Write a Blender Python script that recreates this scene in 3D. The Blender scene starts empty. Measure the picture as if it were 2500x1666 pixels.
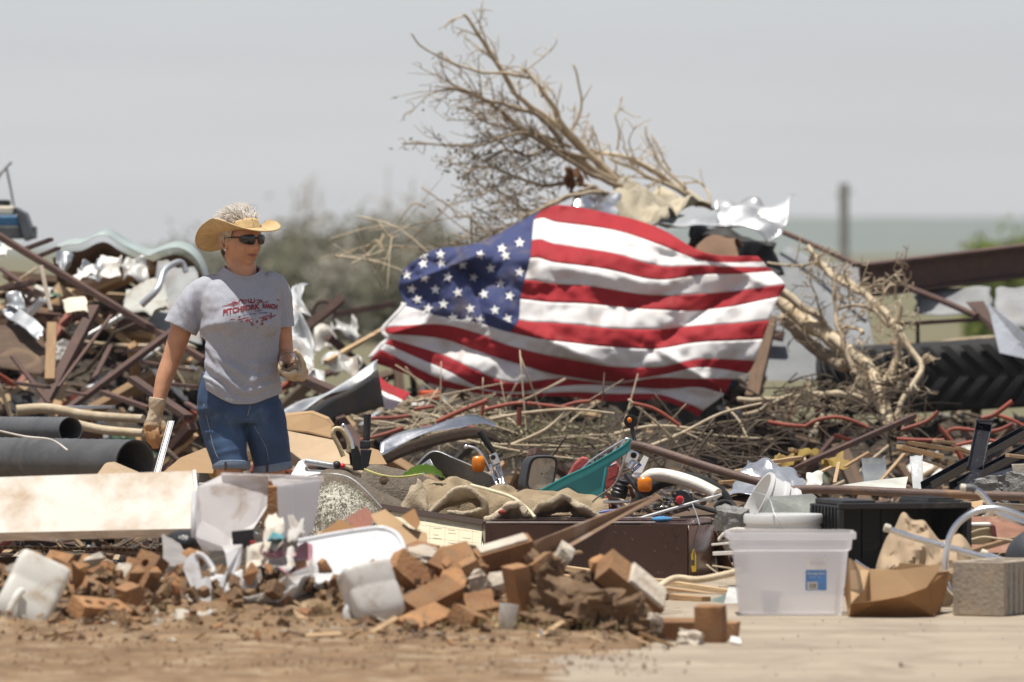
import bpy, bmesh, math, random
import numpy as np
from mathutils import Vector, Matrix, Euler, noise
from mathutils.bvhtree import BVHTree

SC = bpy.context.scene
COL = SC.collection
R = math.radians
random.seed(11)
rng = np.random.default_rng(11)

# ------------------------------------------------------------------ camera
F = 20833.3          # focal length in pixels of the 2500 px wide photograph (300 mm lens)
HC = 1.30            # camera height
PITCH = math.atan((833 - 600) / F)
cam_d = bpy.data.cameras.new('camera')
cam_d.lens = 300; cam_d.sensor_width = 36; cam_d.sensor_fit = 'HORIZONTAL'
cam_d.clip_start = 0.5; cam_d.clip_end = 20000
cam_d.dof.use_dof = True; cam_d.dof.focus_distance = 34.9; cam_d.dof.aperture_fstop = 4.8
cam = bpy.data.objects.new('camera', cam_d); COL.objects.link(cam)
cam.location = (0, 0, HC); cam.rotation_euler = (math.pi / 2 - PITCH, 0, 0)
SC.camera = cam

# ------------------------------------------------------------------ sky and sun
SUN = Vector((-0.13, -0.10, 0.97)).normalized()
elev = math.asin(SUN.z)
world = bpy.data.worlds.new('World'); SC.world = world; world.use_nodes = True
wn = world.node_tree; wn.nodes.clear()
w_out = wn.nodes.new('ShaderNodeOutputWorld'); w_bg = wn.nodes.new('ShaderNodeBackground')
sky = wn.nodes.new('ShaderNodeTexSky'); sky.sky_type = 'NISHITA'; sky.sun_disc = False
sky.sun_elevation = elev; sky.sun_rotation = math.atan2(SUN.x, SUN.y)
sky.air_density = 1.0; sky.dust_density = 0.1; sky.ozone_density = 1.0
w_hs = wn.nodes.new('ShaderNodeHueSaturation'); w_hs.inputs['Saturation'].default_value = 0.28
w_tint = wn.nodes.new('ShaderNodeMix'); w_tint.data_type = 'RGBA'; w_tint.blend_type = 'MULTIPLY'
w_tint.inputs[0].default_value = 1.0; w_tint.inputs[7].default_value = (0.965, 0.985, 1.075, 1)
wn.links.new(sky.outputs[0], w_hs.inputs['Color']); wn.links.new(w_hs.outputs[0], w_tint.inputs[6])
# very faint streaks of high cloud, the same all round
w_tc = wn.nodes.new('ShaderNodeTexCoord'); w_mp = wn.nodes.new('ShaderNodeMapping'); w_mp.inputs['Scale'].default_value = (5, 5, 60); w_mp.inputs['Rotation'].default_value = (0, R(2), 0)
w_nz = wn.nodes.new('ShaderNodeTexNoise'); w_nz.inputs['Scale'].default_value = 1.6; w_nz.inputs['Detail'].default_value = 4
w_mr = wn.nodes.new('ShaderNodeMapRange'); w_mr.inputs['From Min'].default_value = .3; w_mr.inputs['From Max'].default_value = .7; w_mr.inputs['To Min'].default_value = .95; w_mr.inputs['To Max'].default_value = 1.05
w_cl = wn.nodes.new('ShaderNodeMix'); w_cl.data_type = 'RGBA'; w_cl.blend_type = 'MULTIPLY'; w_cl.inputs[0].default_value = 1.0
wn.links.new(w_tc.outputs['Generated'], w_mp.inputs[0]); wn.links.new(w_mp.outputs[0], w_nz.inputs['Vector']); wn.links.new(w_nz.outputs[0], w_mr.inputs[0])
wn.links.new(w_tint.outputs[2], w_cl.inputs[6]); wn.links.new(w_mr.outputs[0], w_cl.inputs[7]); wn.links.new(w_cl.outputs[2], w_bg.inputs['Color'])
w_bg.inputs['Strength'].default_value = 0.078
wn.links.new(w_bg.outputs[0], w_out.inputs['Surface'])
sun_d = bpy.data.lights.new('sun', 'SUN'); sun_d.energy = 4.9; sun_d.angle = R(0.55); sun_d.color = (1.0, 0.95, 0.87)
sun = bpy.data.objects.new('sun', sun_d); COL.objects.link(sun)
sun.rotation_euler = (-SUN).to_track_quat('-Z', 'Y').to_euler(); sun.location = (0, 0, 60)

SC.view_settings.view_transform = 'Standard'; SC.view_settings.look = 'None'
SC.view_settings.exposure = 0.16; SC.view_settings.gamma = 1.0; SC.view_settings.use_curve_mapping = False
SC.render.engine = 'CYCLES'
SC.cycles.use_denoising = True; SC.cycles.max_bounces = 8; SC.cycles.transparent_max_bounces = 12
SC.cycles.caustics_reflective = False; SC.cycles.caustics_refractive = False

# ------------------------------------------------------------------ pixel helper and mesh helpers
_cp, _sp = math.cos(PITCH), math.sin(PITCH)
def P(x, y, d):
    """world point seen at photo pixel (x, y) at distance d along the ground"""
    cx = (x - 1250) / F; cy = (833 - y) / F
    k = d / (_cp + cy * _sp)
    return Vector((cx * k, d, HC + (-_sp + cy * _cp) * k))
def px(d): return d / F

def V(*a): return Vector(a)
def fbm(p, o=3):
    return noise.fractal(p, 1.0, 2.0, o)

class M:
    """collects geometry"""
    def __init__(s): s.v = []; s.f = []; s.uv = None
    def add(s, vs, fs):
        b = len(s.v); s.v += [tuple(p) for p in vs]; s.f += [tuple(i + b for i in f) for f in fs]; return s
    def box(s, c, size, rot=None):
        c = Vector(c); h = Vector(size) / 2
        vs = [Vector((sx * h.x, sy * h.y, sz * h.z)) for sx in (-1, 1) for sy in (-1, 1) for sz in (-1, 1)]
        if rot is not None: vs = [rot @ p for p in vs]
        return s.add([p + c for p in vs], [(0, 1, 3, 2), (4, 6, 7, 5), (0, 4, 5, 1), (2, 3, 7, 6), (0, 2, 6, 4), (1, 5, 7, 3)])
    def tube(s, pts, rad, n=10, cap=True, closed=False, ell=None, up=None):
        pts = [Vector(p) for p in pts]; k = len(pts)
        if not hasattr(rad, '__len__'): rad = [rad] * k
        ts = []
        for i in range(k):
            a = pts[(i - 1) % k] if (closed or i > 0) else pts[i]
            b = pts[(i + 1) % k] if (closed or i < k - 1) else pts[i]
            t = (b - a); ts.append(t.normalized() if t.length > 1e-9 else Vector((0, 0, 1)))
        u = Vector(up) if up is not None else (Vector((0, 0, 1)) if abs(ts[0].z) < .9 else Vector((1, 0, 0)))
        vs = []
        for i in range(k):
            t = ts[i]; u = (u - t * u.dot(t))
            if u.length < 1e-6: u = t.orthogonal()
            u.normalize(); w = t.cross(u)
            e = ell[i] if ell is not None else 1.0
            for j in range(n):
                a = 2 * math.pi * j / n
                vs.append(pts[i] + (u * math.cos(a) + w * math.sin(a) * e) * rad[i])
        fs = []
        rr = k if closed else k - 1
        for i in range(rr):
            i2 = (i + 1) % k
            for j in range(n):
                j2 = (j + 1) % n
                fs.append((i * n + j, i * n + j2, i2 * n + j2, i2 * n + j))
        if cap and not closed:
            fs.append(tuple(range(n - 1, -1, -1))); fs.append(tuple((k - 1) * n + j for j in range(n)))
        return s.add(vs, fs)
    def loft(s, rings, cap=True):
        n = len(rings[0]); k = len(rings); vs = [p for r in rings for p in r]; fs = []
        for i in range(k - 1):
            for j in range(n):
                j2 = (j + 1) % n
                fs.append((i * n + j, i * n + j2, (i + 1) * n + j2, (i + 1) * n + j))
        if cap:
            fs.append(tuple(range(n - 1, -1, -1))); fs.append(tuple((k - 1) * n + j for j in range(n)))
        return s.add(vs, fs)
    def lathe(s, prof, n=24, mtx=None, cap=False, arc=None):
        """prof: (radius, height) pairs about local Z"""
        mtx = mtx or Matrix(); rings = []
        for r, z in prof:
            rings.append([mtx @ Vector((r * math.cos(2 * math.pi * j / n), r * math.sin(2 * math.pi * j / n), z)) for j in range(n)])
        return s.loft(rings, cap)
    def grid(s, fn, nu, nv):
        vs = [fn(i / (nu - 1), j / (nv - 1)) for j in range(nv) for i in range(nu)]
        fs = [(j * nu + i, j * nu + i + 1, (j + 1) * nu + i + 1, (j + 1) * nu + i) for j in range(nv - 1) for i in range(nu - 1)]
        return s.add(vs, fs)
    def plate(s, poly, th, direction):
        """prism: polygon of points extruded by th along direction"""
        d = Vector(direction).normalized() * th; n = len(poly)
        vs = [Vector(p) for p in poly] + [Vector(p) + d for p in poly]
        fs = [tuple(range(n)), tuple(range(2 * n - 1, n - 1, -1))] + [(i, i + n, (i + 1) % n + n, (i + 1) % n) for i in range(n)]
        return s.add(vs, fs)
    def ball(s, c, r, nu=12, nv=8, mtx=None):
        c = Vector(c); rx, ry, rz = (r, r, r) if not hasattr(r, '__len__') else r
        rings = []
        for i in range(nv + 1):
            t = math.pi * (i + 0.0) / nv; t = min(max(t, 0.02), math.pi - 0.02)
            ring = []
            for j in range(nu):
                a = 2 * math.pi * j / nu
                q = Vector((rx * math.sin(t) * math.cos(a), ry * math.sin(t) * math.sin(a), -rz * math.cos(t)))
                ring.append(c + (mtx @ q if mtx is not None else q))
            rings.append(ring)
        return s.loft(rings, True)
    def mesh(s, name, fix=True):
        me = bpy.data.meshes.new(name); me.from_pydata(s.v, [], s.f); me.update()
        if fix:
            bm = bmesh.new(); bm.from_mesh(me); bmesh.ops.recalc_face_normals(bm, faces=bm.faces); bm.to_mesh(me); bm.free()
        return me

def catmull(pts, n=6):
    pts = [Vector(p) for p in pts]
    if len(pts) < 3: return [pts[0].lerp(pts[-1], i / n) for i in range(n + 1)]
    out = []
    for i in range(len(pts) - 1):
        p0 = pts[max(i - 1, 0)]; p1 = pts[i]; p2 = pts[i + 1]; p3 = pts[min(i + 2, len(pts) - 1)]
        for j in range(n):
            t = j / n
            out.append(0.5 * ((2 * p1) + (p2 - p0) * t + (2 * p0 - 5 * p1 + 4 * p2 - p3) * t * t + (3 * p1 - p0 - 3 * p2 + p3) * t ** 3))
    out.append(pts[-1]); return out

def lerp_list(vals, n):
    return list(np.interp(np.linspace(0, 1, n), np.linspace(0, 1, len(vals)), vals))

def tag(o, label=None, cat=None, group=None, kind=None):
    if label: o['label'] = label
    if cat: o['category'] = cat
    if group: o['group'] = group
    if kind or cat: o['kind'] = kind or 'thing'
    return o

def thing(name, label, cat, loc=(0, 0, 0), group=None, rot=(0, 0, 0)):
    o = bpy.data.objects.new(name, None); COL.objects.link(o); o.empty_display_size = 0.1
    o.location = loc; o.rotation_euler = rot
    return tag(o, label, cat, group)

def link(name, me, mat, parent=None, smooth=None, bevel=0, solid=0, sub=0):
    o = bpy.data.objects.new(name, me); COL.objects.link(o)
    if mat is not None:
        me.materials.clear(); me.materials.append(mat)
    if parent is not None: o.parent = parent
    if smooth is not None and len(me.polygons):
        me.polygons.foreach_set('use_smooth', [True] * len(me.polygons))
        if smooth > 0: me.set_sharp_from_angle(angle=R(smooth))
    if solid:
        md = o.modifiers.new('solid', 'SOLIDIFY'); md.thickness = solid; md.offset = 0
    if bevel:
        md = o.modifiers.new('bevel', 'BEVEL'); md.width = bevel; md.segments = 2; md.limit_method = 'ANGLE'; md.angle_limit = R(40)
    if sub:
        md = o.modifiers.new('sub', 'SUBSURF'); md.levels = sub; md.render_levels = sub
    return o

def obj(name, m, mat, parent=None, label=None, cat=None, group=None, kind=None, smooth=None, bevel=0, solid=0, sub=0):
    """mesh built in world space; a top-level object gets its origin at the middle of its base, a part goes into its parent's space"""
    vs = np.array(m.v, dtype=float)
    if parent is None:
        lo, hi = vs.min(0), vs.max(0); org = Vector(((lo[0] + hi[0]) / 2, (lo[1] + hi[1]) / 2, lo[2]))
    else:
        q = parent; org = Vector((0, 0, 0))
        while q is not None: org += q.location; q = q.parent
    m.v = [tuple(p) for p in (vs - np.array(org))]
    me = m.mesh(name)
    o = link(name, me, mat, parent, smooth, bevel, solid, sub)
    if parent is None: o.location = org
    return tag(o, label, cat, group, kind)

def frame_along(a, b, upv=(0, 0, 1)):
    x = (b - a).normalized(); up = Vector(upv)
    y = up.cross(x)
    if y.length < 1e-4: y = Vector((0, 1, 0)).cross(x)
    y.normalize(); z = x.cross(y)
    return Matrix((x, y, z)).transposed()

def bar(name, a, b, w, h, mat, label=None, cat=None, group=None, parent=None, roll=0, bevel=0.002, jag=0.0, twist=0.0):
    """plank or beam from a to b, its own frame along X (w across, h thick)"""
    a = Vector(a); b = Vector(b); L = (b - a).length
    rot = frame_along(a, b) @ Matrix.Rotation(roll, 3, 'X')
    n = max(2, int(L / 0.25) + 1); rings = []
    sd = random.random() * 100
    for i in range(n):
        x = L * (i / (n - 1) - .5)
        dy = noise.noise((x * 1.3 + sd, 0, 0)) * jag * 1.0; dz = noise.noise((x * 1.3 + sd, 7, 0)) * jag
        ca = twist * (i / (n - 1) - .5)
        ring = []
        for sy, sz in ((-1, -1), (1, -1), (1, 1), (-1, 1)):
            ex = 0
            if i in (0, n - 1) and jag: ex = noise.noise((sy * 3 + sd, sz * 5, i)) * jag * 2.5
            yy, zz = sy * w / 2, sz * h / 2
            ring.append(Vector((x + ex, dy + yy * math.cos(ca) - zz * math.sin(ca), dz + yy * math.sin(ca) + zz * math.cos(ca))))
        rings.append(ring)
    m = M().loft(rings)
    me = m.mesh(name)
    o = link(name, me, mat, parent, None, bevel)
    loc = (a + b) / 2
    if parent is not None: loc = loc - parent.location
    o.location = loc; o.rotation_euler = rot.to_euler()
    return tag(o, label, cat, group)

def pipe(name, pts, r, mat, label=None, cat=None, group=None, parent=None, n=10, seg=5, wall=0, kind=None):
    c = catmull(pts, seg); rad = lerp_list(r if hasattr(r, '__len__') else [r, r], len(c))
    m = M().tube(c, rad, n)
    return obj(name, m, mat, parent, label, cat, group, kind, smooth=50)

def crumple(name, corners, mat, amp=.03, nu=14, nv=10, scale=4.0, th=.002, seed=0, sharp=True, **kw):
    """dented sheet over four corner points (c00,c10,c11,c01)"""
    c = [Vector(q) for q in corners]
    nrm = (c[1] - c[0]).cross(c[3] - c[0]).normalized()
    def fn(u, v):
        eu = noise.noise((v * 3.1 + seed, seed, 1)) * .08 + noise.noise((v * 9 + seed, seed, 2)) * .02; ev = noise.noise((u * 3.1 + seed, seed, 3)) * .08 + noise.noise((u * 9 + seed, seed, 4)) * .02
        u = u + eu * abs(2 * u - 1) ** 2; v = v + ev * abs(2 * v - 1) ** 2
        p = c[0].lerp(c[1], u).lerp(c[3].lerp(c[2], u), v)
        q = p * scale + Vector((seed * 3.1, seed * 1.7, 0))
        n1 = noise.noise(q); n2 = noise.noise(q * 2.3 + Vector((5, 1, 2)))
        h = (abs(n1) * 1.6 - .35) + .45 * n2 if sharp else n1 + .4 * n2
        q2 = Vector((noise.noise(q + Vector((9, 0, 0))), noise.noise(q + Vector((0, 9, 0))), noise.noise(q + Vector((0, 0, 9)))))
        return p + nrm * amp * h + q2 * amp * .5
    m = M().grid(fn, nu, nv)
    return obj(name, m, mat, smooth=kw.pop('facet', 28), solid=th, **kw)

def remeshed(m, voxel, smooth_it=4, name='tmp'):
    """one continuous skin over overlapping closed shapes"""
    me = m.mesh(name); o = bpy.data.objects.new(name, me); COL.objects.link(o)
    md = o.modifiers.new('r', 'REMESH'); md.mode = 'VOXEL'; md.voxel_size = voxel
    if smooth_it:
        sm = o.modifiers.new('s', 'SMOOTH'); sm.factor = .5; sm.iterations = smooth_it
    dg = bpy.context.evaluated_depsgraph_get(); dg.update()
    out = bpy.data.meshes.new_from_object(o.evaluated_get(dg))
    bpy.data.objects.remove(o); bpy.data.meshes.remove(me)
    return out

def copy_tree(o, parent=None):
    c = o.copy(); COL.objects.link(c); c.parent = parent
    for ch in o.children:
        copy_tree(ch, c)
    return c

# ------------------------------------------------------------------ materials
MATS = {}
def new_mat(name):
    m = bpy.data.materials.new(name); m.use_nodes = True; nt = m.node_tree; nt.nodes.clear()
    out = nt.nodes.new('ShaderNodeOutputMaterial'); return m, nt, out
def nd(nt, t, **k):
    n = nt.nodes.new(t)
    for a, b in k.items(): setattr(n, a, b)
    return n
def mixc(nt, fac, a, b, blend='MIX'):
    n = nd(nt, 'ShaderNodeMix', data_type='RGBA', blend_type=blend)
    for sock, val in ((n.inputs[0], fac), (n.inputs[6], a), (n.inputs[7], b)):
        if hasattr(val, 'is_output'): nt.links.new(val, sock)
        elif hasattr(val, '__len__'): sock.default_value = (*val[:3], 1)
        else: sock.default_value = val
    return n.outputs[2]
def coords(nt, scale=(1, 1, 1), rand=True):
    tc = nd(nt, 'ShaderNodeTexCoord'); mp = nd(nt, 'ShaderNodeMapping'); mp.inputs['Scale'].default_value = scale
    nt.links.new(tc.outputs['Object'], mp.inputs['Vector'])
    if rand:
        oi = nd(nt, 'ShaderNodeObjectInfo'); ml = nd(nt, 'ShaderNodeMath', operation='MULTIPLY'); ml.inputs[1].default_value = 37.0
        nt.links.new(oi.outputs['Random'], ml.inputs[0]); nt.links.new(ml.outputs[0], mp.inputs['Location'])
    return mp.outputs[0]
def tex(nt, vec, scale, detail=4, rough=.55, dist=0):
    n = nd(nt, 'ShaderNodeTexNoise'); n.inputs['Scale'].default_value = scale; n.inputs['Detail'].default_value = detail
    n.inputs['Roughness'].default_value = rough; n.inputs['Distortion'].default_value = dist
    nt.links.new(vec, n.inputs['Vector']); return n.outputs[0]
def ramp(nt, fac, lo, hi, a=(0, 0, 0), b=(1, 1, 1)):
    n = nd(nt, 'ShaderNodeValToRGB'); e = n.color_ramp.elements
    e[0].position = lo; e[1].position = hi; e[0].color = (*a, 1); e[1].color = (*b, 1)
    nt.links.new(fac, n.inputs[0]); return n.outputs[0]

MUD = (.30, .20, .12)
def mat(name, col, rough=.7, metal=0, var=.22, nscale=6, bump=.25, bscale=60, dirt=.35, dirtcol=MUD, dscale=5, col2=None,
        stretch=(1, 1, 1), spec=.5, rand=.15, transl=0, transp=0, coat=0, dstretch=(1, 1, 1), dist=.6):
    """general weathered surface: two-tone noise, mud, fine relief"""
    if name in MATS: return MATS[name]
    m, nt, out = new_mat(name); L = nt.links
    vec = coords(nt, stretch)
    n1 = tex(nt, vec, nscale, 5)
    c_lo = tuple(c * (1 - var) for c in col) if col2 is None else col2
    c_hi = tuple(min(1, c * (1 + var)) for c in col) if col2 is None else col
    base = mixc(nt, ramp(nt, n1, .32, .68), c_lo, c_hi)
    if rand:
        oi = nd(nt, 'ShaderNodeObjectInfo'); hs = nd(nt, 'ShaderNodeHueSaturation')
        mr = nd(nt, 'ShaderNodeMapRange'); mr.inputs['To Min'].default_value = 1 - rand; mr.inputs['To Max'].default_value = 1 + rand
        L.new(oi.outputs['Random'], mr.inputs[0]); L.new(mr.outputs[0], hs.inputs['Value']); L.new(base, hs.inputs['Color']); base = hs.outputs[0]
    if dirt:
        vec2 = coords(nt, dstretch)
        nz = tex(nt, vec2, dscale, 6, .65, dist)
        dm = ramp(nt, nz, .62 - .3 * dirt, .82 - .3 * dirt)
        sc = nd(nt, 'ShaderNodeMath', operation='MULTIPLY'); sc.inputs[1].default_value = min(1, .55 + .5 * dirt)
        L.new(dm, sc.inputs[0])
        base = mixc(nt, sc.outputs[0], base, dirtcol)
    b = nd(nt, 'ShaderNodeBsdfPrincipled')
    L.new(base, b.inputs['Base Color'])
    b.inputs['Metallic'].default_value = metal; b.inputs['Specular IOR Level'].default_value = spec
    rn = nd(nt, 'ShaderNodeMapRange'); rn.inputs['To Min'].default_value = max(0, rough - .12); rn.inputs['To Max'].default_value = min(1, rough + .12)
    L.new(n1, rn.inputs[0]); L.new(rn.outputs[0], b.inputs['Roughness'])
    if coat: b.inputs['Coat Weight'].default_value = coat; b.inputs['Coat Roughness'].default_value = .15
    if bump:
        bn = nd(nt, 'ShaderNodeBump'); bn.inputs['Strength'].default_value = bump; bn.inputs['Distance'].default_value = .01
        L.new(tex(nt, vec, bscale, 4), bn.inputs['Height']); L.new(bn.outputs[0], b.inputs['Normal'])
    sh = b.outputs[0]
    if transl:
        t = nd(nt, 'ShaderNodeBsdfTranslucent'); L.new(base, t.inputs['Color'])
        mx = nd(nt, 'ShaderNodeMixShader'); mx.inputs[0].default_value = transl
        L.new(sh, mx.inputs[1]); L.new(t.outputs[0], mx.inputs[2]); sh = mx.outputs[0]
    if transp:
        t = nd(nt, 'ShaderNodeBsdfTransparent')
        mx = nd(nt, 'ShaderNodeMixShader'); mx.inputs[0].default_value = transp
        L.new(sh, mx.inputs[1]); L.new(t.outputs[0], mx.inputs[2]); sh = mx.outputs[0]
    L.new(sh, out.inputs['Surface']); MATS[name] = m; return m

def wood(name, col, col2, dirt=.25, rough=.75):
    return mat(name, col, rough, col2=col2, nscale=5, stretch=(1.2, 14, 14), bump=.5, bscale=14, dirt=dirt, dscale=4, rand=.25)
def metal(name, col, rough=.4, dirt=.2, metalness=1.0, bump=.1, **k):
    return mat(name, col, rough, metalness, var=.12, bump=bump, bscale=25, dirt=dirt, **k)

W_PALE = wood('pale_wood', (.56, .40, .23), (.40, .26, .14))
W_TAN = wood('tan_wood', (.42, .27, .14), (.27, .16, .08))
W_GREY = wood('weathered_wood', (.33, .28, .22), (.20, .16, .12))
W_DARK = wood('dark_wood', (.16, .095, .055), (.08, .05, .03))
RUST = mat('rust_iron', (.135, .075, .058), .72, .15, col2=(.085, .05, .042), nscale=9, dirt=.1, dirtcol=(.32, .14, .045), dscale=6, bump=.35)
RUSTP = mat('rust_pipe', (.15, .095, .075), .62, .2, col2=(.10, .065, .055), nscale=14, dirt=.16, dirtcol=(.40, .20, .06), dscale=5, bump=.3, bscale=90, rand=0)
REDP = mat('red_pipe', (.34, .075, .04), .65, 0, col2=(.22, .045, .03), nscale=8, dirt=.42, dirtcol=(.22, .11, .065), bump=.2)
GALV = metal('galvanised_sheet', (.50, .52, .54), .48, .3, .7, dirtcol=(.30, .25, .19))
ALU = metal('bright_aluminium', (.80, .81, .83), .27, .05, 1.0, dirtcol=(.5, .45, .38), rand=0)
CHROME = metal('chrome', (.75, .76, .78), .16, .1, 1.0)
DARKMET = mat('dark_steel', (.045, .045, .05), .45, .6, dirt=.2, dirtcol=(.2, .15, .1))
BLACKGLOSS = mat('black_enamel', (.012, .012, .016), .22, .0, var=.1, dirt=.12, dirtcol=(.2, .17, .14), dscale=14, bump=.05, spec=.6)
BLACKRUB = mat('black_rubber', (.016, .016, .017), .8, 0, dirt=.12, dirtcol=(.075, .065, .055), bump=.2)
BLACKPL = mat('black_plastic', (.016, .016, .017), .48, 0, dirt=.1, dirtcol=(.16, .13, .1), bump=.06, rand=0)
GREYPL = mat('grey_plastic', (.10, .11, .12), .55, 0, dirt=.25, dirtcol=(.3, .25, .2), bump=.1)
WHITEPL = mat('white_plastic', (.80, .80, .78), .45, 0, var=.04, dirt=.22, dirtcol=(.42, .33, .23), bump=.05, transl=.12)
WHITEP2 = mat('clean_white_plastic', (.80, .80, .79), .42, 0, var=.03, dirt=.07, dirtcol=(.5, .43, .33), bump=.03, transl=.1)
WHITEPAINT = mat('white_paint', (.80, .77, .72), .55, 0, var=.05, dirt=.2, dirtcol=(.45, .33, .21), dscale=3, bump=.1, rand=0)
CREAM = mat('cream_paint', (.66, .60, .48), .6, dirt=.25, var=.1)
CARD = mat('cardboard', (.50, .33, .18), .85, col2=(.42, .27, .14), nscale=4, dirt=.12, bump=.12, bscale=30, transl=.1)
CARD2 = mat('wet_cardboard', (.36, .19, .075), .8, col2=(.27, .135, .05), nscale=5, dirt=.15, dirtcol=(.14, .06, .03), bump=.15, transl=.18)
KRAFT = mat('kraft_paper', (.56, .42, .28), .85, col2=(.48, .35, .22), dirt=.08, bump=.12, transl=.15)
PAPER = mat('white_paper', (.74, .72, .68), .85, var=.05, dirt=.25, bump=.1, transl=.25)
CONC = mat('concrete_block', (.44, .37, .29), .95, col2=(.33, .28, .22), nscale=40, dirt=.3, dirtcol=(.47, .34, .22), bump=.35, bscale=70)
GREYCONC = mat('grey_concrete', (.30, .295, .285), .95, col2=(.19, .187, .18), nscale=40, dirt=.08, bump=.9, bscale=120)
BRICK = mat('brick', (.43, .225, .095), .92, col2=(.23, .11, .05), nscale=9, dirt=.5, dirtcol=(.235, .15, .085), dscale=9, bump=.7, bscale=90, rand=.25)
MORTAR = mat('mortar', (.52, .46, .38), .95, dirt=.3, bump=.9, bscale=60)
SOIL = mat('soil', (.22, .135, .07), .97, col2=(.12, .07, .037), nscale=20, dirt=.2, dirtcol=(.40, .29, .18), bump=1.0, bscale=45)
BARK = mat('bark', (.44, .355, .25), .9, col2=(.28, .215, .145), nscale=14, dirt=.2, dirtcol=(.52, .43, .30), bump=.6, bscale=40)
BAREW = mat('stripped_bark', (.64, .54, .39), .8, col2=(.46, .36, .23), nscale=10, dirt=.2, dirtcol=(.28, .2, .12), bump=.4, bscale=40)
LEAF = mat('dry_leaf', (.11, .115, .045), .7, col2=(.16, .12, .06), dirt=0, transl=.35, bump=0)
# ------------------------------------------------------------------ ground
def sstep(a, b, x):
    t = min(1, max(0, (x - a) / (b - a))); return t * t * (3 - 2 * t)
def ground_z(X, Y):
    z = -.158 * sstep(33.9, 35.9, Y) + .158 * sstep(52, 70, Y)
    return z
def rubble_h(X, Y):
    """height of the packed debris heap behind the walkway"""
    n = noise.noise((X * 1.1, Y * .9, 3.3)) * .18 + noise.noise((X * 3.1, Y * 2.7, 1.3)) * .07
    # heap ridge profile along X at about Y = 45
    xs = [-9, -3.2, -2.3, -1.75, -1.35, -.95, -.60, -.3, .25, .8, 1.15, 1.5, 2.1, 3.2, 9]
    hs = [1.1, 1.18, 1.15, .98, .70, .60, .62, .85, 1.15, 1.2, .95, .5, .46, .5, .5]
    top = float(np.interp(X, xs, hs))
    sg = float(np.interp(X, [-1.3, -.8, 1.6, 2.0], [2.4, 1.45, 1.45, 2.2])); yc = float(np.interp(X, [-1.3, -.8, 1.6, 2.0], [45.6, 46.3, 46.3, 45.6]))
    prof = math.exp(-((Y - yc) / sg) ** 2) if Y < yc else math.exp(-((Y - yc) / 3.2) ** 2)
    low = .26 * math.exp(-((Y - 40.8) / 1.9) ** 2)
    mid = (.20 + .05 * math.sin(X * 4)) * math.exp(-((Y - 34.85) / .62) ** 2) * sstep(-1.75, -.9, X)
    mid *= (1 - .35 * sstep(.9, 1.6, X))
    return max(top * prof + low * (1 + n), mid) + n * (prof * .8 + .25 * math.exp(-((Y - 40) / 3) ** 2))
def pile_h(X, Y):
    """soil under the foreground bricks"""
    a = sstep(-4, -3.2, X) * (1 - sstep(.28, .52, X)); y0 = 28.95
    b = math.exp(-((Y - y0) / .75) ** 2)
    n = noise.noise((X * 4, Y * 4, .5)) * .45 + noise.noise((X * 11, Y * 11, 2.5)) * .2
    return a * b * (.10 + .045 * n) + a * .022 * (1 + n) * math.exp(-((Y - 28.0) / 1.0) ** 2) + .006 * noise.noise((X * 14, Y * 14, 0)) * sstep(25.9, 27, Y)

gx = np.unique(np.concatenate([np.linspace(-3000, -12, 24), np.linspace(-12, 12, 120), np.linspace(12, 3000, 24)]))
gy = np.unique(np.concatenate([np.linspace(-60, 20, 9), np.linspace(20, 56, 180), np.geomspace(56, 6000, 40)]))
m = M(); nx, ny = len(gx), len(gy)
m.v = [(x, y, ground_z(x, y) + .01 * noise.noise((x * 2, y * 2, 0)) - .006) for y in gy for x in gx]
m.f = [(j * nx + i, j * nx + i + 1, (j + 1) * nx + i + 1, (j + 1) * nx + i) for j in range(ny - 1) for i in range(nx - 1)]
EARTH = mat('bare_earth', (.33, .235, .145), .97, col2=(.24, .165, .10), nscale=3, dirt=.25, dirtcol=(.43, .33, .21), dscale=1.5, bump=.6, bscale=12, rand=0)
gr = link('ground', m.mesh('ground', False), EARTH); gr['kind'] = 'structure'

SLAB = mat('dusty_concrete', (.395, .33, .25), .95, col2=(.29, .235, .175), nscale=1.6, stretch=(.5, 2.2, 1), dirt=.45, dirtcol=(.235, .18, .135), dscale=3.2, bump=.5, bscale=30, rand=0, dstretch=(1, .5, 1))
m = M(); nx, ny = 150, 150
m.grid(lambda u, v: V(-7 + 14 * u, 18 + 15.6 * v, .006 + .0012 * noise.noise(((u * 14) * 6, v * 90, 4))), nx, ny)
o = link('pavement', m.mesh('pavement', False), SLAB, smooth=0); o['kind'] = 'structure'

# soil spread over the slab where the bricks lie
m = M()
def soil_top(X, Y):
    near = 1 - sstep(-.55, .25, X + .35 * noise.noise((X * 1.5, Y * 1.2, 3)) - .25 * sstep(27.2, 25.6, Y))
    return -.004 + .020 * near + near * (.012 * noise.noise((X * 7, Y * 5, 3)) + .006 * noise.noise((X * 21, Y * 17, 3))) + pile_h(X, Y) + .008 * sstep(27.3, 27.9, Y)
def soil_pt(u, v):
    X = -4.0 + 4.6 * u; Y = 24.2 + 7.4 * v
    return V(X, Y, soil_top(X, Y))
m.grid(soil_pt, 260, 300)
SOILG = mat('loose_soil', (.255, .16, .083), .97, col2=(.14, .083, .042), nscale=6, dirt=.42, dirtcol=(.40, .31, .20), dscale=4.5, bump=1.0, bscale=40, rand=0)
o = link('soil', m.mesh('soil', False), SOILG, smooth=0); o['kind'] = 'structure'

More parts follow.
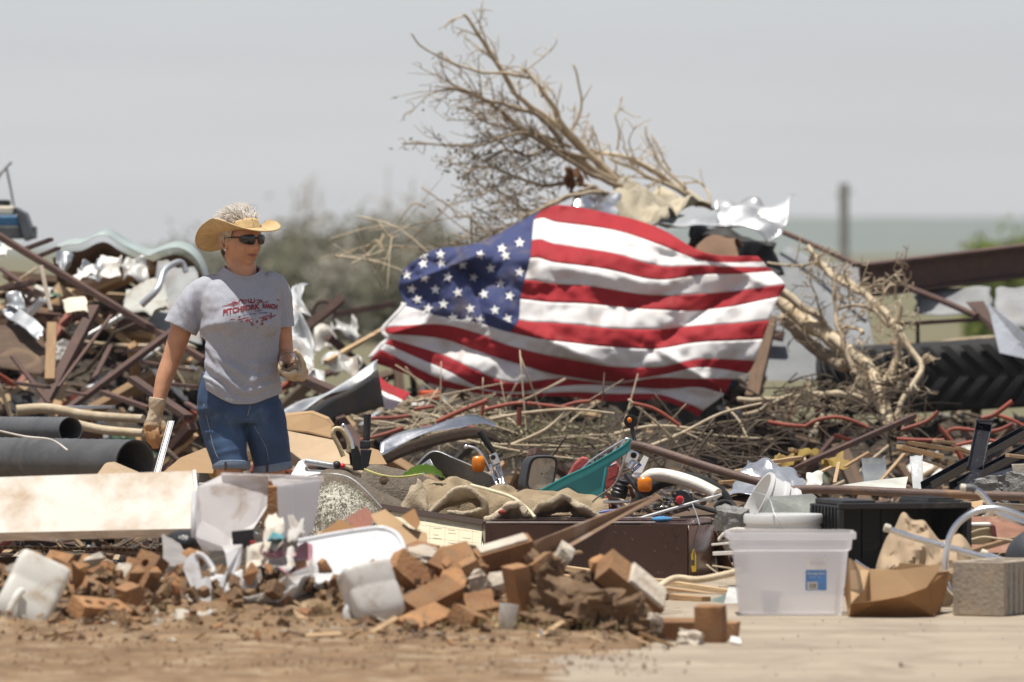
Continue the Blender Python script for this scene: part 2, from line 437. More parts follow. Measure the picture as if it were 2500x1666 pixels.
# soil under the brick pile, coloured dark to paint the shaded gaps
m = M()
def gap_soil_pt(u, v):
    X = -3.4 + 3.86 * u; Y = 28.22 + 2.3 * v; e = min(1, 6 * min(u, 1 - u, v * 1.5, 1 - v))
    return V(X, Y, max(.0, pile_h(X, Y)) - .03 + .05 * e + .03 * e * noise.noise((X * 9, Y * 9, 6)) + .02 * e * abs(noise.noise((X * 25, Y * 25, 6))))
m.grid(gap_soil_pt, 300, 120)
GAPSHADE = mat('gap_shade_soil', (.125, .082, .050), .97, col2=(.065, .043, .028), nscale=9, dirt=.3, dirtcol=(.24, .165, .10), dscale=6, bump=1.0, bscale=40, rand=0)
o = link('soil_bank', m.mesh('soil_bank', False), GAPSHADE, smooth=0); o['kind'] = 'structure'

GRASS = mat('dry_grass', (.125, .125, .055), .95, col2=(.15, .125, .075), nscale=.5, dirt=.25, dirtcol=(.19, .15, .095), dscale=.25, bump=.4, bscale=6, rand=0)
m = M()
yy = np.geomspace(56, 5000, 40); xx = np.linspace(-1, 1, 30)
m.v = [(x * (30 + y * .6), y, ground_z(0, y) + .012 + (.08 if y > 58 else 0) * abs(noise.noise((x * 9, y * .2, 0)))) for y in yy for x in xx]
m.f = [(j * 30 + i, j * 30 + i + 1, (j + 1) * 30 + i + 1, (j + 1) * 30 + i) for j in range(39) for i in range(29)]
o = link('grass_field', m.mesh('grass_field', False), GRASS, smooth=0); o['kind'] = 'structure'

# packed debris heap: the mass that the countable pieces lie on
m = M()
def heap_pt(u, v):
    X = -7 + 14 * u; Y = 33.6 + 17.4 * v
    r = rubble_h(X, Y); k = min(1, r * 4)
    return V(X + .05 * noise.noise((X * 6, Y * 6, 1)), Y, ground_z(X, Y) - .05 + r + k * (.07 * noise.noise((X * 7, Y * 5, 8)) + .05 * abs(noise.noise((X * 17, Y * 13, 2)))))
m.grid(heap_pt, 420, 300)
HEAPM = mat('packed_debris', (.060, .044, .031), .95, col2=(.014, .011, .009), nscale=4, dirt=.32, dirtcol=(.16, .12, .08), dscale=12, bump=1.0, bscale=24, rand=0)  # near-black colour also paints the deep shade inside the heap
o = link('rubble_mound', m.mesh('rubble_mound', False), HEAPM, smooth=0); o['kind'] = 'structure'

# far low ridge
HILL = mat('far_ridge', (.15, .175, .155), .95, var=.2, nscale=.01, dirt=.3, dirtcol=(.16, .14, .08), dscale=.02, bump=0, rand=0)
m = M()
def hill_pt(u, v):
    X = -900 + 1800 * u; Y = 1350 + 500 * v
    t = math.sin(math.pi * v) ** .8
    h = 1.0 + 5.6 * sstep(0, 46, X) - .6 * sstep(80, 140, X) + .8 * noise.noise((X * .012, 3, 0)) + .35 * noise.noise((X * .06, 3, 5))
    return V(X, Y, -.5 + (h + .5) * t)
m.grid(hill_pt, 220, 14)
o = link('hill', m.mesh('hill', False), HILL, smooth=0); o['kind'] = 'structure'

# ------------------------------------------------------------------ far shrubs, pole
SHRUB = [mat('shrub_leaf_olive', (.185, .18, .12), .8, dirt=0, transl=.3, bump=0), mat('shrub_leaf_grey', (.25, .235, .19), .85, dirt=0, transl=.3, bump=0),  # olive and grey leaf colours lightened to paint in haze
         mat('shrub_leaf_bright', (.20, .25, .04), .8, dirt=0, transl=.35, bump=0)]
def shrub(x, ytop, d, wpx, label, k, seed, bare=0, group='storm-battered shrubs on the far field'):
    rr = random.Random(seed); base = P(x, 600 + HC * F / d, d); s = d / F
    h = P(x, ytop - (45 if group else 0), d).z; w = wpx * s
    base.z = .0
    t = thing('shrub', label, 'shrub', base, group)
    st = M(); lf = M(); tips = []
    for i in range(9):
        a = rr.uniform(0, 6.28); r = w * .45 * rr.random() ** .5
        tip = base + V(math.cos(a) * r, math.sin(a) * r, h * rr.uniform(.55, .95)); mid = base.lerp(tip, .5) + V(rr.uniform(-.1, .1), 0, .1)
        c = catmull([base + V(rr.uniform(-.05, .05), 0, -.05), mid, tip], 4); st.tube(c, lerp_list([.04, .008], len(c)), 5); tips += [c[4], c[6], c[8]]
    for i in range(bare):
        tip = base + V(rr.uniform(-.4, .4) * w, 0, h * rr.uniform(1.05, 1.45)); c = catmull([base + V(0, 0, h * .3), base.lerp(tip, .6) + V(rr.uniform(-.15, .15), 0, 0), tip], 4)
        st.tube(c, lerp_list([.03, .006], len(c)), 5)
        for q in range(4):
            p = c[rr.randint(3, len(c) - 1)]; st.tube([p, p + V(rr.uniform(-.3, .3), 0, rr.uniform(.05, .3))], [.012, .004], 4)
    for i in range(2200):
        c = rr.choice(tips); p = c + V(rr.gauss(0, .20), rr.gauss(0, .20), rr.gauss(0, .17)) * (w / 1.2)
        if rr.random() < .6: p.z = base.z + (p.z - base.z) * rr.random()
        if p.z < .04: continue
        s_ = rr.uniform(.03, .08); a = V(rr.uniform(-1, 1), rr.uniform(-1, 1), rr.uniform(-1, 1)).normalized(); b = a.orthogonal().normalized()
        lf.add([p - a * s_, p + b * s_ * .5, p + a * s_, p - b * s_ * .5], [(0, 1, 2, 3)])
    obj('trunk', st, BARK, t, smooth=60); obj('crown', lf, SHRUB[k], t)
for i, (x, yt, d, w, k, b) in enumerate([(640, 640, 120, 180, 0, 0), (700, 590, 135, 150, 0, 2), (760, 575, 140, 170, 1, 4), (850, 600, 130, 170, 0, 2),
        (930, 575, 150, 150, 1, 3), (1010, 560, 140, 160, 1, 1), (1090, 570, 125, 150, 0, 2), (1180, 590, 130, 140, 1, 0), (570, 650, 120, 160, 1, 0), (480, 640, 130, 170, 0, 0), (670, 610, 150, 190, 1, 0), (800, 590, 155, 200, 0, 1), (890, 600, 145, 200, 0, 0), (980, 590, 160, 200, 1, 0), (740, 640, 115, 190, 0, 0), (860, 650, 112, 200, 1, 0), (970, 650, 110, 200, 0, 0), (1060, 630, 118, 180, 1, 0)]):
    shrub(x, yt, d, w, ['pale olive shrub on the far field behind the flag heap', 'grey leafless-looking shrub on the far field behind the flag heap'][k], k, 40 + i, b)
shrub(2480, 545, 110, 160, 'bright yellow-green shrub beyond the rusty beams', 2, 77, 0, None)
shrub(2390, 585, 112, 110, 'low yellow-green shrub beside the taller bright shrub', 2, 78, 0, None)
b0 = P(2060, 800, 130); b0.z = 0; tp = P(2060, 448, 130)
m = M().tube([b0, tp], [.085, .075], 10); m.tube([tp - V(.14, 0, .18), tp + V(.14, 0, -.12)], .02, 6)
obj('broken_pole', m, mat('bleached_pole', (.40, .39, .37), .9, dirt=.1), label='snapped grey utility pole standing alone on the far field', cat='pole', smooth=40)

# ------------------------------------------------------------------ hazy air
m = M().box((0, 930, 4.2), (2400, 1960, 12.0))
hz = link('haze', m.mesh('haze'), None); hz['kind'] = 'stuff'
hm, nt, out = new_mat('hazy_air')
pv = nd(nt, 'ShaderNodeVolumePrincipled'); pv.inputs['Density'].default_value = .00021; pv.inputs['Color'].default_value = (.88, .95, 1, 1)
pv.inputs['Anisotropy'].default_value = .2
nt.links.new(pv.outputs[0], out.inputs['Volume']); hz.data.materials.append(hm)
# ------------------------------------------------------------------ the woman
WD = 36.4; WS = F / WD                      # pixels per metre where she walks
WO = V((590 - 1250) / WS, WD, -.158)
def wl(x, y, dy=0.0):                       # photo pixel -> point in her own space (x right, z up, -y towards camera)
    return V((x - 590) / WS, dy, (1434 - y) / WS)
SKIN = mat('skin', (.56, .285, .165), .5, var=.12, nscale=26, dirt=.3, dirtcol=(.40, .17, .105), dscale=12, bump=.08, bscale=90, rand=0)
SHIRTM = mat('heather_grey_cotton', (.40, .415, .47), .92, var=.10, nscale=150, dirt=.2, dirtcol=(.31, .29, .28), dscale=9, bump=.12, bscale=160, rand=0)
DENIM = mat('blue_denim', (.060, .115, .225), .85, col2=(.026, .056, .125), nscale=6, dirt=.26, dirtcol=(.13, .20, .32), dscale=7, bump=.2, bscale=220, rand=0)
DENIMC = mat('denim_cuff', (.19, .25, .35), .88, var=.12, nscale=30, dirt=.1, dirtcol=(.30, .36, .45), dscale=20, bump=.2, bscale=200, rand=0)
STITCH = mat('seam_thread', (.42, .42, .42), .9, dirt=0, bump=0, rand=0)
STRAW = mat('straw', (.72, .54, .29), .8, col2=(.62, .43, .21), nscale=40, dirt=.08, dirtcol=(.35, .22, .1), bump=.5, bscale=150, rand=0, transl=.12)
HAIRM = mat('ash_blond_hair', (.86, .83, .78), .45, col2=(.64, .57, .49), nscale=30, dirt=0, bump=0, rand=0, transl=.15)
HAIRD = mat('dark_nape_hair', (.16, .105, .07), .55, dirt=0, bump=0, rand=0)
GLOVE = mat('leather_glove', (.58, .50, .38), .75, col2=(.50, .38, .24), nscale=9, dirt=.35, dirtcol=(.34, .19, .085), dscale=11, bump=.35, bscale=60, rand=0)
GLOVE2 = GLOVE.copy(); GLOVE2.name = 'stained_glove'; _nt = GLOVE2.node_tree      # palm and fingers soaked brown
_b = [n for n in _nt.nodes if n.type == 'BSDF_PRINCIPLED'][0]; _src = _b.inputs['Base Color'].links[0].from_socket
_tc = nd(_nt, 'ShaderNodeTexCoord'); _sx = nd(_nt, 'ShaderNodeSeparateXYZ'); _nt.links.new(_tc.outputs['Object'], _sx.inputs[0])
_ad = nd(_nt, 'ShaderNodeMath', operation='MULTIPLY_ADD'); _ad.inputs[1].default_value = .10; _nt.links.new(tex(_nt, _tc.outputs['Object'], 30, 4), _ad.inputs[0]); _nt.links.new(_sx.outputs[2], _ad.inputs[2])
_mr = nd(_nt, 'ShaderNodeMapRange'); _mr.inputs['From Min'].default_value = .765; _mr.inputs['From Max'].default_value = .725; _nt.links.new(_ad.outputs[0], _mr.inputs[0])
_nt.links.new(mixc(_nt, _mr.outputs[0], _src, (.36, .19, .08)), _b.inputs['Base Color'])
SHADE = mat('dark_lens', (.010, .010, .011), .1, 0, dirt=0, bump=0, var=.02, spec=.7, rand=0)
LIP = mat('lips', (.34, .11, .09), .45, dirt=0, bump=.05, rand=0)
PRINT = mat('red_print', (.26, .028, .038), .9, var=.25, nscale=90, dirt=.1, dirtcol=(.36, .2, .2), dscale=60, bump=0, rand=0)
PRINTB = mat('blue_print', (.09, .09, .22), .9, dirt=0, bump=0, rand=0)

woman = thing('person', 'woman in straw hat, sunglasses, grey printed t-shirt and rolled denim shorts walking through debris', 'person', WO)
def ellipse_ring(c, rx, ry, yaw=0, n=36, front=0.0, pw=2.0):
    out = []
    for j in range(n):
        a = 2 * math.pi * j / n; ca, sa = math.cos(a), math.sin(a)
        x = math.copysign(abs(ca) ** (2 / pw), ca) * rx; y = math.copysign(abs(sa) ** (2 / pw), sa) * ry
        out.append(V(c[0] + x * math.cos(yaw) - y * math.sin(yaw), c[1] + x * math.sin(yaw) + y * math.cos(yaw), c[2]))
    return out
TY = R(16)      # torso turned towards the picture's right

# --- head ---------------------------------------------------------
HY = R(40)      # face turned this far to her left
HC_ = V(.000, -.005, 1.480)
hx = V(math.cos(HY), math.sin(HY), 0)            # her left
hf = V(math.sin(HY), -math.cos(HY), 0)           # face direction
hu = V(0, 0, 1)
tilt = R(5)
hf, hu = (hf * math.cos(tilt) - hu * math.sin(tilt)), (hu * math.cos(tilt) + hf * math.sin(tilt))
def hp(x, y, z): return HC_ + hx * x + hf * y + hu * z
def g3(p, c, s):
    return math.exp(-(((p[0] - c[0]) / s[0]) ** 2 + ((p[1] - c[1]) / s[1]) ** 2 + ((p[2] - c[2]) / s[2]) ** 2))
def head_mesh():
    m = M(); nu, nv = 72, 56; rings = []
    for i in range(nv + 1):
        t = math.pi * min(max(i / nv, .004), .996); ring = []
        for j in range(nu):
            a = 2 * math.pi * j / nu
            z = -math.cos(t); r = math.sin(t) ** (.72 if z < 0 else .95)
            x = r * math.cos(a) * .0755; y = r * math.sin(a) * .093; zz = z * .117
            low = max(0, -z)
            x *= 1 - .22 * low ** 1.8
            if y < 0: y *= 1 - .35 * low ** 1.2                      # back of the jaw runs in to the neck
            else: y *= 1 - .10 * low ** 2
            if z > .2: y += .004
            p = (x, y, zz); d = 0; fy = 0
            fy -= .012 * g3(p, (.033, .085, .012), (.020, .06, .014)) + .012 * g3(p, (-.033, .085, .012), (.020, .06, .014))   # eye sockets
            fy += .006 * g3(p, (0, .09, .034), (.05, .06, .012))                                                   # brow
            fy += .036 * g3(p, (0, .095, -.022), (.0115, .06, .014)) + .016 * g3(p, (0, .095, .003), (.010, .06, .022))  # nose
            fy += .006 * g3(p, (.013, .09, -.028), (.008, .05, .008)) + .006 * g3(p, (-.013, .09, -.028), (.008, .05, .008))
            fy += .006 * g3(p, (0, .09, -.046), (.026, .05, .006)) + .007 * g3(p, (0, .09, -.060), (.023, .05, .007)) - .006 * g3(p, (0, .09, -.053), (.028, .05, .0035))
            fy += .010 * g3(p, (0, .085, -.098), (.022, .06, .016)) - .005 * g3(p, (0, .09, -.080), (.03, .05, .006))     # chin
            fx = .005 * g3(p, (.055, .055, -.020), (.03, .03, .022)) - .005 * g3(p, (-.055, .055, -.020), (.03, .03, .022))  # cheekbones
            ring.append(hp(x + fx, y + fy, zz))
        rings.append(ring)
    m.loft(rings); return m
bodym = head_mesh()
# ears
for sx in (-1, 1):
    c = hp(sx * .074, -.012, -.010)
    pts = [hp(sx * (.074 + .010 * math.sin(k / 9 * math.pi)), -.012 + .018 * math.cos(k / 9 * 2 * math.pi + .5), -.008 + .029 * math.sin(k / 9 * 2 * math.pi + .5)) for k in range(10)]
    bodym.tube(pts, .0055, 6, closed=True); bodym.ball(c, (.006, .016, .024), 8, 6)
# neck, torso, limbs
bodym.tube([hp(0, -.022, -.05), V(-.002, .006, 1.385), V(-.004, .010, 1.30)], [.062, .061, .074], 20)
bodym.loft([ellipse_ring((-.012, .0, z), rx, ry, TY) for z, rx, ry in ((.73, .12, .07), (.77, .155, .095), (.84, .16, .105), (.95, .14, .095), (1.06, .145, .10), (1.16, .155, .11), (1.24, .145, .095), (1.30, .11, .07), (1.345, .07, .06))])
ARM_L = catmull([V(-.165, .0, 1.275), V(-.235, .015, 1.16), wl(421, 868, .02), wl(401, 925, .0), wl(389, 975, -.02), wl(385, 995, -.022)], 5)
bodym.tube(ARM_L, lerp_list([.036, .046, .047, .040, .039, .032, .0255, .026], len(ARM_L)), 18)
ARM_R = catmull([V(.145, .03, 1.275), V(.165, .055, 1.13), V(.178, .06, 1.005), V(.196, -.01, .965), V(.222, -.07, .945), V(.228, -.09, .94)], 5)
bodym.tube(ARM_R, lerp_list([.05, .048, .044, .041, .037, .032, .027, .026], len(ARM_R)), 18)
LEG_L = [V(-.085, .01, .78), V(-.068, -.03, .62), V(-.045, -.065, .46), V(-.05, -.03, .30), V(-.055, .01, .10), V(-.055, .02, .06)]
LEG_R = [V(.075, .01, .78), V(.105, .02, .62), V(.132, .03, .46), V(.138, .075, .30), V(.142, .11, .10), V(.142, .115, .06)]
for LG in (LEG_L, LEG_R):
    c = catmull(LG, 5); bodym.tube(c, lerp_list([.085, .078, .066, .056, .057, .055, .042, .036, .036], len(c)), 18)
    f0 = LG[-1]; bodym.tube([f0 + V(0, .05, -.02), f0 + V(.0, -.02, -.025), f0 + V(.005, -.13, -.04), f0 + V(.006, -.17, -.042)], [.028, .034, .032, .018], 12)
body_me = remeshed(bodym, .0036, 1, 'body')
body = link('body', body_me, SKIN, woman, smooth=0)

# lips, sunglasses, earring
hb = BVHTree.FromPolygons([v.co.copy() for v in body_me.vertices], [tuple(p.vertices) for p in body_me.polygons])
def lpt(x, z):
    h = hb.ray_cast(hp(x, .25, z), -hf); return h[0] - hf * .0012 if h[0] is not None else hp(x, .09, z)
lp = M(); lp.tube(catmull([lpt(-.026, -.0530), lpt(-.010, -.0500), lpt(0, -.0510), lpt(.010, -.0500), lpt(.026, -.0530)], 4), lerp_list([.0015, .0042, .0036, .0042, .0015], 17), 8)
lp.tube(catmull([lpt(-.024, -.0552), lpt(0, -.0590), lpt(.024, -.0552)], 5), lerp_list([.0015, .0050, .0015], 11), 8)
obj_local = lambda name, m, mt, sm=40, **k: link(name, m.mesh(name), mt, k.pop('parent', woman), sm, **k)
obj_local('lips', lp, LIP)
sg = M()
def lens_ring(cx, sx, r):
    out = []
    for k in range(20):
        a = 2 * math.pi * k / 20; u = math.copysign(abs(math.cos(a)) ** .75, math.cos(a)); w = math.copysign(abs(math.sin(a)) ** .85, math.sin(a))
        x = cx + sx * u * .034 * r; z = .012 + w * (.0215 - .004 * u) * r
        y = .102 - 9.0 * max(0, abs(x) - .012) ** 2 
        out.append((x, y, z))
    return out
for s_ in (-1, 1):
    rs = [[hp(x, y - .004, z) for x, y, z in lens_ring(s_ * .036, s_, 1.0)], [hp(x, y, z) for x, y, z in lens_ring(s_ * .036, s_, 1.0)], [hp(x, y + .004, z) for x, y, z in lens_ring(s_ * .036, s_, .55)]]
    sg.loft(rs)
gl = obj_local('sunglasses', sg, SHADE)
fr = M(); fr.tube([hp(-.010, .103, .018), hp(0, .106, .020), hp(.010, .103, .018)], .003, 8)
obj_local('bridge', fr, BLACKPL, parent=gl)
for s_ in (-1, 1):
    fr = M(); fr.tube(catmull([hp(s_ * .064, .076, .018), hp(s_ * .075, .055, .018), hp(s_ * .079, .0, .012), hp(s_ * .077, -.02, .004)], 4), .0035, 8)
    obj_local('temple_arm', fr, BLACKPL, parent=gl)
er = M().ball(hp(-.080, -.006, -.040), .0055, 10, 8); obj_local('earring', er, mat('pearl', (.8, .78, .74), .2, dirt=0, bump=0, rand=0))

# --- hat: a straw brim with an open crown -------------------------------
HT = Matrix.Rotation(R(-13), 3, hx)           # pushed back
HB = hp(0, -.008, .037)
def hatp(phi, r, z):
    q = hx * (math.sin(phi) * r) + hf * (math.cos(phi) * r) + hu * z
    return HB + HT @ q
def brim_pt(u, v):
    phi = u * 2 * math.pi; s = abs(math.sin(phi)); c = math.cos(phi)
    ax, ay = .080, .098
    r0 = 1 / math.sqrt((math.sin(phi) / ax) ** 2 + (c / ay) ** 2)
    w = .096 + .026 * max(0, -c) - .004 * max(0, c)
    curl = s ** 2.2 * (1 if c > 0 else 1 - .75 * abs(c))
    r = r0 + w * v * (1 - .28 * curl * v)
    z = v ** 1.7 * (.052 * curl - (.030 if c > 0 else .048) * (c * c) ** 1.5) + .006 * math.sin(3 * phi + 1) * v
    return hatp(phi, r, z)
hat = M().grid(brim_pt, 73, 12)
hat_o = obj_local('hat', hat, STRAW, 60, solid=.003)
hat_o['label'] = 'tan straw hat with curled brim and open crown'
band = M().grid(lambda u, v: hatp(u * 2 * math.pi, (1 / math.sqrt((math.sin(u * 2 * math.pi) / .080) ** 2 + (math.cos(u * 2 * math.pi) / .098) ** 2)) - .012 * v, -.002 + .048 * v * (.62 + .38 * math.cos(u * 2 * math.pi))), 49, 6)
obj_local('crown_band', band, STRAW, 60, solid=.003, parent=hat_o)
edge = M().tube([brim_pt(k / 72, 1) for k in range(72)], .0028, 6, closed=True)
obj_local('brim_edge', edge, STRAW, 60, parent=hat_o)

# --- hair ---------------------------------------------------------
rr = random.Random(5)
def strands(n, fn, mt, name):
    m = M()
    for i in range(n):
        pts, r = fn(i); m.tube(pts, lerp_list([r, r, r * .25], len(pts)), 4, cap=False)
    return obj_local(name, m, mt, 0)
def top_strand(i):
    a = rr.uniform(0, 2 * math.pi); q = rr.random() ** .6
    x = math.cos(a) * q * .066; y = math.sin(a) * q * .08 - .008
    z = .112 * math.sqrt(max(0.02, 1 - (x / .078) ** 2 - (y / .096) ** 2))
    p0 = hp(x * .95, y * .95, z * .97)
    out = hx * x * 5.0 + hf * (y * 2.0 - .45) + hu * (.62 - 2.4 * max(0, -y)) + V(rr.gauss(0, .10), rr.gauss(0, .10), rr.gauss(0, .07))
    out.normalize(); L = rr.uniform(.055, .095)
    side = V(rr.gauss(0, .12), rr.gauss(0, .12), -.75)
    return [p0, p0 + out * L * .4 + side * .002, p0 + out * L * .75 + side * .012, p0 + out * L + side * .032], rr.uniform(.0010, .0022)
hair = strands(1300, top_strand, HAIRM, 'hair')
cap_m = M(); rings = []
for i in range(9):
    t = 1.15 * (1 - i / 8.2)
    rings.append([hp(math.cos(a) * math.sin(t) * .0785, math.sin(a) * math.sin(t) * .0965 - .012, .005 + math.cos(t) * (.122)) for a in [2 * math.pi * j / 30 for j in range(30)]])
cap_m.loft(rings); obj_local('hair_base', cap_m, mat('hair_root', (.58, .52, .44), .7, dirt=0, bump=.3, bscale=80, rand=0), 0, parent=hair)
def side_strand(i):
    s_ = rr.choice((-1, -1, -1, 1)); back = rr.random()
    y = .035 - .125 * back; w = math.sqrt(max(.01, 1 - (min(abs(y), .09) / .097) ** 2)) * .079
    z0 = .060 + rr.uniform(-.01, .01); L = .050 + .075 * back * rr.uniform(.7, 1.0) if back > .35 else rr.uniform(.03, .055)
    p0 = hp(s_ * w, y, z0)
    p1 = hp(s_ * (w + .008), y - .006, z0 - L * .5); p2 = hp(s_ * (w * (.98 if back < .6 else .72)), y - .012 + .01 * back, z0 - L)
    return [p0, p1, p2, p2 + V(rr.gauss(0, .003), rr.gauss(0, .003), -.006)], rr.uniform(.0012, .0024)
strands(700, side_strand, mat('side_hair', (.60, .50, .38), .5, col2=(.38, .29, .20), nscale=30, dirt=0, bump=0, rand=0), 'side_hair').parent = hair
def nape_strand(i):
    x = rr.uniform(-.062, .062); y = -.092 * math.sqrt(max(0, 1 - (x / .08) ** 2)); z0 = rr.uniform(-.02, .05)
    p0 = hp(x, y, z0); p1 = hp(x * .95, y * 1.05, z0 - .04); p2 = hp(x * .75, y * .78, z0 - .075)
    return [p0, p1, p2], rr.uniform(.0014, .0026)
strands(330, nape_strand, HAIRD, 'nape_hair').parent = hair

# --- t-shirt ---------------------------------------------------------
sm_ = M()
prof = [(.775, -.016, .0, .190, .128), (.83, -.018, .0, .188, .130), (.90, -.017, .002, .180, .128), (.98, -.015, .0, .172, .122), (1.06, -.008, -.004, .168, .125),
        (1.13, -.004, -.008, .172, .136), (1.19, -.002, -.004, .176, .130), (1.245, -.003, .004, .172, .112), (1.29, -.003, .010, .152, .092), (1.325, .0, .014, .112, .078), (1.352, -.002, .015, .090, .070), (1.372, 0, .015, .068, .062)]
sm_.loft([ellipse_ring((cx, cy, z), rx, ry, TY, 48, pw=2.3) for z, cx, cy, rx, ry in prof])
for s_ in (-1, 1):      # bust
    c = V(math.cos(TY) * s_ * .072, math.sin(TY) * s_ * .072, 0) + V(math.sin(TY), -math.cos(TY), 0) * .085
    sm_.ball(c + V(0, 0, 1.135), (.075, .066, .075), 20, 14)
sm_.tube(catmull([V(-.09, .008, 1.292), V(-.165, .008, 1.248), V(-.222, .010, 1.18), wl(437, 806, .005)], 5), lerp_list([.050, .068, .072, .073, .0745], 16), 24)
sm_.tube(catmull([V(.09, .025, 1.305), V(.134, .035, 1.272), V(.150, .05, 1.20), V(.158, .055, 1.108)], 5), lerp_list([.052, .066, .068, .065, .066], 16), 24)
shirt_me = remeshed(sm_, .006, 6, 'shirt')
bm = bmesh.new(); bm.from_mesh(shirt_me)
sl_a = wl(437, 806, .005); sl_ad = (sl_a - V(-.228, .010, 1.18)).normalized(); sl_b = V(.158, .055, 1.108)
kill = []
for f in bm.faces:
    c = f.calc_center_median()
    if c.z < .785 or (c.z > 1.366) or ((c - sl_a).dot(sl_ad) > -.010 and c.x < -.15) or (c.z < 1.118 and c.x > .10 and f.normal.z < -.55 and (c - sl_b).length < .09): kill.append(f)
bmesh.ops.delete(bm, geom=kill, context='FACES')
nk = V(.012, -.055, 1.345)
kill = [f for f in bm.faces if ((f.calc_center_median() - V(.004, -.004, 1.376)) * 1.0).length < .083 and f.calc_center_median().z > 1.305]
bmesh.ops.delete(bm, geom=kill, context='FACES')
fwd = V(math.sin(TY), -math.cos(TY), 0); rgt = V(math.cos(TY), math.sin(TY), 0)
def fold(p, a, b, w, amp):
    ab = b - a; t = max(0, min(1, (p - a).dot(ab) / ab.dot(ab))); d = (p - (a + ab * t)).length
    return amp * math.exp(-(d / w) ** 2) * math.sin(math.pi * min(1, t * .9 + .08)) 
FOLDS = [((490, 835), (640, 950), 8, .010), ((487, 870), (600, 960), 9, .012), ((500, 850), (660, 925), 6, -.007), ((480, 900), (560, 965), 8, .010), ((495, 905), (600, 975), 6, -.006),
         ((620, 930), (680, 905), 9, .008), ((600, 955), (682, 940), 8, .008), ((570, 900), (670, 880), 8, .005), ((490, 800), (560, 785), 9, .008), ((500, 815), (590, 800), 9, -.007), ((675, 800), (640, 790), 8, .005), ((560, 960), (640, 975), 7, -.006),
         ((470, 700), (490, 800), 7, -.008), ((452, 715), (475, 800), 8, .007), ((430, 740), (455, 812), 6, -.006), ((520, 680), (497, 790), 8, -.006), ((505, 840), (560, 930), 5, .006), ((690, 700), (680, 795), 7, -.006),
         ((484, 845), (520, 985), 7, .008), ((640, 860), (600, 980), 10, .006)]
for v in bm.verts:
    p = v.co.copy(); q = V(p.x, 0, p.z); add = 0
    if p.y < .06:
        for (a, b, w, am) in FOLDS: add += fold(q, wl(*a), wl(*b), w / WS, am)
    add += .0035 * noise.noise(p * 16) + .002 * noise.noise(p * 38)
    low = max(0, 1.0 - p.z)
    add += low * .030 * noise.noise((math.atan2(p.y, p.x) * 2.5, p.z * 2, 1))
    nrm = v.normal; v.co = p + V(nrm.x, nrm.y, nrm.z * .3) * add
    # hem hangs lower in front than at her hips
    if p.z < .90:
        hem = .085 * sstep(0, .21, -.01 - p.x) + .042 * sstep(0, .15, p.x - .03)
        v.co.z += hem * (1 - (p.z - .785) / .115) if p.z > .785 else hem
bm.to_mesh(shirt_me); bm.free()
shirt = link('t_shirt', shirt_me, SHIRTM, woman, smooth=0, solid=.004); shirt['label'] = 'grey t-shirt with dark red ranch print'
bvh = BVHTree.FromPolygons([v.co.copy() for v in shirt_me.vertices], [tuple(p.vertices) for p in shirt_me.polygons])
def on_shirt(x, z, off=.0045):
    hit = bvh.ray_cast(V(x, -1, z), V(0, 1, 0))
    if hit[0] is None: return V(x, -.12, z)
    return hit[0] + hit[1] * off if hit[1].y < 0 else hit[0] - hit[1] * off
# neck rib and hem stitches
bm = bmesh.new(); bm.from_mesh(shirt_me)
ed = [e for e in bm.edges if e.is_boundary]
neck_pts = [v.co.copy() for v in bm.verts if v.is_boundary and v.co.z > 1.28]
bm.free()
if neck_pts:
    cen = sum(neck_pts, V(0, 0, 0)) / len(neck_pts)
    neck_pts.sort(key=lambda p: math.atan2(p.y - cen.y, p.x - cen.x)); k = 28; ring = []
    for j in range(k):
        lo = -math.pi + 2 * math.pi * j / k; seg = [p for p in neck_pts if lo <= math.atan2(p.y - cen.y, p.x - cen.x) < lo + 2 * math.pi / k]
        if seg: ring.append(sum(seg, V(0, 0, 0)) / len(seg))
    obj_local('collar', M().tube(ring, .0075, 8, closed=True), SHIRTM, 0, parent=shirt)

# the print: projected on the cloth
def text_geo(body, size, shear=0, bold=0.0, sx=1.0):
    cu = bpy.data.curves.new('t', 'FONT'); cu.body = body; cu.size = size; cu.align_x = 'CENTER'; cu.offset = bold; cu.shear = shear; cu.resolution_u = 3
    ob = bpy.data.objects.new('t', cu); COL.objects.link(ob); dg = bpy.context.evaluated_depsgraph_get(); dg.update()
    me = bpy.data.meshes.new_from_object(ob.evaluated_get(dg)); bpy.data.objects.remove(ob)
    vs = [v.co.copy() for v in me.vertices]; fs = [tuple(p.vertices) for p in me.polygons]; bpy.data.meshes.remove(me)
    return [V(v.x * sx, v.y, 0) for v in vs], fs
def print_text(body, x0, x1, yb0, yb1, h, arch, mt, name, bold):
    """text between photo columns x0..x1, baseline from yb0 to yb1, cap height h (px)"""
    vs, fs = text_geo(body, 1.0, bold=bold); xs = [v.x for v in vs]; a, b = min(xs), max(xs); hh = max(v.y for v in vs)
    m = M(); out = []
    for v in vs:
        t = (v.x - a) / (b - a); X = x0 + (x1 - x0) * t; Y = yb0 + (yb1 - yb0) * t - arch * 4 * t * (1 - t) - v.y / hh * h
        q = wl(X, Y); out.append(on_shirt(q.x, q.z))
    m.add(out, fs); return obj_local(name, m, mt, None, parent=shirt)
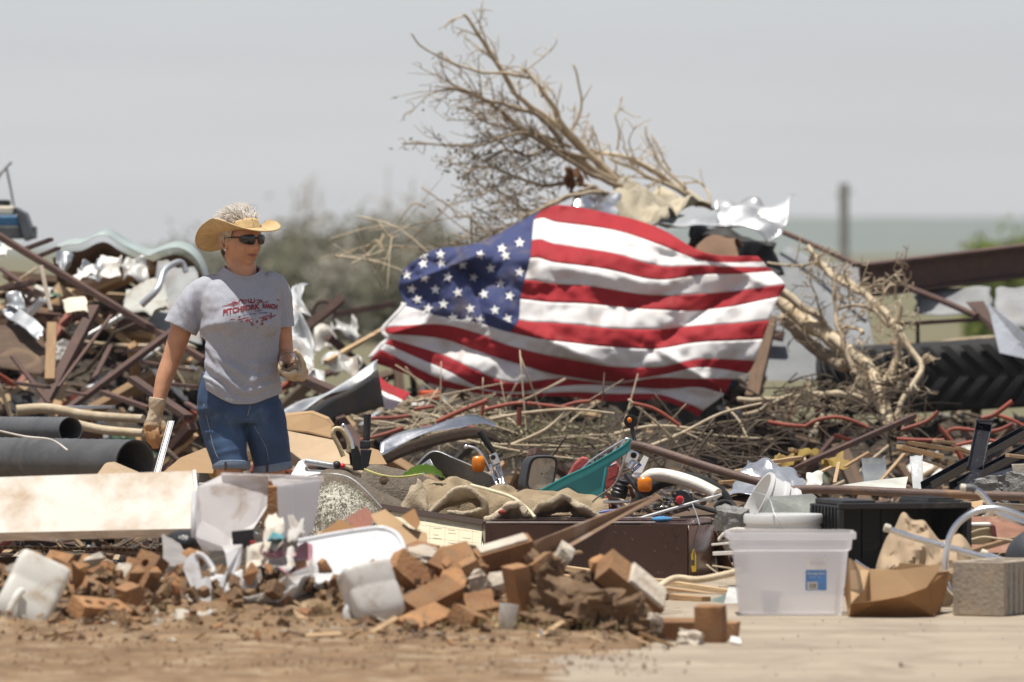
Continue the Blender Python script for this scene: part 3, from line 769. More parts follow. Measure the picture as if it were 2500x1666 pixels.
def stroke(m, pts, w):
    c = catmull([V(x, y, 0) for x, y in pts], 6); n = len(c); vs = []
    for i in range(n):
        t = (c[min(i + 1, n - 1)] - c[max(i - 1, 0)]); t = t.normalized() if t.length else V(1, 0, 0); s_ = V(-t.y, t.x, 0)
        k = w * (.25 + .75 * math.sin(math.pi * (i + .6) / n))
        for sg_ in (-1, 1):
            p = c[i] + s_ * sg_ * k; q = wl(p.x, p.y); vs.append(on_shirt(q.x, q.z))
    m.add(vs, [(2 * i, 2 * i + 1, 2 * i + 3, 2 * i + 2) for i in range(n - 1)])
# letters follow the chest: left word rises, second word bends over the bust
print_text('PITCHFORK', 548, 636, 769.5, 754, 13.0, 1.5, PRINT, 'lettering', .042)
print_text('RANCH', 642, 676, 753, 755, 12.0, 0, PRINT, 'lettering', .042)
print_text('1883', 624, 642, 761.5, 759, 3.2, 0, PRINTB, 'lettering', .01)
print_text('Guthrie, Texas', 594, 655, 771, 765, 4.6, 1, PRINTB, 'lettering', .012)
orn = M()
def T(q): return [(530 + x / 13.065, 700 + y / 13.065) for x, y in q]
for q, w in (([(190, 620), (330, 600), (450, 560), (600, 510), (760, 520)], 1.3), ([(420, 620), (520, 590), (640, 560), (780, 555)], 1.1), ([(500, 500), (580, 490), (680, 500)], 1.2), ([(600, 640), (540, 620), (580, 560)], 1.1),
             ([(700, 500), (740, 440), (800, 420), (830, 470), (790, 510)], 1.5), ([(980, 440), (880, 430), (840, 480), (890, 525), (970, 510)], 1.5), ([(930, 470), (960, 450), (975, 480)], 1.0),
             ([(1020, 380), (1025, 470), (1060, 505), (1200, 500), (1210, 380)], 1.7), ([(1105, 380), (1108, 540)], 1.6), ([(1250, 440), (1340, 430), (1370, 480), (1320, 520), (1250, 510)], 1.5),
             ([(1380, 430), (1430, 440), (1420, 500), (1490, 480)], 1.5), ([(1480, 525), (1600, 490), (1640, 460)], 1.1), ([(1880, 420), (1970, 430)], .9),
             ([(420, 1060), (520, 1035), (620, 1040)], 1.0), ([(650, 1060), (800, 1030), (930, 1000), (1050, 985)], 1.4), ([(790, 950), (720, 960), (740, 1010)], 1.2), ([(760, 1100), (850, 1080)], 1.2),
             ([(920, 1070), (1010, 1040), (960, 1090), (1010, 1130)], 1.5), ([(1170, 1040), (1070, 1030), (1050, 1090), (1130, 1120), (1165, 1080)], 1.5), ([(1180, 1160), (1110, 1170), (1150, 1215), (1210, 1190)], 1.4),
             ([(1380, 1000), (1480, 990), (1520, 1050), (1430, 1090)], 1.5), ([(1440, 1050), (1480, 1070)], 1.1), ([(1400, 1195), (1470, 1190), (1490, 1150), (1430, 1130)], 1.4), ([(1520, 990), (1600, 1000), (1560, 1070), (1630, 1020)], 1.6),
             ([(1480, 960), (1640, 930), (1800, 940), (1890, 890)], 1.4), ([(1680, 860), (1740, 850), (1740, 920)], 1.2), ([(1660, 1000), (1770, 985)], 1.2), ([(1295, 1060), (1300, 1150)], 2.4), ([(1305, 1250), (1310, 1310)], .9)):
    stroke(orn, T(q), w)
obj_local('ornament', orn, PRINT, None, parent=shirt)['kind'] = 'stuff'

# --- shorts ---------------------------------------------------------
dm = M()
dm.loft([ellipse_ring((cx, cy, z), rx, ry, TY, 40, pw=2.25) for z, cx, cy, rx, ry in ((.70, -.012, .0, .165, .108), (.75, -.014, .0, .177, .118), (.80, -.016, .0, .178, .120), (.86, -.016, .0, .168, .112), (.92, -.014, .0, .155, .106))])
LL = catmull([V(-.092, -.002, .77), V(-.083, -.015, .70), V(-.062, -.045, .60), wl(566, 1141, -.065), wl(566, 1146, -.066)], 5)
LRr = catmull([V(.078, .01, .77), V(.098, .014, .70), V(.118, .022, .60), wl(666, 1146, .03), wl(667, 1152, .03)], 5)
dm.tube(LL, lerp_list([.096, .097, .092, .080, .074, .073], len(LL)), 26); dm.tube(LRr, lerp_list([.094, .095, .090, .083, .079, .078], len(LRr)), 26)
jean_me = remeshed(dm, .006, 5, 'shorts')
bm = bmesh.new(); bm.from_mesh(jean_me)
kill = []
for f in bm.faces:
    c = f.calc_center_median(); LG = LL if c.x < (.045 if c.z < .6 else .02) else LRr
    if c.z < .58 and (c - LG[-1]).dot((LG[-1] - LG[-6]).normalized()) > -.006: kill.append(f)
bmesh.ops.delete(bm, geom=kill, context='FACES')
JF = [((478, 1000), (545, 990), 5, .004), ((482, 1020), (550, 1012), 5, -.004), ((490, 1040), (560, 1030), 5, .003), ((500, 1075), (600, 1050), 8, -.003), ((604, 1022), (560, 1000), 6, .004), ((606, 1020), (660, 985), 7, .004), ((604, 1030), (570, 1060), 8, -.004), ((515, 1110), (600, 1090), 6, .003), ((625, 1060), (690, 1080), 8, .003), ((492, 1055), (530, 1052), 5, .004), ((605, 985), (604, 1030), 5, -.005)]
for v in bm.verts:
    p = v.co.copy(); q = V(p.x, 0, p.z); add = .0025 * noise.noise(p * 22)
    if p.y < .05:
        for (a, b, w, am) in JF: add += fold(q, wl(*a), wl(*b), w / WS, am)
    v.co = p + v.normal * add
bm.to_mesh(jean_me); bm.free()
shorts = link('shorts', jean_me, DENIM, woman, smooth=0); shorts['label'] = 'blue denim shorts with rolled cuffs'
jb = BVHTree.FromPolygons([v.co.copy() for v in jean_me.vertices], [tuple(p.vertices) for p in jean_me.polygons])
for LG, rad in ((LL, .075), (LRr, .080)):
    ax = (LG[-1] - LG[-6]).normalized(); e = LG[-1]; m = M()
    m.tube([e - ax * .036, e - ax * .033, e - ax * .02, e - ax * .005, e, e - ax * .004], [rad + .000, rad + .006, rad + .0065, rad + .006, rad + .001, rad - .008], 30, cap=False)
    cf = obj_local('cuff', m, DENIMC, 60, parent=shorts)
    ss = M(); d0 = e - ax * .018 + V(-.012, -rad - .0085, 0); ss.box(d0 + V(-.01, .002, 0), (.010, .004, .036)); obj_local('seam', ss, mat('seam_brown', (.08, .06, .06), .9, dirt=0, bump=0), parent=cf)
def seam(pts, name='seam'):
    c = []
    for x, y in pts:
        q = wl(x, y); h = jb.ray_cast(V(q.x, -1, q.z), V(0, 1, 0))
        if h[0] is not None: c.append(h[0] + V(0, -.001, 0))
    if len(c) > 1: obj_local(name, M().tube(catmull(c, 3), .0011, 5), STITCH, 0, parent=shorts)
seam([(499, 985), (512, 1040), (523, 1090), (536, 1120)]); seam([(613, 985), (606, 1015)]); seam([(622, 1040), (650, 1090), (656, 1125)])

# --- gloves ---------------------------------------------------------
def glove(mm, name, mt):
    me = remeshed(mm, .0028, 3, name); g = link(name, me, mt, woman, smooth=0)
    bm = bmesh.new(); bm.from_mesh(me)
    for v in bm.verts: v.co += v.normal * (.0022 * noise.noise(v.co * 60) + .002 * noise.noise(v.co * 24))
    bm.to_mesh(me); bm.free(); return g
g = M()
g.tube([wl(386, 972, -.021), wl(384, 985, -.022), wl(381, 1003, -.022), wl(377, 1022, -.024), wl(374, 1040, -.028), wl(373, 1050, -.03)], [.038, .037, .031, .034, .036, .030], 18, ell=[.85, .85, .8, .72, .66, .6], up=(1, 0, 0))
for fx, fy, ln, r, yo in ((358, 1044, 40, .0115, -.018), (366, 1048, 44, .012, -.030), (375, 1049, 42, .012, -.036), (384, 1046, 34, .0112, -.038)):
    a = wl(fx, fy, yo); b = wl(fx + 2, fy + ln * .45, yo - .012); c = wl(fx + 7, fy + ln * .8, yo - .006); d = wl(fx + 11, fy + ln, yo + .012)
    cc = catmull([wl(fx + 3, fy - 18, yo + .008), a, b, c, d], 4); g.tube(cc, lerp_list([r, r * 1.05, r, r * .95, r * .8], len(cc)), 10)
cc = catmull([wl(392, 1018, -.022), wl(399, 1034, -.034), wl(402, 1052, -.040), wl(400, 1068, -.044)], 4); g.tube(cc, lerp_list([.014, .0145, .0135, .010], len(cc)), 10)
glove(g, 'glove', GLOVE2)
# right hand closes round a glass jar
JA = wl(703, 878, -.165); JDIR = V(.36, .86, -.36).normalized()
jx = JDIR.cross(V(0, 0, 1)).normalized(); jz = jx.cross(JDIR)
JM = Matrix.Translation(JA) @ Matrix((jx, jz, JDIR)).transposed().to_4x4()
g = M(); hc = JA + JDIR * .075
def jp(ang, r, t): return JA + JDIR * t + (jx * math.cos(ang) + jz * math.sin(ang)) * r
wrist = V(.228, -.055, .945)
palm = jp(R(-35), .052, .085)
g.tube([V(.222, -.045, .952), wrist.lerp(palm, .35), palm, jp(R(-50), .055, .06)], [.034, .034, .036, .026], 16, ell=[.9, .85, .7, .7])
for t, r, a0, a1 in ((.038, .0108, -45, -190), (.058, .0115, -40, -200), (.079, .0118, -40, -200), (.099, .0112, -40, -185)):
    cc = [jp(R(a0 + (a1 - a0) * k / 9), .050 if k < 8 else .047, t) for k in range(10)]; g.tube(cc, lerp_list([r, r, r * .95, r * .8], 10), 10)
cc = [jp(R(-35 + 95 * k / 7), .052 if k > 1 else .055, .085 - .012 * k) for k in range(8)]; g.tube(cc, lerp_list([.015, .014, .0125, .010], 8), 10)
glove(g, 'glove', GLOVE)
# jar: a thing in her hand
jar = thing('glass_jar', 'clear glass jar held in the woman\'s gloved left hand', 'jar', WO + JA)
GLASS, nt, out = new_mat('clear_glass'); gb = nd(nt, 'ShaderNodeBsdfGlass'); gb.inputs['Roughness'].default_value = .03; gb.inputs['IOR'].default_value = 1.3
tb = nd(nt, 'ShaderNodeBsdfTransparent'); mx = nd(nt, 'ShaderNodeMixShader'); mx.inputs[0].default_value = .35
nt.links.new(gb.outputs[0], mx.inputs[1]); nt.links.new(tb.outputs[0], mx.inputs[2]); nt.links.new(mx.outputs[0], out.inputs[0])
JM2 = Matrix((jx, jz, JDIR)).transposed().to_4x4()
m = M().lathe([(.036, 0), (.0385, .002), (.039, .006), (.0385, .012), (.0385, .11), (.034, .118), (.002, .12), (.002, .116), (.0345, .112), (.0355, .10), (.0355, .012), (.0345, .004), (.036, 0)], 32, JM2)
link('glass', m.mesh('glass'), GLASS, jar, 40)
m = M().lathe([(.0395, .009), (.0412, .012), (.0395, .015)], 32, JM2); link('rim_bead', m.mesh('rim_bead'), GLASS, jar, 60)
# shoes (hidden by the rubble)
for LG in (LEG_L, LEG_R):
    f0 = LG[-1]; m = M().tube([f0 + V(0, .065, -.028), f0 + V(0, .03, -.022), f0 + V(.0, -.04, -.022), f0 + V(.005, -.13, -.034), f0 + V(.006, -.18, -.036)], [.026, .040, .044, .040, .022], 14, ell=[.8] * 5)
    obj_local('shoe', m, GREYPL, 60)
# ------------------------------------------------------------------ the flag
FLAG = [  # columns along the fly; each: 14 (x, y) stripe edges from top to bottom
 (0.00, [(1004, 640), (988, 655), (980, 672), (975, 690), (974, 706), (978, 722), (985, 735), (990, 748), (942, 802), (946, 818), (952, 830), (938, 842), (926, 856), (902, 884)]),
 (0.13, [(1070, 608), (1062, 632), (1060, 656), (1061, 680), (1064, 704), (1068, 728), (1072, 750), (1075, 773), (1068, 792), (1068, 824), (1070, 862), (1070, 895), (1068, 922), (1066, 940)]),
 (0.27, [(1172, 592), (1166, 618), (1162, 646), (1160, 674), (1160, 702), (1162, 732), (1164, 760), (1165, 788), (1160, 812), (1160, 855), (1162, 905), (1165, 943), (1166, 949), (1166, 960)]),
 (0.40, [(1322, 516), (1305, 538), (1300, 587), (1295, 630), (1281, 684), (1271, 730), (1266, 780), (1247, 811), (1245, 845), (1245, 884), (1252, 936), (1254, 958), (1255, 962), (1256, 970)]),
 (0.52, [(1381, 502), (1365, 545), (1360, 597), (1358, 641), (1356, 693), (1356, 739), (1356, 789), (1356, 833), (1358, 871), (1360, 914), (1360, 924), (1360, 944), (1360, 958), (1360, 968)]),
 (0.64, [(1495, 524), (1492, 561), (1491, 618), (1490, 660), (1490, 706), (1490, 748), (1490, 802), (1490, 848), (1491, 896), (1492, 933), (1492, 937), (1492, 941), (1492, 962), (1493, 981)]),
 (0.76, [(1612, 558), (1608, 597), (1606, 649), (1604, 683), (1603, 722), (1603, 758), (1603, 806), (1604, 852), (1606, 896), (1607, 916), (1608, 922), (1609, 949), (1610, 964), (1611, 977)]),
 (0.88, [(1722, 618), (1720, 638), (1718, 650), (1716, 672), (1714, 718), (1713, 758), (1712, 796), (1712, 836), (1712, 876), (1710, 896), (1706, 924), (1700, 944), (1680, 985), (1672, 998)]),
 (1.00, [(1850, 626), (1864, 640), (1874, 653), (1886, 664), (1917, 697), (1900, 728), (1877, 783), (1861, 829), (1843, 882), (1824, 913), (1789, 927), (1769, 963), (1716, 1003), (1706, 1019)]),
]
_us = np.array([c[0] for c in FLAG]); _tab = np.array([c[1] for c in FLAG], dtype=float)     # (9,14,2)
def crom(xs, ys, x):
    i = int(np.clip(np.searchsorted(xs, x) - 1, 0, len(xs) - 2)); t = (x - xs[i]) / (xs[i + 1] - xs[i])
    p1, p2 = ys[i], ys[i + 1]
    m1 = (ys[i + 1] - ys[max(i - 1, 0)]) / (xs[i + 1] - xs[max(i - 1, 0)]) * (xs[i + 1] - xs[i])
    j = min(i + 2, len(xs) - 1); m2 = (ys[j] - ys[i]) / (xs[j] - xs[i]) * (xs[i + 1] - xs[i])
    t2, t3 = t * t, t ** 3
    return (2 * t3 - 3 * t2 + 1) * p1 + (t3 - 2 * t2 + t) * m1 + (-2 * t3 + 3 * t2) * p2 + (t3 - t2) * m2
_vi = np.arange(14, dtype=float)
def flag_pt(u, v):
    col = crom(_us, _tab, u); q = crom(_vi, col, v * 13)
    x, y = float(q[0]), float(q[1]); s = 44 / F
    X = (x - 1250) * s; Z = (y - 600) * s
    d = 44.05 - .42 * sstep(495, 640, y) - .14 * sstep(620, 860, y) + .10 * sstep(880, 1010, y) - .10 * sstep(1250, 960, x)
    # long folds seen on the cloth: (line a -> b in photo pixels, width px, depth m, profile)
    for (ax, ay, bx, by, w, am) in ((1530, 900, 1850, 660, 55, .085), (1330, 650, 1640, 700, 40, -.05), (1640, 720, 1480, 760, 60, .05), (1260, 560, 1720, 640, 26, .05), (1180, 760, 1560, 930, 34, -.05),
                                    (960, 800, 1420, 940, 40, .06), (1060, 640, 1230, 700, 26, .06), (1000, 690, 1180, 620, 22, -.05), (1130, 600, 1180, 780, 26, .05), (1420, 600, 1440, 840, 40, -.03), (1760, 640, 1880, 700, 22, -.05), (1600, 850, 1780, 960, 26, -.05), (1040, 790, 960, 815, 22, -.08), (1400, 930, 1700, 960, 20, .06), (1690, 830, 1830, 700, 30, -.04)):
        dx, dy = bx - ax, by - ay; t = max(0, min(1, ((x - ax) * dx + (y - ay) * dy) / (dx * dx + dy * dy)))
        dd = math.hypot(x - ax - t * dx, y - ay - t * dy)
        d += 1.5 * am * math.exp(-dd / (w * .8)) * math.sin(math.pi * (.12 + .76 * t))
    d += .05 * noise.noise((X * 2.6, Z * 3.1, 2)) - .055 * abs(noise.noise((X * 3.2 + Z * 2.0, Z * 4.2, 5))) - .030 * abs(noise.noise((X * 7.0 - Z * 3, Z * 8.0, 9))) - .016 * abs(noise.noise((X * 15 + Z * 8, Z * 13, 3))) + .008 * noise.noise((X * 19, Z * 19, 7))
    x += 3.0 * noise.noise((X * 4, Z * 4, 12)); y += 3.0 * noise.noise((X * 4, Z * 4, 19))
    return P(x, y, d)
flag = thing('flag', 'large dirty american flag draped over the debris heap', 'flag', flag_pt(.5, 1.0))
cloth_red = mat('flag_red', (.38, .016, .024), .8, var=.08, nscale=3, dirt=.16, dirtcol=(.22, .07, .05), dscale=4, bump=.06, bscale=200, rand=0, transl=.10)
cloth_wht = mat('flag_white', (.80, .78, .77), .85, var=.03, nscale=3, dirt=.26, dirtcol=(.50, .39, .30), dscale=4.2, bump=.06, bscale=200, rand=0, transl=.10)
cloth_blu = mat('flag_blue', (.045, .060, .165), .85, var=.1, nscale=4, dirt=.34, dirtcol=(.20, .155, .12), dscale=5.5, bump=.06, bscale=200, rand=0, transl=.05)
NU = 150
def stripe(k, u0):
    m = M(); nu = int(NU * (1 - u0)) + 2; m.grid(lambda a, b: flag_pt(u0 + (1 - u0) * a, (k + b) / 13), nu, 8); return m
for k in range(13):
    obj('stripe', stripe(k, .40 if k < 7 else 0.0), cloth_red if k % 2 == 0 else cloth_wht, flag, smooth=0, solid=.003)
m = M(); m.grid(lambda a, b: flag_pt(.40 * a, 7 / 13 * b), 64, 60); canton = obj('canton', m, cloth_blu, flag, smooth=0, solid=.003)
STARM = mat('star_white', (.80, .79, .77), .85, var=.04, dirt=.15, dirtcol=(.45, .36, .27), dscale=5, bump=0, rand=.1)
def unP(p):
    f = p.y * _cp - (p.z - HC) * _sp; up = p.y * _sp + (p.z - HC) * _cp
    return 1250 + p.x / f * F, 833 - up / f * F
_cand = [(a, b) + unP(flag_pt(a, b)) for a in np.linspace(.004, .398, 40) for b in np.linspace(.004, 7 / 13 - .004, 34)]
def star_at(sx, sy, rad, rot):
    """five-pointed star sewn on the cloth near photo pixel (sx, sy)"""
    uc, vc, _, _ = min(_cand, key=lambda c: (c[2] - sx) ** 2 + (c[3] - sy) ** 2); e = .006
    a0 = np.array(unP(flag_pt(uc, vc))); ju = (np.array(unP(flag_pt(uc + e, vc))) - a0) / e; jv = (np.array(unP(flag_pt(uc, vc + e))) - a0) / e
    J = np.linalg.pinv(np.array([ju, jv]).T); m = M()
    tu = (flag_pt(uc + e, vc) - flag_pt(uc - e, vc)); tv = (flag_pt(uc, vc + e) - flag_pt(uc, vc - e))
    n = tu.cross(tv).normalized()
    if n.y > 0: n = -n
    pts = []
    for k in range(10):
        a = -math.pi / 2 + k * math.pi / 5 + rot; r = rad * (1 if k % 2 == 0 else .42)
        du, dv = J @ np.array([math.cos(a) * r, math.sin(a) * r])
        pts.append(flag_pt(min(.4, max(0, uc + du)), min(1, max(0, vc + dv))) + n * .006)
    m.add([flag_pt(uc, vc) + n * .0065] + pts, [(0, 1 + k, 1 + (k + 1) % 10) for k in range(10)]); return m
for k, (zx, zy) in enumerate([(1025, 375), (890, 422), (925, 463), (1008, 552), (900, 632), (795, 712), (960, 720), (865, 807), (585, 855), (755, 865), (935, 862), (518, 768), (440, 800), (365, 735), (325, 667), (467, 675), (620, 690), (720, 605), (825, 533), (653, 510), (558, 590), (512, 505), (505, 450), (400, 462), (395, 517), (415, 590), (290, 580), (705, 795), (760, 455), (690, 890)]):
    obj('star', star_at(880 + zx / 2.613, 450 + zy / 2.613, 13.2, .25 * math.sin(k * 2.3)), STARM, canton)
# white hoist band along the hoist edge
m = M(); m.grid(lambda a, b: flag_pt(0, .50 + .48 * b) + V(-.028 + .03 * a, .004, .0), 3, 30); obj('hoist_band', m, cloth_wht, flag, smooth=0, solid=.003)

# ------------------------------------------------------------------ fallen tree
def twiggy(m, c, r0, r1, n, L, spread, rr, ml=None, depth=1, tips=None, bias=V(0, 0, 0)):
    """twigs along a polyline c"""
    for i in range(n):
        k = rr.randint(int(len(c) * .25), len(c) - 2); p = c[k]; t = (c[k + 1] - c[k]).normalized()
        side = V(rr.gauss(0, 1), rr.gauss(0, .6), rr.gauss(0, 1)).normalized()
        dr = (t * .75 + side * spread + bias).normalized(); ln = L * rr.uniform(.4, 1.1)
        q = p + dr * ln * .5 + V(rr.gauss(0, .02), rr.gauss(0, .02), rr.gauss(0, .02)); e = p + dr * ln + V(rr.gauss(0, .05), 0, rr.gauss(0, .05)) * ln * 2
        cc = catmull([p, q, e], 3); m.tube(cc, lerp_list([r0, r1], len(cc)), 5)
        if tips is not None: tips.append((e, dr)); tips.append((q, dr))
        if depth > 1: twiggy(m, cc, r0 * .6, r1 * .8, 3, L * .45, spread * 1.2, rr, None, depth - 1, tips, bias)
def leaves(ml, tips, rr, per, s0, s1, sig):
    for e, dr in tips:
        for q in range(per):
            p = e + V(rr.gauss(0, sig), rr.gauss(0, sig), rr.gauss(0, sig)); a = (dr + V(rr.gauss(0, .8), rr.gauss(0, .8), rr.gauss(0, .8))).normalized(); b = a.orthogonal().normalized()
            b = (Matrix.Rotation(rr.uniform(0, 6.28), 3, a) @ b); s_ = rr.uniform(s0, s1)
            ml.add([p - a * s_, p + b * s_ * .4, p + a * s_, p - b * s_ * .4], [(0, 1, 2, 3)])
rr = random.Random(21)
def Q(pts, d0, d1):
    n = len(pts); return [P(x, y, d0 + (d1 - d0) * i / (n - 1)) for i, (x, y) in enumerate(pts)]
tree = thing('fallen_tree', 'uprooted tree whose bare crown sticks up behind the flag', 'tree', P(1640, 560, 45.4))
# main limbs read from the photograph (zoom of 950..1800 x 0..600)
def Z3(q): return [(950 + x / 2.613, y / 2.613) for x, y in q]
LIMBS = [([(1640, 1290), (1470, 1165), (1290, 1000), (1090, 820), (900, 680), (800, 590)], 46.2, 45.6, .034, .012, 'p'),
         ([(800, 590), (740, 480), (680, 385), (610, 280), (540, 180), (475, 100)], 45.6, 45.4, .016, .007, 'p'),
         ([(1470, 1180), (1230, 940), (1100, 800), (1050, 690), (960, 560), (900, 480), (850, 440)], 46.0, 45.2, .024, .006, 'p'),
         ([(1500, 1230), (1300, 1080), (1000, 900), (800, 790), (700, 700), (560, 600), (400, 560)], 45.9, 45.0, .026, .006, 'b'),
         ([(900, 505), (760, 480), (600, 460), (470, 430), (380, 390), (280, 335), (180, 280), (135, 210)], 45.3, 45.0, .009, .004, 'p'),
         ([(1100, 900), (950, 740), (760, 680), (640, 640), (500, 580), (300, 550)], 45.4, 44.9, .016, .004, 'b'),
         ([(1480, 1200), (1250, 1090), (1050, 960), (850, 850), (560, 930), (90, 910)], 45.8, 44.8, .016, .004, 'b'),
         ([(1400, 1240), (1200, 1170), (980, 1190), (800, 1120), (640, 1060), (480, 1110)], 45.6, 44.9, .014, .004, 'b'),
         ([(1300, 1190), (1100, 1270), (900, 1350), (780, 1270), (620, 1180)], 45.4, 44.9, .012, .004, 'b'),
         ([(1940, 1260), (1760, 1140), (1620, 1050), (1500, 1000), (1290, 965)], 46.2, 46.0, .022, .010, 'p'),
         ([(1900, 1250), (1700, 1150), (1530, 1060), (1390, 1010)], 46.0, 45.8, .014, .006, 'p'),
         ([(1380, 1100), (1350, 960), (1290, 800)], 46, 46, .008, .004, 'p'), ([(1160, 830), (1215, 720), (1215, 540), (1175, 405)], 46, 46, .008, .005, 'p'),
         ([(1450, 960), (1465, 830), (1445, 730), (1500, 685)], 46, 46, .006, .003, 'p'), ([(1890, 1210), (1750, 1060), (1660, 920), (1635, 790)], 46, 46, .010, .004, 'p'),
         ([(1800, 1090), (1720, 960), (1670, 850)], 46, 46, .007, .003, 'p'), ([(2050, 1310), (2030, 1210), (1980, 1160), (1870, 1160)], 45.6, 45.8, .009, .005, 'p'),
         ([(1350, 1230), (1200, 1240), (1060, 1290), (900, 1370), (760, 1470), (640, 1500)], 45.2, 44.8, .012, .004, 'b'),
         ([(1250, 1010), (1050, 950), (900, 990), (760, 960), (640, 1010)], 45.7, 45, .012, .004, 'b'), ([(1150, 930), (950, 860), (760, 820), (560, 760)], 45.7, 45, .010, .003, 'b')]
lf = M(); tips = []
for pts, d0, d1, r0, r1, kd in LIMBS:
    c = catmull(Q(Z3(pts), d0, d1), 5); m = M(); rad = lerp_list([r0, r1], len(c)); 
    c = [p + V(noise.noise(p * 9), 0, noise.noise(p * 9 + V(4, 0, 0))) * .012 for p in c]
    m.tube(c, rad, 8); tw = []
    if kd == 'b': twiggy(m, c, .0042, .0016, 20, .30, .7, rr, None, 2, tw, V(-.35, 0, .05)); tips += tw
    elif r0 > .012: twiggy(m, c, .005, .0022, 9, .24, .9, rr, None, 2, None)
    else: twiggy(m, c, .004, .002, 3, .12, 1.0, rr)
    obj('limb', m, BAREW if kd == 'p' else BARK, tree, smooth=0)
leaves(lf, [t for t in tips if rr.random() < (.42 if (t[0].z < P(0, 330, 45).z and t[0].x < P(1450, 0, 45).x) else .07)], rr, 2, .008, .019, .016)
obj('leaf_remnants', lf, LEAF, tree)['kind'] = 'stuff'
m = M(); leaves(m, [(P(1395, 430, 45.3), V(0, 0, -1))], rr, 40, .03, .05, .035); obj('dead_leaves', m, mat('rust_leaf', (.16, .075, .03), .8, dirt=0, transl=.3, bump=0), tree)['kind'] = 'stuff'

# torn-up root stock and trunk at the right of the flag
def Z4(q): return [(1800 + x / 2.413, 400 + y / 2.413) for x, y in q]
stump = thing('torn_tree_trunk', 'broken tree trunk with tangled bare roots beside the big tyre', 'tree', P(2170, 1060, 43.5))
for pts, d0, d1, r0, r1, kd, nt_ in [([(230, 760), (400, 930), (560, 1040), (690, 1180), (800, 1330), (890, 1540)], 44.2, 43.4, .046, .032, 'p', 8),
        ([(240, 740), (420, 870), (520, 950)], 44.0, 43.9, .026, .012, 'p', 6), ([(560, 1020), (760, 1180), (830, 1330), (900, 1560)], 43.8, 43.2, .03, .034, 'p', 8),
        ([(440, 560), (560, 650), (700, 730), (830, 830), (920, 920), (970, 1010)], 44.0, 43.4, .022, .014, 'p', 16), ([(420, 480), (470, 560), (600, 690), (720, 760)], 44, 43.6, .010, .014, 'p', 10),
        ([(970, 1000), (1020, 1100), (1085, 1200), (1060, 1270), (990, 1380), (930, 1510)], 43.4, 43.2, .016, .013, 'p', 8), ([(920, 930), (950, 1080), (910, 1220), (860, 1310)], 43.5, 43.3, .016, .02, 'p', 8),
        ([(940, 940), (960, 860), (950, 810)], 43.4, 43.4, .02, .012, 'p', 2), ([(930, 800), (930, 720), (965, 630)], 43.5, 43.5, .007, .006, 'b', 4), ([(840, 810), (870, 730), (900, 705)], 43.5, 43.5, .007, .006, 'p', 3),
        ([(180, 590), (330, 600), (450, 590)], 44, 43.8, .007, .006, 'p', 2), ([(580, 900), (570, 760), (575, 650)], 43.6, 43.7, .010, .008, 'b', 3), ([(700, 1250), (640, 1100), (590, 960), (580, 890)], 43.4, 43.6, .014, .010, 'b', 6),
        ([(0, 1390), (200, 1385), (380, 1365), (560, 1360), (700, 1370), (760, 1420)], 43.0, 43.2, .012, .022, 'p', 5), ([(40, 1480), (180, 1430), (240, 1390)], 42.8, 42.9, .008, .012, 'p', 2),
        ([(590, 960), (700, 970), (745, 1000)], 43.6, 43.5, .008, .012, 'p', 1), ([(600, 860), (700, 830), (800, 860), (900, 960)], 43.6, 43.4, .008, .010, 'b', 6), ([(500, 1000), (480, 840), (440, 720), (430, 590)], 43.9, 43.9, .006, .004, 'b', 3),
        ([(260, 900), (420, 1060), (560, 1150), (640, 1200)], 44.3, 43.7, .034, .036, 'b', 6), ([(1060, 1200), (1000, 1240), (880, 1290)], 43.3, 43.3, .007, .009, 'b', 4), ([(760, 1420), (600, 1440), (420, 1420), (300, 1400)], 43.1, 43.0, .006, .005, 'b', 5)]:
    c = catmull(Q(Z4(pts), d0, d1), 6); c = [p + V(noise.noise(p * 11), 0, noise.noise(p * 11 + V(4, 0, 0))) * .014 for p in c]
    m = M().tube(c, lerp_list([r0, r1], len(c)), 9); twiggy(m, c, .0045, .002, int(nt_ * 1.3), .17, 1.1, rr, None, 2)
    obj('root' if r0 < .045 else 'trunk', m, BAREW if kd == 'p' else BARK, stump, smooth=0)

# brush: heaps of broken twigs, too many to count, under the flag and at the stump
BARKD = mat('dark_bark', (.12, .088, .06), .9, col2=(.06, .044, .03), nscale=14, dirt=.2, dirtcol=(.34, .27, .19), bump=.5, bscale=40)
def brush(x0, x1, y0, y1, d0, d1, n, seed, name, matl, L=.35):
    r2 = random.Random(seed); m = M()
    for i in range(n):
        x = r2.uniform(x0, x1); y = r2.uniform(y0, y1); d = d0 + (d1 - d0) * (1 - (y - y0) / (y1 - y0)) + r2.uniform(-.25, .25)
        p = P(x, y, d); dr = V(r2.gauss(0, 1), r2.gauss(0, .5), r2.gauss(0, .35)).normalized(); ln = L * r2.uniform(.4, 1.5)
        c = catmull([p - dr * ln * .5, p + V(0, 0, r2.uniform(-.03, .06)), p + dr * ln * .5 + V(0, 0, r2.uniform(-.08, .08))], 3); r0 = r2.uniform(.002, .007)
        m.tube(c, lerp_list([r0, r0 * .5], len(c)), 5)
    o = obj(name, m, matl, smooth=0, kind='stuff'); return o
brush(1150, 1900, 1040, 1130, 39.5, 42.0, 150, 3, 'brushwood', BARKD); brush(1150, 1900, 1040, 1100, 40, 42.5, 30, 4, 'stripped_brushwood', BAREW, .6)
brush(1880, 2260, 930, 1090, 41.5, 43.6, 130, 5, 'brushwood', BARKD, .3); brush(900, 1250, 980, 1060, 41, 43, 70, 6, 'brushwood', BAREW, .4)
brush(1000, 1300, 500, 640, 45.0, 45.4, 30, 8, 'brushwood', BARK, .4)
brush(880, 1000, 560, 650, 44.6, 45.0, 18, 9, 'brushwood', BAREW, .35)
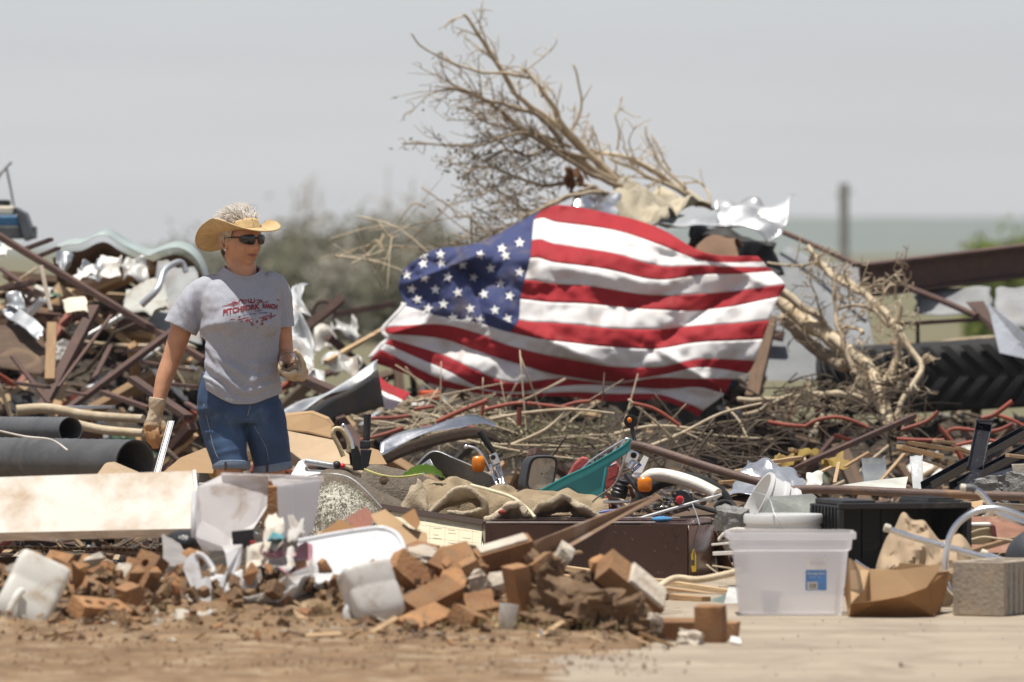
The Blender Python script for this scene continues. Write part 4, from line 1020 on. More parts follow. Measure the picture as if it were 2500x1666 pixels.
for q, lb in (([(1130, 1040), (1260, 1012), (1390, 1000), (1500, 1010)], 'long thin pale branch below the middle of the flag'), ([(1560, 1100), (1660, 1060), (1760, 1010), (1860, 985)], 'pale branch rising below the flag\'s tip'), ([(1240, 1090), (1330, 1050), (1380, 1005)], 'crooked pale branch over the withered foliage'), ([(1500, 1060), (1600, 1040), (1720, 1050)], 'thin level branch behind the round mirror')):
    pipe('pale_branch', [P(x, y, 40.6 + .01 * k) for k, (x, y) in enumerate(q)], [.009, .005], BAREW, lb, 'branch')
lf = M(); r2 = random.Random(7)
for i in range(1500):
    x = r2.gauss(1290, 110); y = r2.gauss(1070, 30); p = P(x, y, 41.2 + r2.uniform(-.4, .8)); a = V(r2.gauss(0, 1), r2.gauss(0, 1), r2.gauss(0, 1)).normalized(); b = a.orthogonal().normalized(); s_ = r2.uniform(.006, .016)
    lf.add([p - a * s_, p + b * s_ * .5, p + a * s_, p - b * s_ * .5], [(0, 1, 2, 3)])
obj('withered_foliage', lf, mat('withered_leaf', (.13, .14, .055), .8, col2=(.20, .17, .09), dirt=0, transl=.3, bump=0), kind='stuff')
# ------------------------------------------------------------------ the heaps behind: one builder per shape
def BAR(name, x0, y0, d0, x1, y1, d1, w, mt, label, cat, group=None, h=None, **k):
    s = px((d0 + d1) / 2)
    return bar(name, P(x0, y0, d0), P(x1, y1, d1), w * s, (h or w * .6) * s, mt, label, cat, group, **k)
def PIPE(name, pts, r, mt, label, cat, group=None, **k):
    q = [P(*p) for p in pts]; return pipe(name, q, [x * px(pts[0][2]) for x in (r if hasattr(r, '__len__') else (r, r))], mt, label, cat, group, **k)
def PLATE(name, pts, th, mt, label, cat, group=None, bevel=.001, dirn=(0, 1, 0), parent=None, **k):
    return obj(name, M().plate([P(*p) for p in pts], th, dirn), mt, parent, label, cat, group, bevel=bevel, **k)
def CR(name, pts, mt, label, cat, group=None, **k):
    return crumple(name, [P(*p) for p in pts], mt, label=label, cat=cat, group=group, **k)

# --- left heap -----------------------------------------------------
gB = 'rusty beams in the heap behind the woman'
BAR('angle_iron', -60, 542, 43.4, 500, 880, 42.4, 17, RUST, 'long rusty angle iron slanting down across the whole heap behind the woman', 'beam', gB, h=15)
for x0, y0, x1, y1, w, d in ((64, 607, 124, 585, 14, 44), (97, 625, 142, 606, 13, 43.8), (232, 750, 104, 995, 28, 42.6), (272, 770, 142, 945, 9, 42.2), (425, 806, 168, 998, 22, 41.8), (270, 845, 228, 928, 12, 42.5), (40, 936, 118, 946, 14, 41.6),
                             (250, 958, 365, 998, 18, 41.2), (322, 925, 460, 1020, 25, 41), (415, 938, 480, 945, 15, 41.6), (285, 858, 350, 856, 13, 43), (0, 705, 80, 690, 20, 43.6), (0, 655, 95, 720, 12, 44.2), (160, 955, 210, 965, 12, 41), (455, 985, 500, 1010, 14, 40.8), (330, 880, 470, 905, 12, 42.6), (30, 870, 120, 985, 12, 42.2)):
    BAR('rusty_beam', x0, y0, d, x1, y1, d - .5, w, RUST, 'rusty brown steel beam end jutting from the heap behind the woman', 'beam', gB)
BAR('timber_post', 127, 792, 42.6, 121, 930, 42.2, 25, W_TAN, 'upright tan timber post among the rusty beams', 'post')
BAR('timber_strip', 100, 650, 43, 124, 760, 42.6, 10, W_GREY, 'thin grey timber strip under the long angle iron', 'plank')
PIPE('branch', [(40, 1003, 40), (120, 998, 40), (220, 1015, 39.8), (350, 1023, 39.6)], (14, 10), BAREW, 'mottled peeled branch lying above the black drain pipe', 'branch')
PIPE('branch', [(176, 1034, 39.4), (250, 1050, 39.4), (350, 1058, 39.3)], (12, 10), BAREW, 'lower peeled branch between the drain pipes and the woman', 'branch')
BAR('grey_rail', 120, 996, 40.4, 278, 994, 40.2, 14, GALV, 'flat grey metal rail lying on the peeled branch', 'rail')
# drain pipes: corrugated hollow tubes
def drain(name, x0, x1, y, d, rpx, label, tip):
    r = rpx * px(d); a = P(x0, y, d); b = P(x1, tip, d - 1.1); ax = (b - a); L = ax.length
    rot = ax.to_track_quat('Z', 'Y').to_matrix().to_4x4(); mt = Matrix.Translation(a) @ rot
    prof = [(r * (1.0 if (k // 2) % 2 == 0 else .985), L * k / 80) for k in range(81)]
    m = M().lathe(prof + [(r * .93, L), (r * .90, L * .99), (r * .90, L * .3)], 28, mt)
    return obj(name, m, BLACKRUB_G, None, label, 'pipe', smooth=40)
BLACKRUB_G = mat('grey_black_rubber', (.085, .088, .092), .55, dirt=.25, dirtcol=(.2, .18, .16), bump=.15)
drain('drain_pipe', -90, 330, 1122, 38.2, 56, 'wide black drain pipe with its open mouth beside the white panel', 1131)
drain('drain_pipe', -90, 172, 1048, 39.2, 31, 'thinner black drain pipe lying behind the wide open-mouthed one', 1050)
PIPE('cable', [(-20, 1048, 37.2), (60, 1066, 37.1), (125, 1074, 37), (165, 1100, 36.9)], 2.6, mat('pale_cable', (.6, .58, .54), .6, dirt=.2), 'thin pale cable lying over the drain pipe', 'cable')
# bent roof sheet on top
top = [(128, 612), (165, 598), (200, 594), (250, 573), (290, 594), (330, 614), (362, 624), (395, 612), (430, 604), (468, 622), (492, 660), (505, 712)]
m = M(); m.grid(lambda u, v: (lambda q: V(q.x, q.y, q.z) + V(0, .55 * v, .03 * v))(catmull([P(x, y, 44.6) for x, y in top], 4)[min(int(u * 44 + .5), 44)]), 45, 6)
obj('roof_sheet', m, mat('mint_roof_metal', (.42, .49, .47), .5, .2, dirt=.12, bump=.08), label='buckled pale mint roofing sheet on top of the heap behind the woman', cat='metal sheet', smooth=60, solid=.005)
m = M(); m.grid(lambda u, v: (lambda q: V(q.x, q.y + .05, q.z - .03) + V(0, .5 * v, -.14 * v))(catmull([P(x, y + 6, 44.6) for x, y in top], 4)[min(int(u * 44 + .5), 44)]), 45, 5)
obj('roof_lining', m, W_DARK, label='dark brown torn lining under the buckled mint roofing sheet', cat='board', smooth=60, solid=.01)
TARPW = mat('dull_white_tin', (.50, .50, .48), .5, .2, dirt=.4, bump=.1)
gW = 'white scraps in the heap behind the woman'
for i, (x0, y0, x1, y1, d) in enumerate([(200, 640, 246, 668, 44.4), (246, 628, 292, 672, 44.2), (300, 632, 358, 684, 44.1), (140, 628, 178, 645, 44.3), (0, 600, 18, 622, 43.6), (86, 700, 128, 720, 43.4), (20, 720, 62, 752, 43.2), (185, 655, 230, 680, 44)]):
    CR('white_scrap', [(x0, y1, d), (x1, y1 + 4, d - .05), (x1, y0, d + .12), (x0, y0 - 2, d + .1)], (GALV, WHITEPAINT, TARPW)[i % 3], 'crumpled pale metal scrap under the roofing sheet', 'metal scrap', gW, amp=.07, seed=i, scale=9, nu=22, nv=18)
CR('white_tarp', [(300, 770, 43.2), (400, 758, 43), (396, 690, 43.6), (318, 700, 43.7)], mat('white_tarp', (.46, .46, .42), .8, dirt=.35), 'crumpled white tarp bundle behind the woman\'s shoulder', 'tarp', amp=.07, seed=4, nu=20, nv=16)
CR('grey_sheet', [(360, 800, 43.4), (490, 840, 43.2), (480, 660, 44), (380, 650, 44.2)], mat('dull_zinc', (.26, .27, .27), .7, .1, dirt=.3), 'dented grey metal sheet behind the woman\'s shoulder', 'metal sheet', amp=.05, seed=8)
PIPE('metal_bracket', [(345, 745, 42.6), (385, 705, 42.6), (402, 660, 42.7), (440, 640, 42.8), (455, 665, 42.8)], (9, 7), GALV, 'bent silver bracket against the grey sheet', 'bracket')
CR('cream_rag', [(160, 770, 42.6), (212, 760, 42.5), (205, 722, 42.8), (150, 735, 42.9)], CREAM, 'cream coloured torn rag caught on a rusty beam', 'rag', amp=.04, seed=3)
CR('dark_sheet', [(-40, 900, 42.8), (105, 910, 42.6), (110, 800, 43.2), (-40, 790, 43.2)], W_DARK, 'dark brown broken wall panel at the foot of the heap', 'panel', amp=.02, seed=2)
CR('bright_gutter', [(10, 765, 43.2), (95, 830, 42.8), (108, 800, 42.9), (25, 730, 43.3)], GALV, 'shiny folded gutter piece over the dark wall panel', 'gutter', amp=.03, seed=5)
# machine with A-frame at the top of the heap
mc = thing('pump_machine', 'small blue machine with a grey pipe frame on top of the heap', 'machine', P(20, 585, 46.6))
obj('housing', M().box(P(5, 540, 46.6), (.24, .3, .055)), mat('blue_enamel', (.03, .16, .33), .45, dirt=.15), mc, bevel=.01)
obj('hood', M().box(P(2, 515, 46.6), (.16, .25, .05)), CREAM, mc, bevel=.012)
obj('filter', M().lathe([(.03, 0), (.045, .004), (.045, .035), (.02, .04)], 16, Matrix.Translation(P(6, 506, 46.6)), True), DARKMET, mc, smooth=40)
obj('base', M().box(P(15, 568, 46.6), (.32, .34, .07)), GREYPL, mc, bevel=.008)
obj('guard', M().plate([P(35, 505, 46.4), P(62, 520, 46.4), P(84, 580, 46.4), P(60, 590, 46.4)], .3, (0, 1, 0)), GREYPL, mc, bevel=.006)
for q in ([(-18, 505), (-6, 440), (10, 415), (28, 396)], [(16, 412), (24, 450), (34, 505)]):
    pipe('frame_tube', [P(x, y, 46.5) for x, y in q], .0075, GALV, parent=mc)

# --- gap between the woman and the flag ---------------------------------
CR('white_sheet', [(700, 925, 43), (775, 930, 42.8), (745, 700, 43.6), (706, 705, 43.6)], mat('white_sheet_metal', (.46, .48, .49), .55, .3, dirt=.25, bump=.06), 'tall rippled white metal sheet standing behind the woman\'s arm', 'metal sheet', amp=.06, seed=6, nu=16, nv=22, scale=6)
for i, (x0, y0, x1, y1, d) in enumerate([(772, 790, 818, 840, 46.4), (822, 785, 884, 835, 46.6), (785, 880, 880, 908, 44.6), (690, 855, 760, 905, 42), (730, 905, 790, 945, 42)]):
    CR('white_scrap', [(x0, y1, d), (x1, y1, d - .1), (x1, y0, d + .2), (x0, y0, d + .2)], TARPW, 'crumpled white plastic sheet in the gap beside the flag', 'plastic sheet', 'white scraps beside the flag', amp=.08, seed=20 + i, scale=8, nu=22, nv=18)
BAR('plank', 795, 884, 44.6, 945, 800, 45.2, 15, W_PALE, 'single tan plank leaning up towards the flag\'s corner', 'plank')
BAR('rusty_beam', 815, 768, 48, 965, 742, 48, 26, RUST, 'dark red-brown beam lying far behind the hoist corner of the flag', 'beam', gB)
pipe('barrel_hoop', [P(790 + 26 * math.cos(a), 765 - 30 * math.sin(a), 47.6) for a in np.linspace(-.6, 4.2, 14)], .01, RUST, 'curved rusty hoop beside the dark red-brown beam', 'hoop')
BAR('brown_beam', 690, 905, 41.6, 820, 960, 41.2, 34, RUST, 'broad reddish beam lying behind the folded gutter', 'beam', gB)
# folded gutter: bright lip, dark underside
gt = thing('folded_gutter', 'long folded silver gutter rising to the flag\'s lower corner', 'gutter', P(800, 1030, 40.4))
lip = [(690, 1004), (735, 984), (772, 966), (815, 945), (860, 925), (922, 880)]
m = M(); L1 = catmull([P(x, y, 40.3 + .1 * i) for i, (x, y) in enumerate(lip)], 4)
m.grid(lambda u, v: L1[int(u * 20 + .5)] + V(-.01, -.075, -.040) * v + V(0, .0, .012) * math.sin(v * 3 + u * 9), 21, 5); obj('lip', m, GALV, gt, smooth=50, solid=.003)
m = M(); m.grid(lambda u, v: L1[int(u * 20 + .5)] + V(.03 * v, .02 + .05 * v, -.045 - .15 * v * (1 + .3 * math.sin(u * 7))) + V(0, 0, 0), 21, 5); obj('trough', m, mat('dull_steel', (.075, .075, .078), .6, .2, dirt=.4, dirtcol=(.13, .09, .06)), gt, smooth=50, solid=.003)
gt = thing('folded_gutter', 'crumpled silver gutter lying behind the handlebars', 'gutter', P(1060, 1100, 38))
lip = [(928, 1082), (985, 1057), (1050, 1036), (1110, 1022), (1165, 1017), (1210, 1030)]
L2 = catmull([P(x, y, 38.0 + .08 * i) for i, (x, y) in enumerate(lip)], 4)
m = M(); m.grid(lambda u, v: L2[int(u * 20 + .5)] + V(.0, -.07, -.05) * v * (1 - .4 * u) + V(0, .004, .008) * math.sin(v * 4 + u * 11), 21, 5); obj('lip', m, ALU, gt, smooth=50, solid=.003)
m = M(); m.grid(lambda u, v: L2[int(u * 20 + .5)] + V(.02 * v, .05, -.05 - .05 * v), 21, 4); obj('trough', m, mat('shadowed_brown', (.05, .034, .024), .9, dirt=.3, dirtcol=(.11, .075, .05)), gt, smooth=50, solid=.004)  # trough coloured dark brown to stand for the shadow beneath the gutter
CR('striped_cloth', [(890, 975, 42), (965, 995, 41.9), (1000, 965, 42.1), (905, 930, 42.3)], WHITEPL, 'white scrap of cloth under the flag\'s left corner', 'cloth scrap', amp=.03, seed=9)
CR('red_cloth', [(915, 940, 41.9), (985, 980, 41.8), (1000, 962, 41.9), (922, 922, 42.1)], cloth_red, 'red scrap of cloth lying on the white scrap under the flag', 'cloth scrap', amp=.02, seed=10)
# --- red tubing -----------------------------------------------------
gR = 'bent red tubes through the heap'
REDT = [[(1065, 1032), (1115, 1008), (1180, 982), (1190, 978)], [(905, 1022), (960, 1020), (1000, 1015)], [(1268, 995), (1267, 1040)], [(880, 1075), (940, 1060), (985, 1045)], [(1185, 1000), (1260, 985), (1330, 990), (1400, 1000)],
        [(1180, 985), (1176, 1015)], [(2294, 1043), (2328, 1085), (2358, 1140)], [(2472, 980), (2428, 1012), (2396, 1022)], [(2428, 1012), (2473, 1027), (2510, 1048)], [(2475, 1034), (2420, 1054), (2330, 1047), (2308, 1066)], [(2190, 1072), (2250, 1075), (2305, 1075)],
        [(1965, 1042), (1998, 1025), (2043, 1019), (2085, 1029), (2120, 1045)], [(1875, 1030), (1920, 1038), (1967, 1041)], [(2036, 1063), (2082, 1076)], [(2325, 1090), (2400, 1075), (2440, 1082)], [(2420, 1090), (2480, 1078), (2520, 1070)], [(1010, 1000), (1060, 992)], [(1030, 1045), (1100, 1040), (1160, 1045)], [(2200, 1050), (2260, 1030), (2290, 1005)],
        [(1340, 1005), (1400, 985), (1440, 980)], [(720, 1005), (760, 1040)], [(1545, 985), (1600, 1000), (1660, 1040)]]
for i, q in enumerate(REDT):
    d = 40.6 + .5 * math.sin(i * 1.7); r = 6.2 if i in (0, 2, 6, 7) else 4.8
    PIPE('red_tube', [(x, y, d) for x, y in q], r, REDP, 'bent rust-red metal tube poking out of the heap', 'tube', gR)
obj('plastic_box', M().box(P(1048, 965, 43), (.11, .1, .045)), mat('orange_red_plastic', (.62, .10, .03), .5, dirt=.15), label='orange-red plastic box under the flag', cat='box', bevel=.008)
# --- sheet metal over the flag ----------------------------------------
CR('foil_sheet', [(1385, 512, 45.2), (1500, 548, 44.9), (1520, 480, 45.6), (1440, 456, 45.9)], ALU, 'crumpled shiny foil sheet above the flag\'s top edge', 'metal sheet', amp=.07, seed=31, nu=34, nv=22, scale=4.5, facet=18)
CR('cream_sheet', [(1480, 545, 45.0), (1640, 535, 45.0), (1745, 492, 45.7), (1505, 450, 46.0)], mat('cream_backing', (.50, .44, .32), .8, dirt=.5, dirtcol=(.26, .235, .20), dscale=8, bump=.3), 'crumpled cream backed sheet on the heap above the flag', 'sheet', amp=.12, seed=33, nu=44, nv=28, scale=4.5, facet=18)
CR('roof_flashing', [(1590, 560, 44.9), (1790, 545, 44.9), (1805, 555, 45.3), (1640, 528, 45.5)], GALV, 'silver flashing strip along the heap above the flag', 'metal sheet', amp=.04, seed=35, nu=22, nv=8)
CR('white_gutter_end', [(1755, 535, 45.0), (1900, 580, 44.9), (1935, 493, 45.3), (1757, 488, 45.4)], mat('bright_white_metal', (.62, .63, .64), .4, .5, dirt=.04, bump=.05), 'bright white folded metal box end on top of the heap', 'metal sheet', amp=.07, seed=38, nu=30, nv=20, scale=4.5, facet=18)
CR('dark_tarp', [(1660, 640, 44.7), (1900, 700, 44.6), (1890, 600, 45.4), (1690, 545, 45.6)], mat('black_tarp', (.03, .028, .026), .6, dirt=.3, dirtcol=(.14, .10, .07)), 'black tarp bunched under the flashing beside the flag', 'tarp', amp=.11, seed=41, nu=30, nv=22)
CR('brown_cloth', [(1700, 640, 44.5), (1800, 628, 44.4), (1812, 590, 44.7), (1705, 590, 44.8)], mat('brown_cloth', (.20, .12, .075), .9, dirt=.2), 'bunched brown cloth beside the flag\'s fly edge', 'cloth', amp=.06, seed=43, nu=18, nv=14)
BAR('dark_post', 1880, 780, 44.6, 1830, 1000, 43.6, 34, W_DARK, 'dark burnt post behind the flag\'s fly edge', 'post')
# --- right side -----------------------------------------------------
gS = 'structural steel behind the tyre'
def ibeam(name, a, b, h, w, t, mt, label):
    a = Vector(a); b = Vector(b); L = (b - a).length; rot = frame_along(a, b); o = thing(name, label, 'beam', (a + b) / 2, gS, rot.to_euler())
    for nm, c, s in (('top_flange', (0, 0, h / 2), (L, w, t)), ('bottom_flange', (0, 0, -h / 2), (L, w, t)), ('web', (0, 0, 0), (L * .999, t, h - t - .002))):
        link(nm, M().box(c, s).mesh(nm), RUST, o, None, .003)
ibeam('steel_beam', P(2100, 686, 46.4), P(2720, 610, 47.6), .165, .13, .018, RUST, 'heavy rusted i-beam lying across behind the big tyre')
PIPE('rusty_pipe', [(1895, 560, 46.6), (2000, 605, 46.4), (2095, 648, 46.2)], 6.5, RUST, 'thin rusty pipe slanting from the heap to the i-beam', 'pipe', gS)
PIPE('rusty_pipe', [(2225, 706, 45.8), (2300, 735, 45.6), (2385, 772, 45.4)], 8, RUST, 'rusty pipe sloping down under the i-beam', 'pipe', gS)
PLATE('rusty_plate', [(2358, 738, 45.6), (2402, 735, 45.6), (2436, 806, 45.5), (2428, 820, 45.5)], .02, RUST, 'small rusty gusset plate under the i-beam', 'plate', gS)
BAR('rusty_beam', 2195, 792, 45.6, 2400, 779, 45.9, 16, RUST, 'level rusty channel above the big tyre', 'beam', gS)
BAR('rusty_post', 2240, 792, 45.7, 2241, 845, 45.7, 15, RUST, 'short rusty post under the level channel', 'post', gS)
PIPE('log', [(2270, 846, 46.4), (2350, 832, 46.4), (2440, 824, 46.4)], (9, 6), BARK, 'brown log lying behind the big tyre', 'log')
PLATE('tan_board', [(2140, 850, 46.2), (2200, 825, 46.4), (2270, 850, 46.2), (2250, 880, 46.0)], .05, W_TAN, 'tan board behind the root stock', 'board')
PLATE('grey_wall_sheet', [(1860, 930, 45.9), (2150, 930, 45.9), (2125, 800, 46.2), (2098, 648, 46.6), (1990, 636, 46.6), (1925, 600, 46.7), (1880, 640, 46.5)], .01, mat('grey_wall_sheet', (.21, .22, .23), .75, 0, dirt=.2, dirtcol=(.28, .26, .23), dscale=2.5, bump=.08), 'large smooth grey wall sheet standing behind the root stock', 'metal sheet')
PLATE('pale_sheet', [(2410, 738, 44.8), (2520, 826, 44.6), (2520, 880, 44.6), (2440, 862, 44.7)], .015, mat('blue_white_panel', (.62, .66, .72), .4, .2, dirt=.1), 'pale blue-white metal panel leaning over the tyre', 'panel')
DULLG = mat('dull_grey', (.24, .245, .25), .7, dirt=.2)
CR('grey_sheet', [(2430, 790, 45.6), (2540, 800, 45.6), (2540, 700, 45.9), (2430, 705, 46)], DULLG, 'grey metal panel under the i-beam\'s far end', 'panel', amp=.02, seed=47)
CR('grey_sheet', [(2230, 770, 46.6), (2420, 770, 46.6), (2420, 700, 46.8), (2230, 705, 46.8)], mat('dull_grey', (.24, .245, .25), .6, dirt=.2), 'dull grey panel behind the sloping rusty pipe', 'panel', amp=.02, seed=48)
# tractor tyre lying on its side
tc = P(2345, 950, 45.75); TRd = .76; th = .37; tz0 = .42
ty = thing('tractor_tyre', 'big black lugged tractor tyre lying on its side', 'tyre', (tc.x, tc.y, tz0 + .0), None, (R(-.5), R(-3), 0))
prof = [(.40, .07), (.43, .03), (.52, .0), (.64, .005), (.715, .03), (.735, .08), (.74, .185), (.735, .29), (.715, .34), (.64, .365), (.52, .37), (.43, .34), (.40, .30), (.385, .185), (.40, .07)]
link('carcass', M().lathe(prof, 72).mesh('carcass'), BLACKRUB, ty, 60)
m = M()
lug = M()
for k in range(7):
    t = k / 6; a = .24 * (1 - t); r = .752 + .012 * math.sin(math.pi * t)
    z = .185 + .165 * (t if t > 0 else 0) + .0
    lug_w = .034
    for sgn in (-1, 1):
        for rad in (.728, r):
            lug.v.append((rad * math.cos(a + sgn * lug_w), rad * math.sin(a + sgn * lug_w), z - .03 + .03 * t))
for k in range(6):
    b = k * 4; lug.f += [(b + 1, b + 5, b + 7, b + 3), (b, b + 1, b + 5, b + 4), (b + 2, b + 6, b + 7, b + 3)]
lug.f += [(0, 1, 3, 2), (24, 26, 27, 25)]
lug_me = lug.mesh('lug'); 
lug2 = M(); lug2.v = [(x, y, .37 - z) for x, y, z in lug.v]; lug2.f = list(lug.f); lug2_me = lug2.mesh('lug')
for k in range(44):
    for me, off in ((lug_me, 0), (lug2_me, .5)):
        o = link('lug', me, BLACKRUB, ty, None); o.rotation_euler = (0, 0, 2 * math.pi * (k + off) / 44)
# angle iron and loose lumber right
BAR('angle_iron', 1935, 1146, 37.6, 2232, 1016, 38.6, 15, RUST, 'dark brown angle iron crossing in front of the root stock', 'beam', h=12)
gL = 'pale splintered lumber at the foot of the root stock'
for x0, y0, x1, y1, w, d, mt in ((2196, 1092, 2298, 1114, 17, 37.6, W_PALE), (2222, 1082, 2328, 1101, 15, 37.9, W_PALE), (1876, 1132, 1953, 1118, 16, 37.4, W_PALE), (2150, 1174, 2209, 1110, 9, 36.6, W_PALE), (2036, 1182, 2050, 1128, 9, 36.4, W_PALE), (2236, 1118, 2330, 1152, 8, 36.8, W_GREY), (1930, 1100, 1962, 1112, 14, 38, W_PALE), (1960, 1098, 1990, 1106, 10, 38.2, W_TAN),
                                 (1985, 1160, 2030, 1140, 9, 37, W_PALE), (2060, 1140, 2120, 1105, 10, 37.4, W_TAN), (2280, 1075, 2330, 1085, 12, 38.6, W_PALE), (2340, 1095, 2380, 1110, 14, 38.4, W_PALE), (1800, 1150, 1900, 1135, 16, 37, W_PALE), (1760, 1180, 1850, 1170, 14, 36.8, W_TAN), (1870, 1192, 1930, 1180, 12, 36.6, W_TAN)):
    BAR('splintered_board', x0, y0, d, x1, y1, d + .3, w, mt, 'pale splintered board at the foot of the root stock', 'board', gL, jag=.012)
for x, y, s in ((1925, 1120, .05), (1968, 1108, .04), (2040, 1125, .045)):
    CR('yellow_insulation', [(x - s * 700, y + 10, 38), (x + s * 700, y + 8, 38.1), (x + s * 500, y - 10, 38.3), (x - s * 600, y - 12, 38.3)], mat('yellow_foam', (.22, .15, .03), .9, dirt=.45), seed=int(x), amp=.05, scale=9, label='clump of dirty yellow insulation among the splintered boards', cat='insulation', group='yellow insulation clumps')
CR('grey_bucket_scrap', [(2110, 1180, 37), (2170, 1180, 37), (2160, 1110, 37.2), (2100, 1120, 37.2)], GREYPL, 'dark grey plastic scrap below the root stock', 'plastic scrap', amp=.03, seed=52)
CR('clear_film', [(2228, 1190, 36.4), (2252, 1190, 36.4), (2258, 1110, 36.6), (2225, 1115, 36.6)], mat('clear_film', (.7, .72, .73), .2, dirt=.1, transp=.35), 'twist of clear plastic film hanging before the lumber', 'plastic film', amp=.02, seed=53, nu=8, nv=14)
# ------------------------------------------------------------------ middle ground (in focus)
# brown steel cabinet lying on its back edge
CABM = mat('brown_cabinet_enamel', (.060, .027, .020), .30, 0, var=.1, nscale=3, dirt=.10, dirtcol=(.17, .12, .09), dscale=6, bump=.03, bscale=8, rand=0, spec=.5)
CABE = mat('worn_edge', (.42, .36, .34), .35, .4, dirt=.1, rand=0)
GOLD = mat('yellow_gilt', (.62, .42, .03), .4, .1, dirt=.05, rand=0)
cab = thing('steel_cabinet', 'dark brown enamelled steel cabinet lying on its back with a gold handle plate', 'cabinet', P(1430, 1415, 33.4))
zt = P(1400, 1281, 33.3).z; zb = .004
plan = [(1178, 33.45), (1186, 33.34), (1678, 33.16), (1680, 33.17), (1708, 33.25), (1733, 33.42), (1752, 33.72)]
def wallpts(pl, z): return [V(P(x, 1280, d).x, d, z) for x, d in pl]
up_, lo_ = wallpts(plan[:3], zt), wallpts(plan[:3], zb)
m = M(); m.add(lo_ + up_, [(i, i + 1, i + 4, i + 3) for i in range(2)]); obj('front_panel', m, CABM, cab, solid=.006)
pl2 = catmull([V(x, d, 0) for x, d in plan[3:]], 5); up2 = [V(P(p.x, 1280, p.y).x, p.y, zt - .004 * i / 15 - (.05 * max(0, (i - 9) / 6) ** 2)) for i, p in enumerate(pl2)]; k = len(pl2)
m = M(); m.add([V(p.x, p.y, zb) for p in up2] + up2, [(i, i + 1, i + 1 + k, i + k) for i in range(k - 1)]); obj('end_panel', m, mat('brown_end_enamel', (.105, .058, .040), .28, 0, var=.2, nscale=5, dirt=.16, dirtcol=(.20, .14, .10), dscale=7, bump=.04, bscale=10, rand=0), cab, smooth=50, solid=.006)
m = M().plate([P(1738, 1283, 33.5), P(1748, 1300, 33.52), P(1772, 1342, 33.46), P(1793, 1392, 33.4), P(1756, 1410, 33.6), P(1744, 1330, 33.6)], .008, (0, 1, 0)); obj('torn_flap', m, mat('brown_flap', (.16, .085, .065), .4, dirt=.1, rand=0), cab, bevel=.002)
m = M().plate([V(p.x, p.y, zt) for p in (wallpts(plan[:3], zt)[0], wallpts(plan[:3], zt)[2], V(P(1735, 1280, 33.5).x, 33.5, zt), V(P(1738, 1280, 33.9).x, 33.9, zt), V(P(1190, 1280, 33.95).x, 33.95, zt))], .006, (0, 0, 1)); obj('top_panel', m, CABM, cab, bevel=.001)
for i, (ya, x0, x1) in enumerate(((33.25, 1186, 1600), (33.40, 1200, 1676), (33.55, 1220, 1660), (33.7, 1240, 1640))):
    obj('flange', M().box((V(P(x0, 1280, ya).x, 0, 0) + V(P(x1, 1280, ya).x, 0, 0)) / 2 + V(0, ya, zt + .010 + .004 * i), (P(x1, 0, ya).x - P(x0, 0, ya).x, .05, .005)), CABE if i % 2 == 0 else CABM, cab, bevel=.001)
for x, y in ((1199, 1303), (1649, 1311)):
    obj('screw_hole', M().lathe([(.0001, 0), (.0042, 0), (.0042, .002), (.0001, .002)], 12, Matrix.Translation(P(x, y, 33.16 + .18 * (1678 - x) / 492 - .004)) @ Matrix.Rotation(R(90), 4, 'X')), BLACKPL, cab)
hd = lambda q, d: [P(1560 + x / 6.533, 1260 + y / 6.533, d) for x, y in q]
obj('handle_plate', M().plate(hd([(860, 530), (885, 530), (862, 620), (872, 700), (835, 700), (832, 630)], 33.14), .004, (0, 1, 0)), GOLD, cab)
obj('handle_plate', M().plate(hd([(890, 545), (912, 640), (912, 890), (848, 895), (834, 795), (888, 795)], 33.14), .004, (0, 1, 0)), GOLD, cab)
obj('handle_plate', M().plate(hd([(845, 702), (890, 706), (890, 792), (830, 795)], 33.145), .003, (0, 1, 0)), mat('brown_plate', (.12, .08, .06), .4, dirt=0), cab)
# scratches in the enamel
SCR = mat('scratch', (.36, .30, .27), .6, dirt=0, bump=0)
rs = random.Random(3)
sm = M()
for i in range(26):
    x = rs.uniform(1230, 1670); y = rs.uniform(1295, 1400); d = 33.16 + .18 * (1678 - x) / 492 - .0045; a = P(x, y, d); L = rs.uniform(.003, .016); an = rs.uniform(.3, 1.4)
    sm.box(a, (L, .001, .0008), Matrix.Rotation(an, 3, 'Y'))
obj('scratches', sm, SCR, cab)['kind'] = 'stuff'
# open door with a paper sheet
door = thing('cabinet_door', 'open brown cabinet door lined with a cream printed table', 'cabinet door', P(1060, 1410, 33.4))
obj('door_panel', M().plate([P(938, 1236, 33.62), P(1182, 1276, 33.5), P(1180, 1412, 33.3), P(936, 1412, 33.42)], .012, (0, 1, 0)), CABM, door, bevel=.002)
obj('door_rim', M().plate([P(930, 1230, 33.60), P(1186, 1270, 33.46), P(1186, 1283, 33.44), P(930, 1244, 33.58)], .012, (0, 1, 0)), mat('matt_brown', (.04, .02, .015), .85, dirt=.1), door, bevel=.002)
PAPERC = mat('cream_paper', (.72, .64, .46), .8, col2=(.66, .58, .42), nscale=4, dirt=.08, bump=.15, bscale=12, rand=0)
def sheet_pt(u, v, off=0):
    a = P(955 + 222 * u, 1246 + 33 * u, 33.592 - .11 * u); b = P(950 + 222 * u, 1412, 33.405 - .11 * u)
    return a.lerp(b, v) + V(0, -.006 - off + .002 * noise.noise((u * 6, v * 5, 1)), 0)
m = M(); m.grid(lambda u, v: sheet_pt(u, v), 30, 20); sheet = obj('paper_table', m, PAPERC, door, smooth=0)
INK = mat('grey_ink', (.20, .18, .15), .9, dirt=0, bump=0); ink = M()
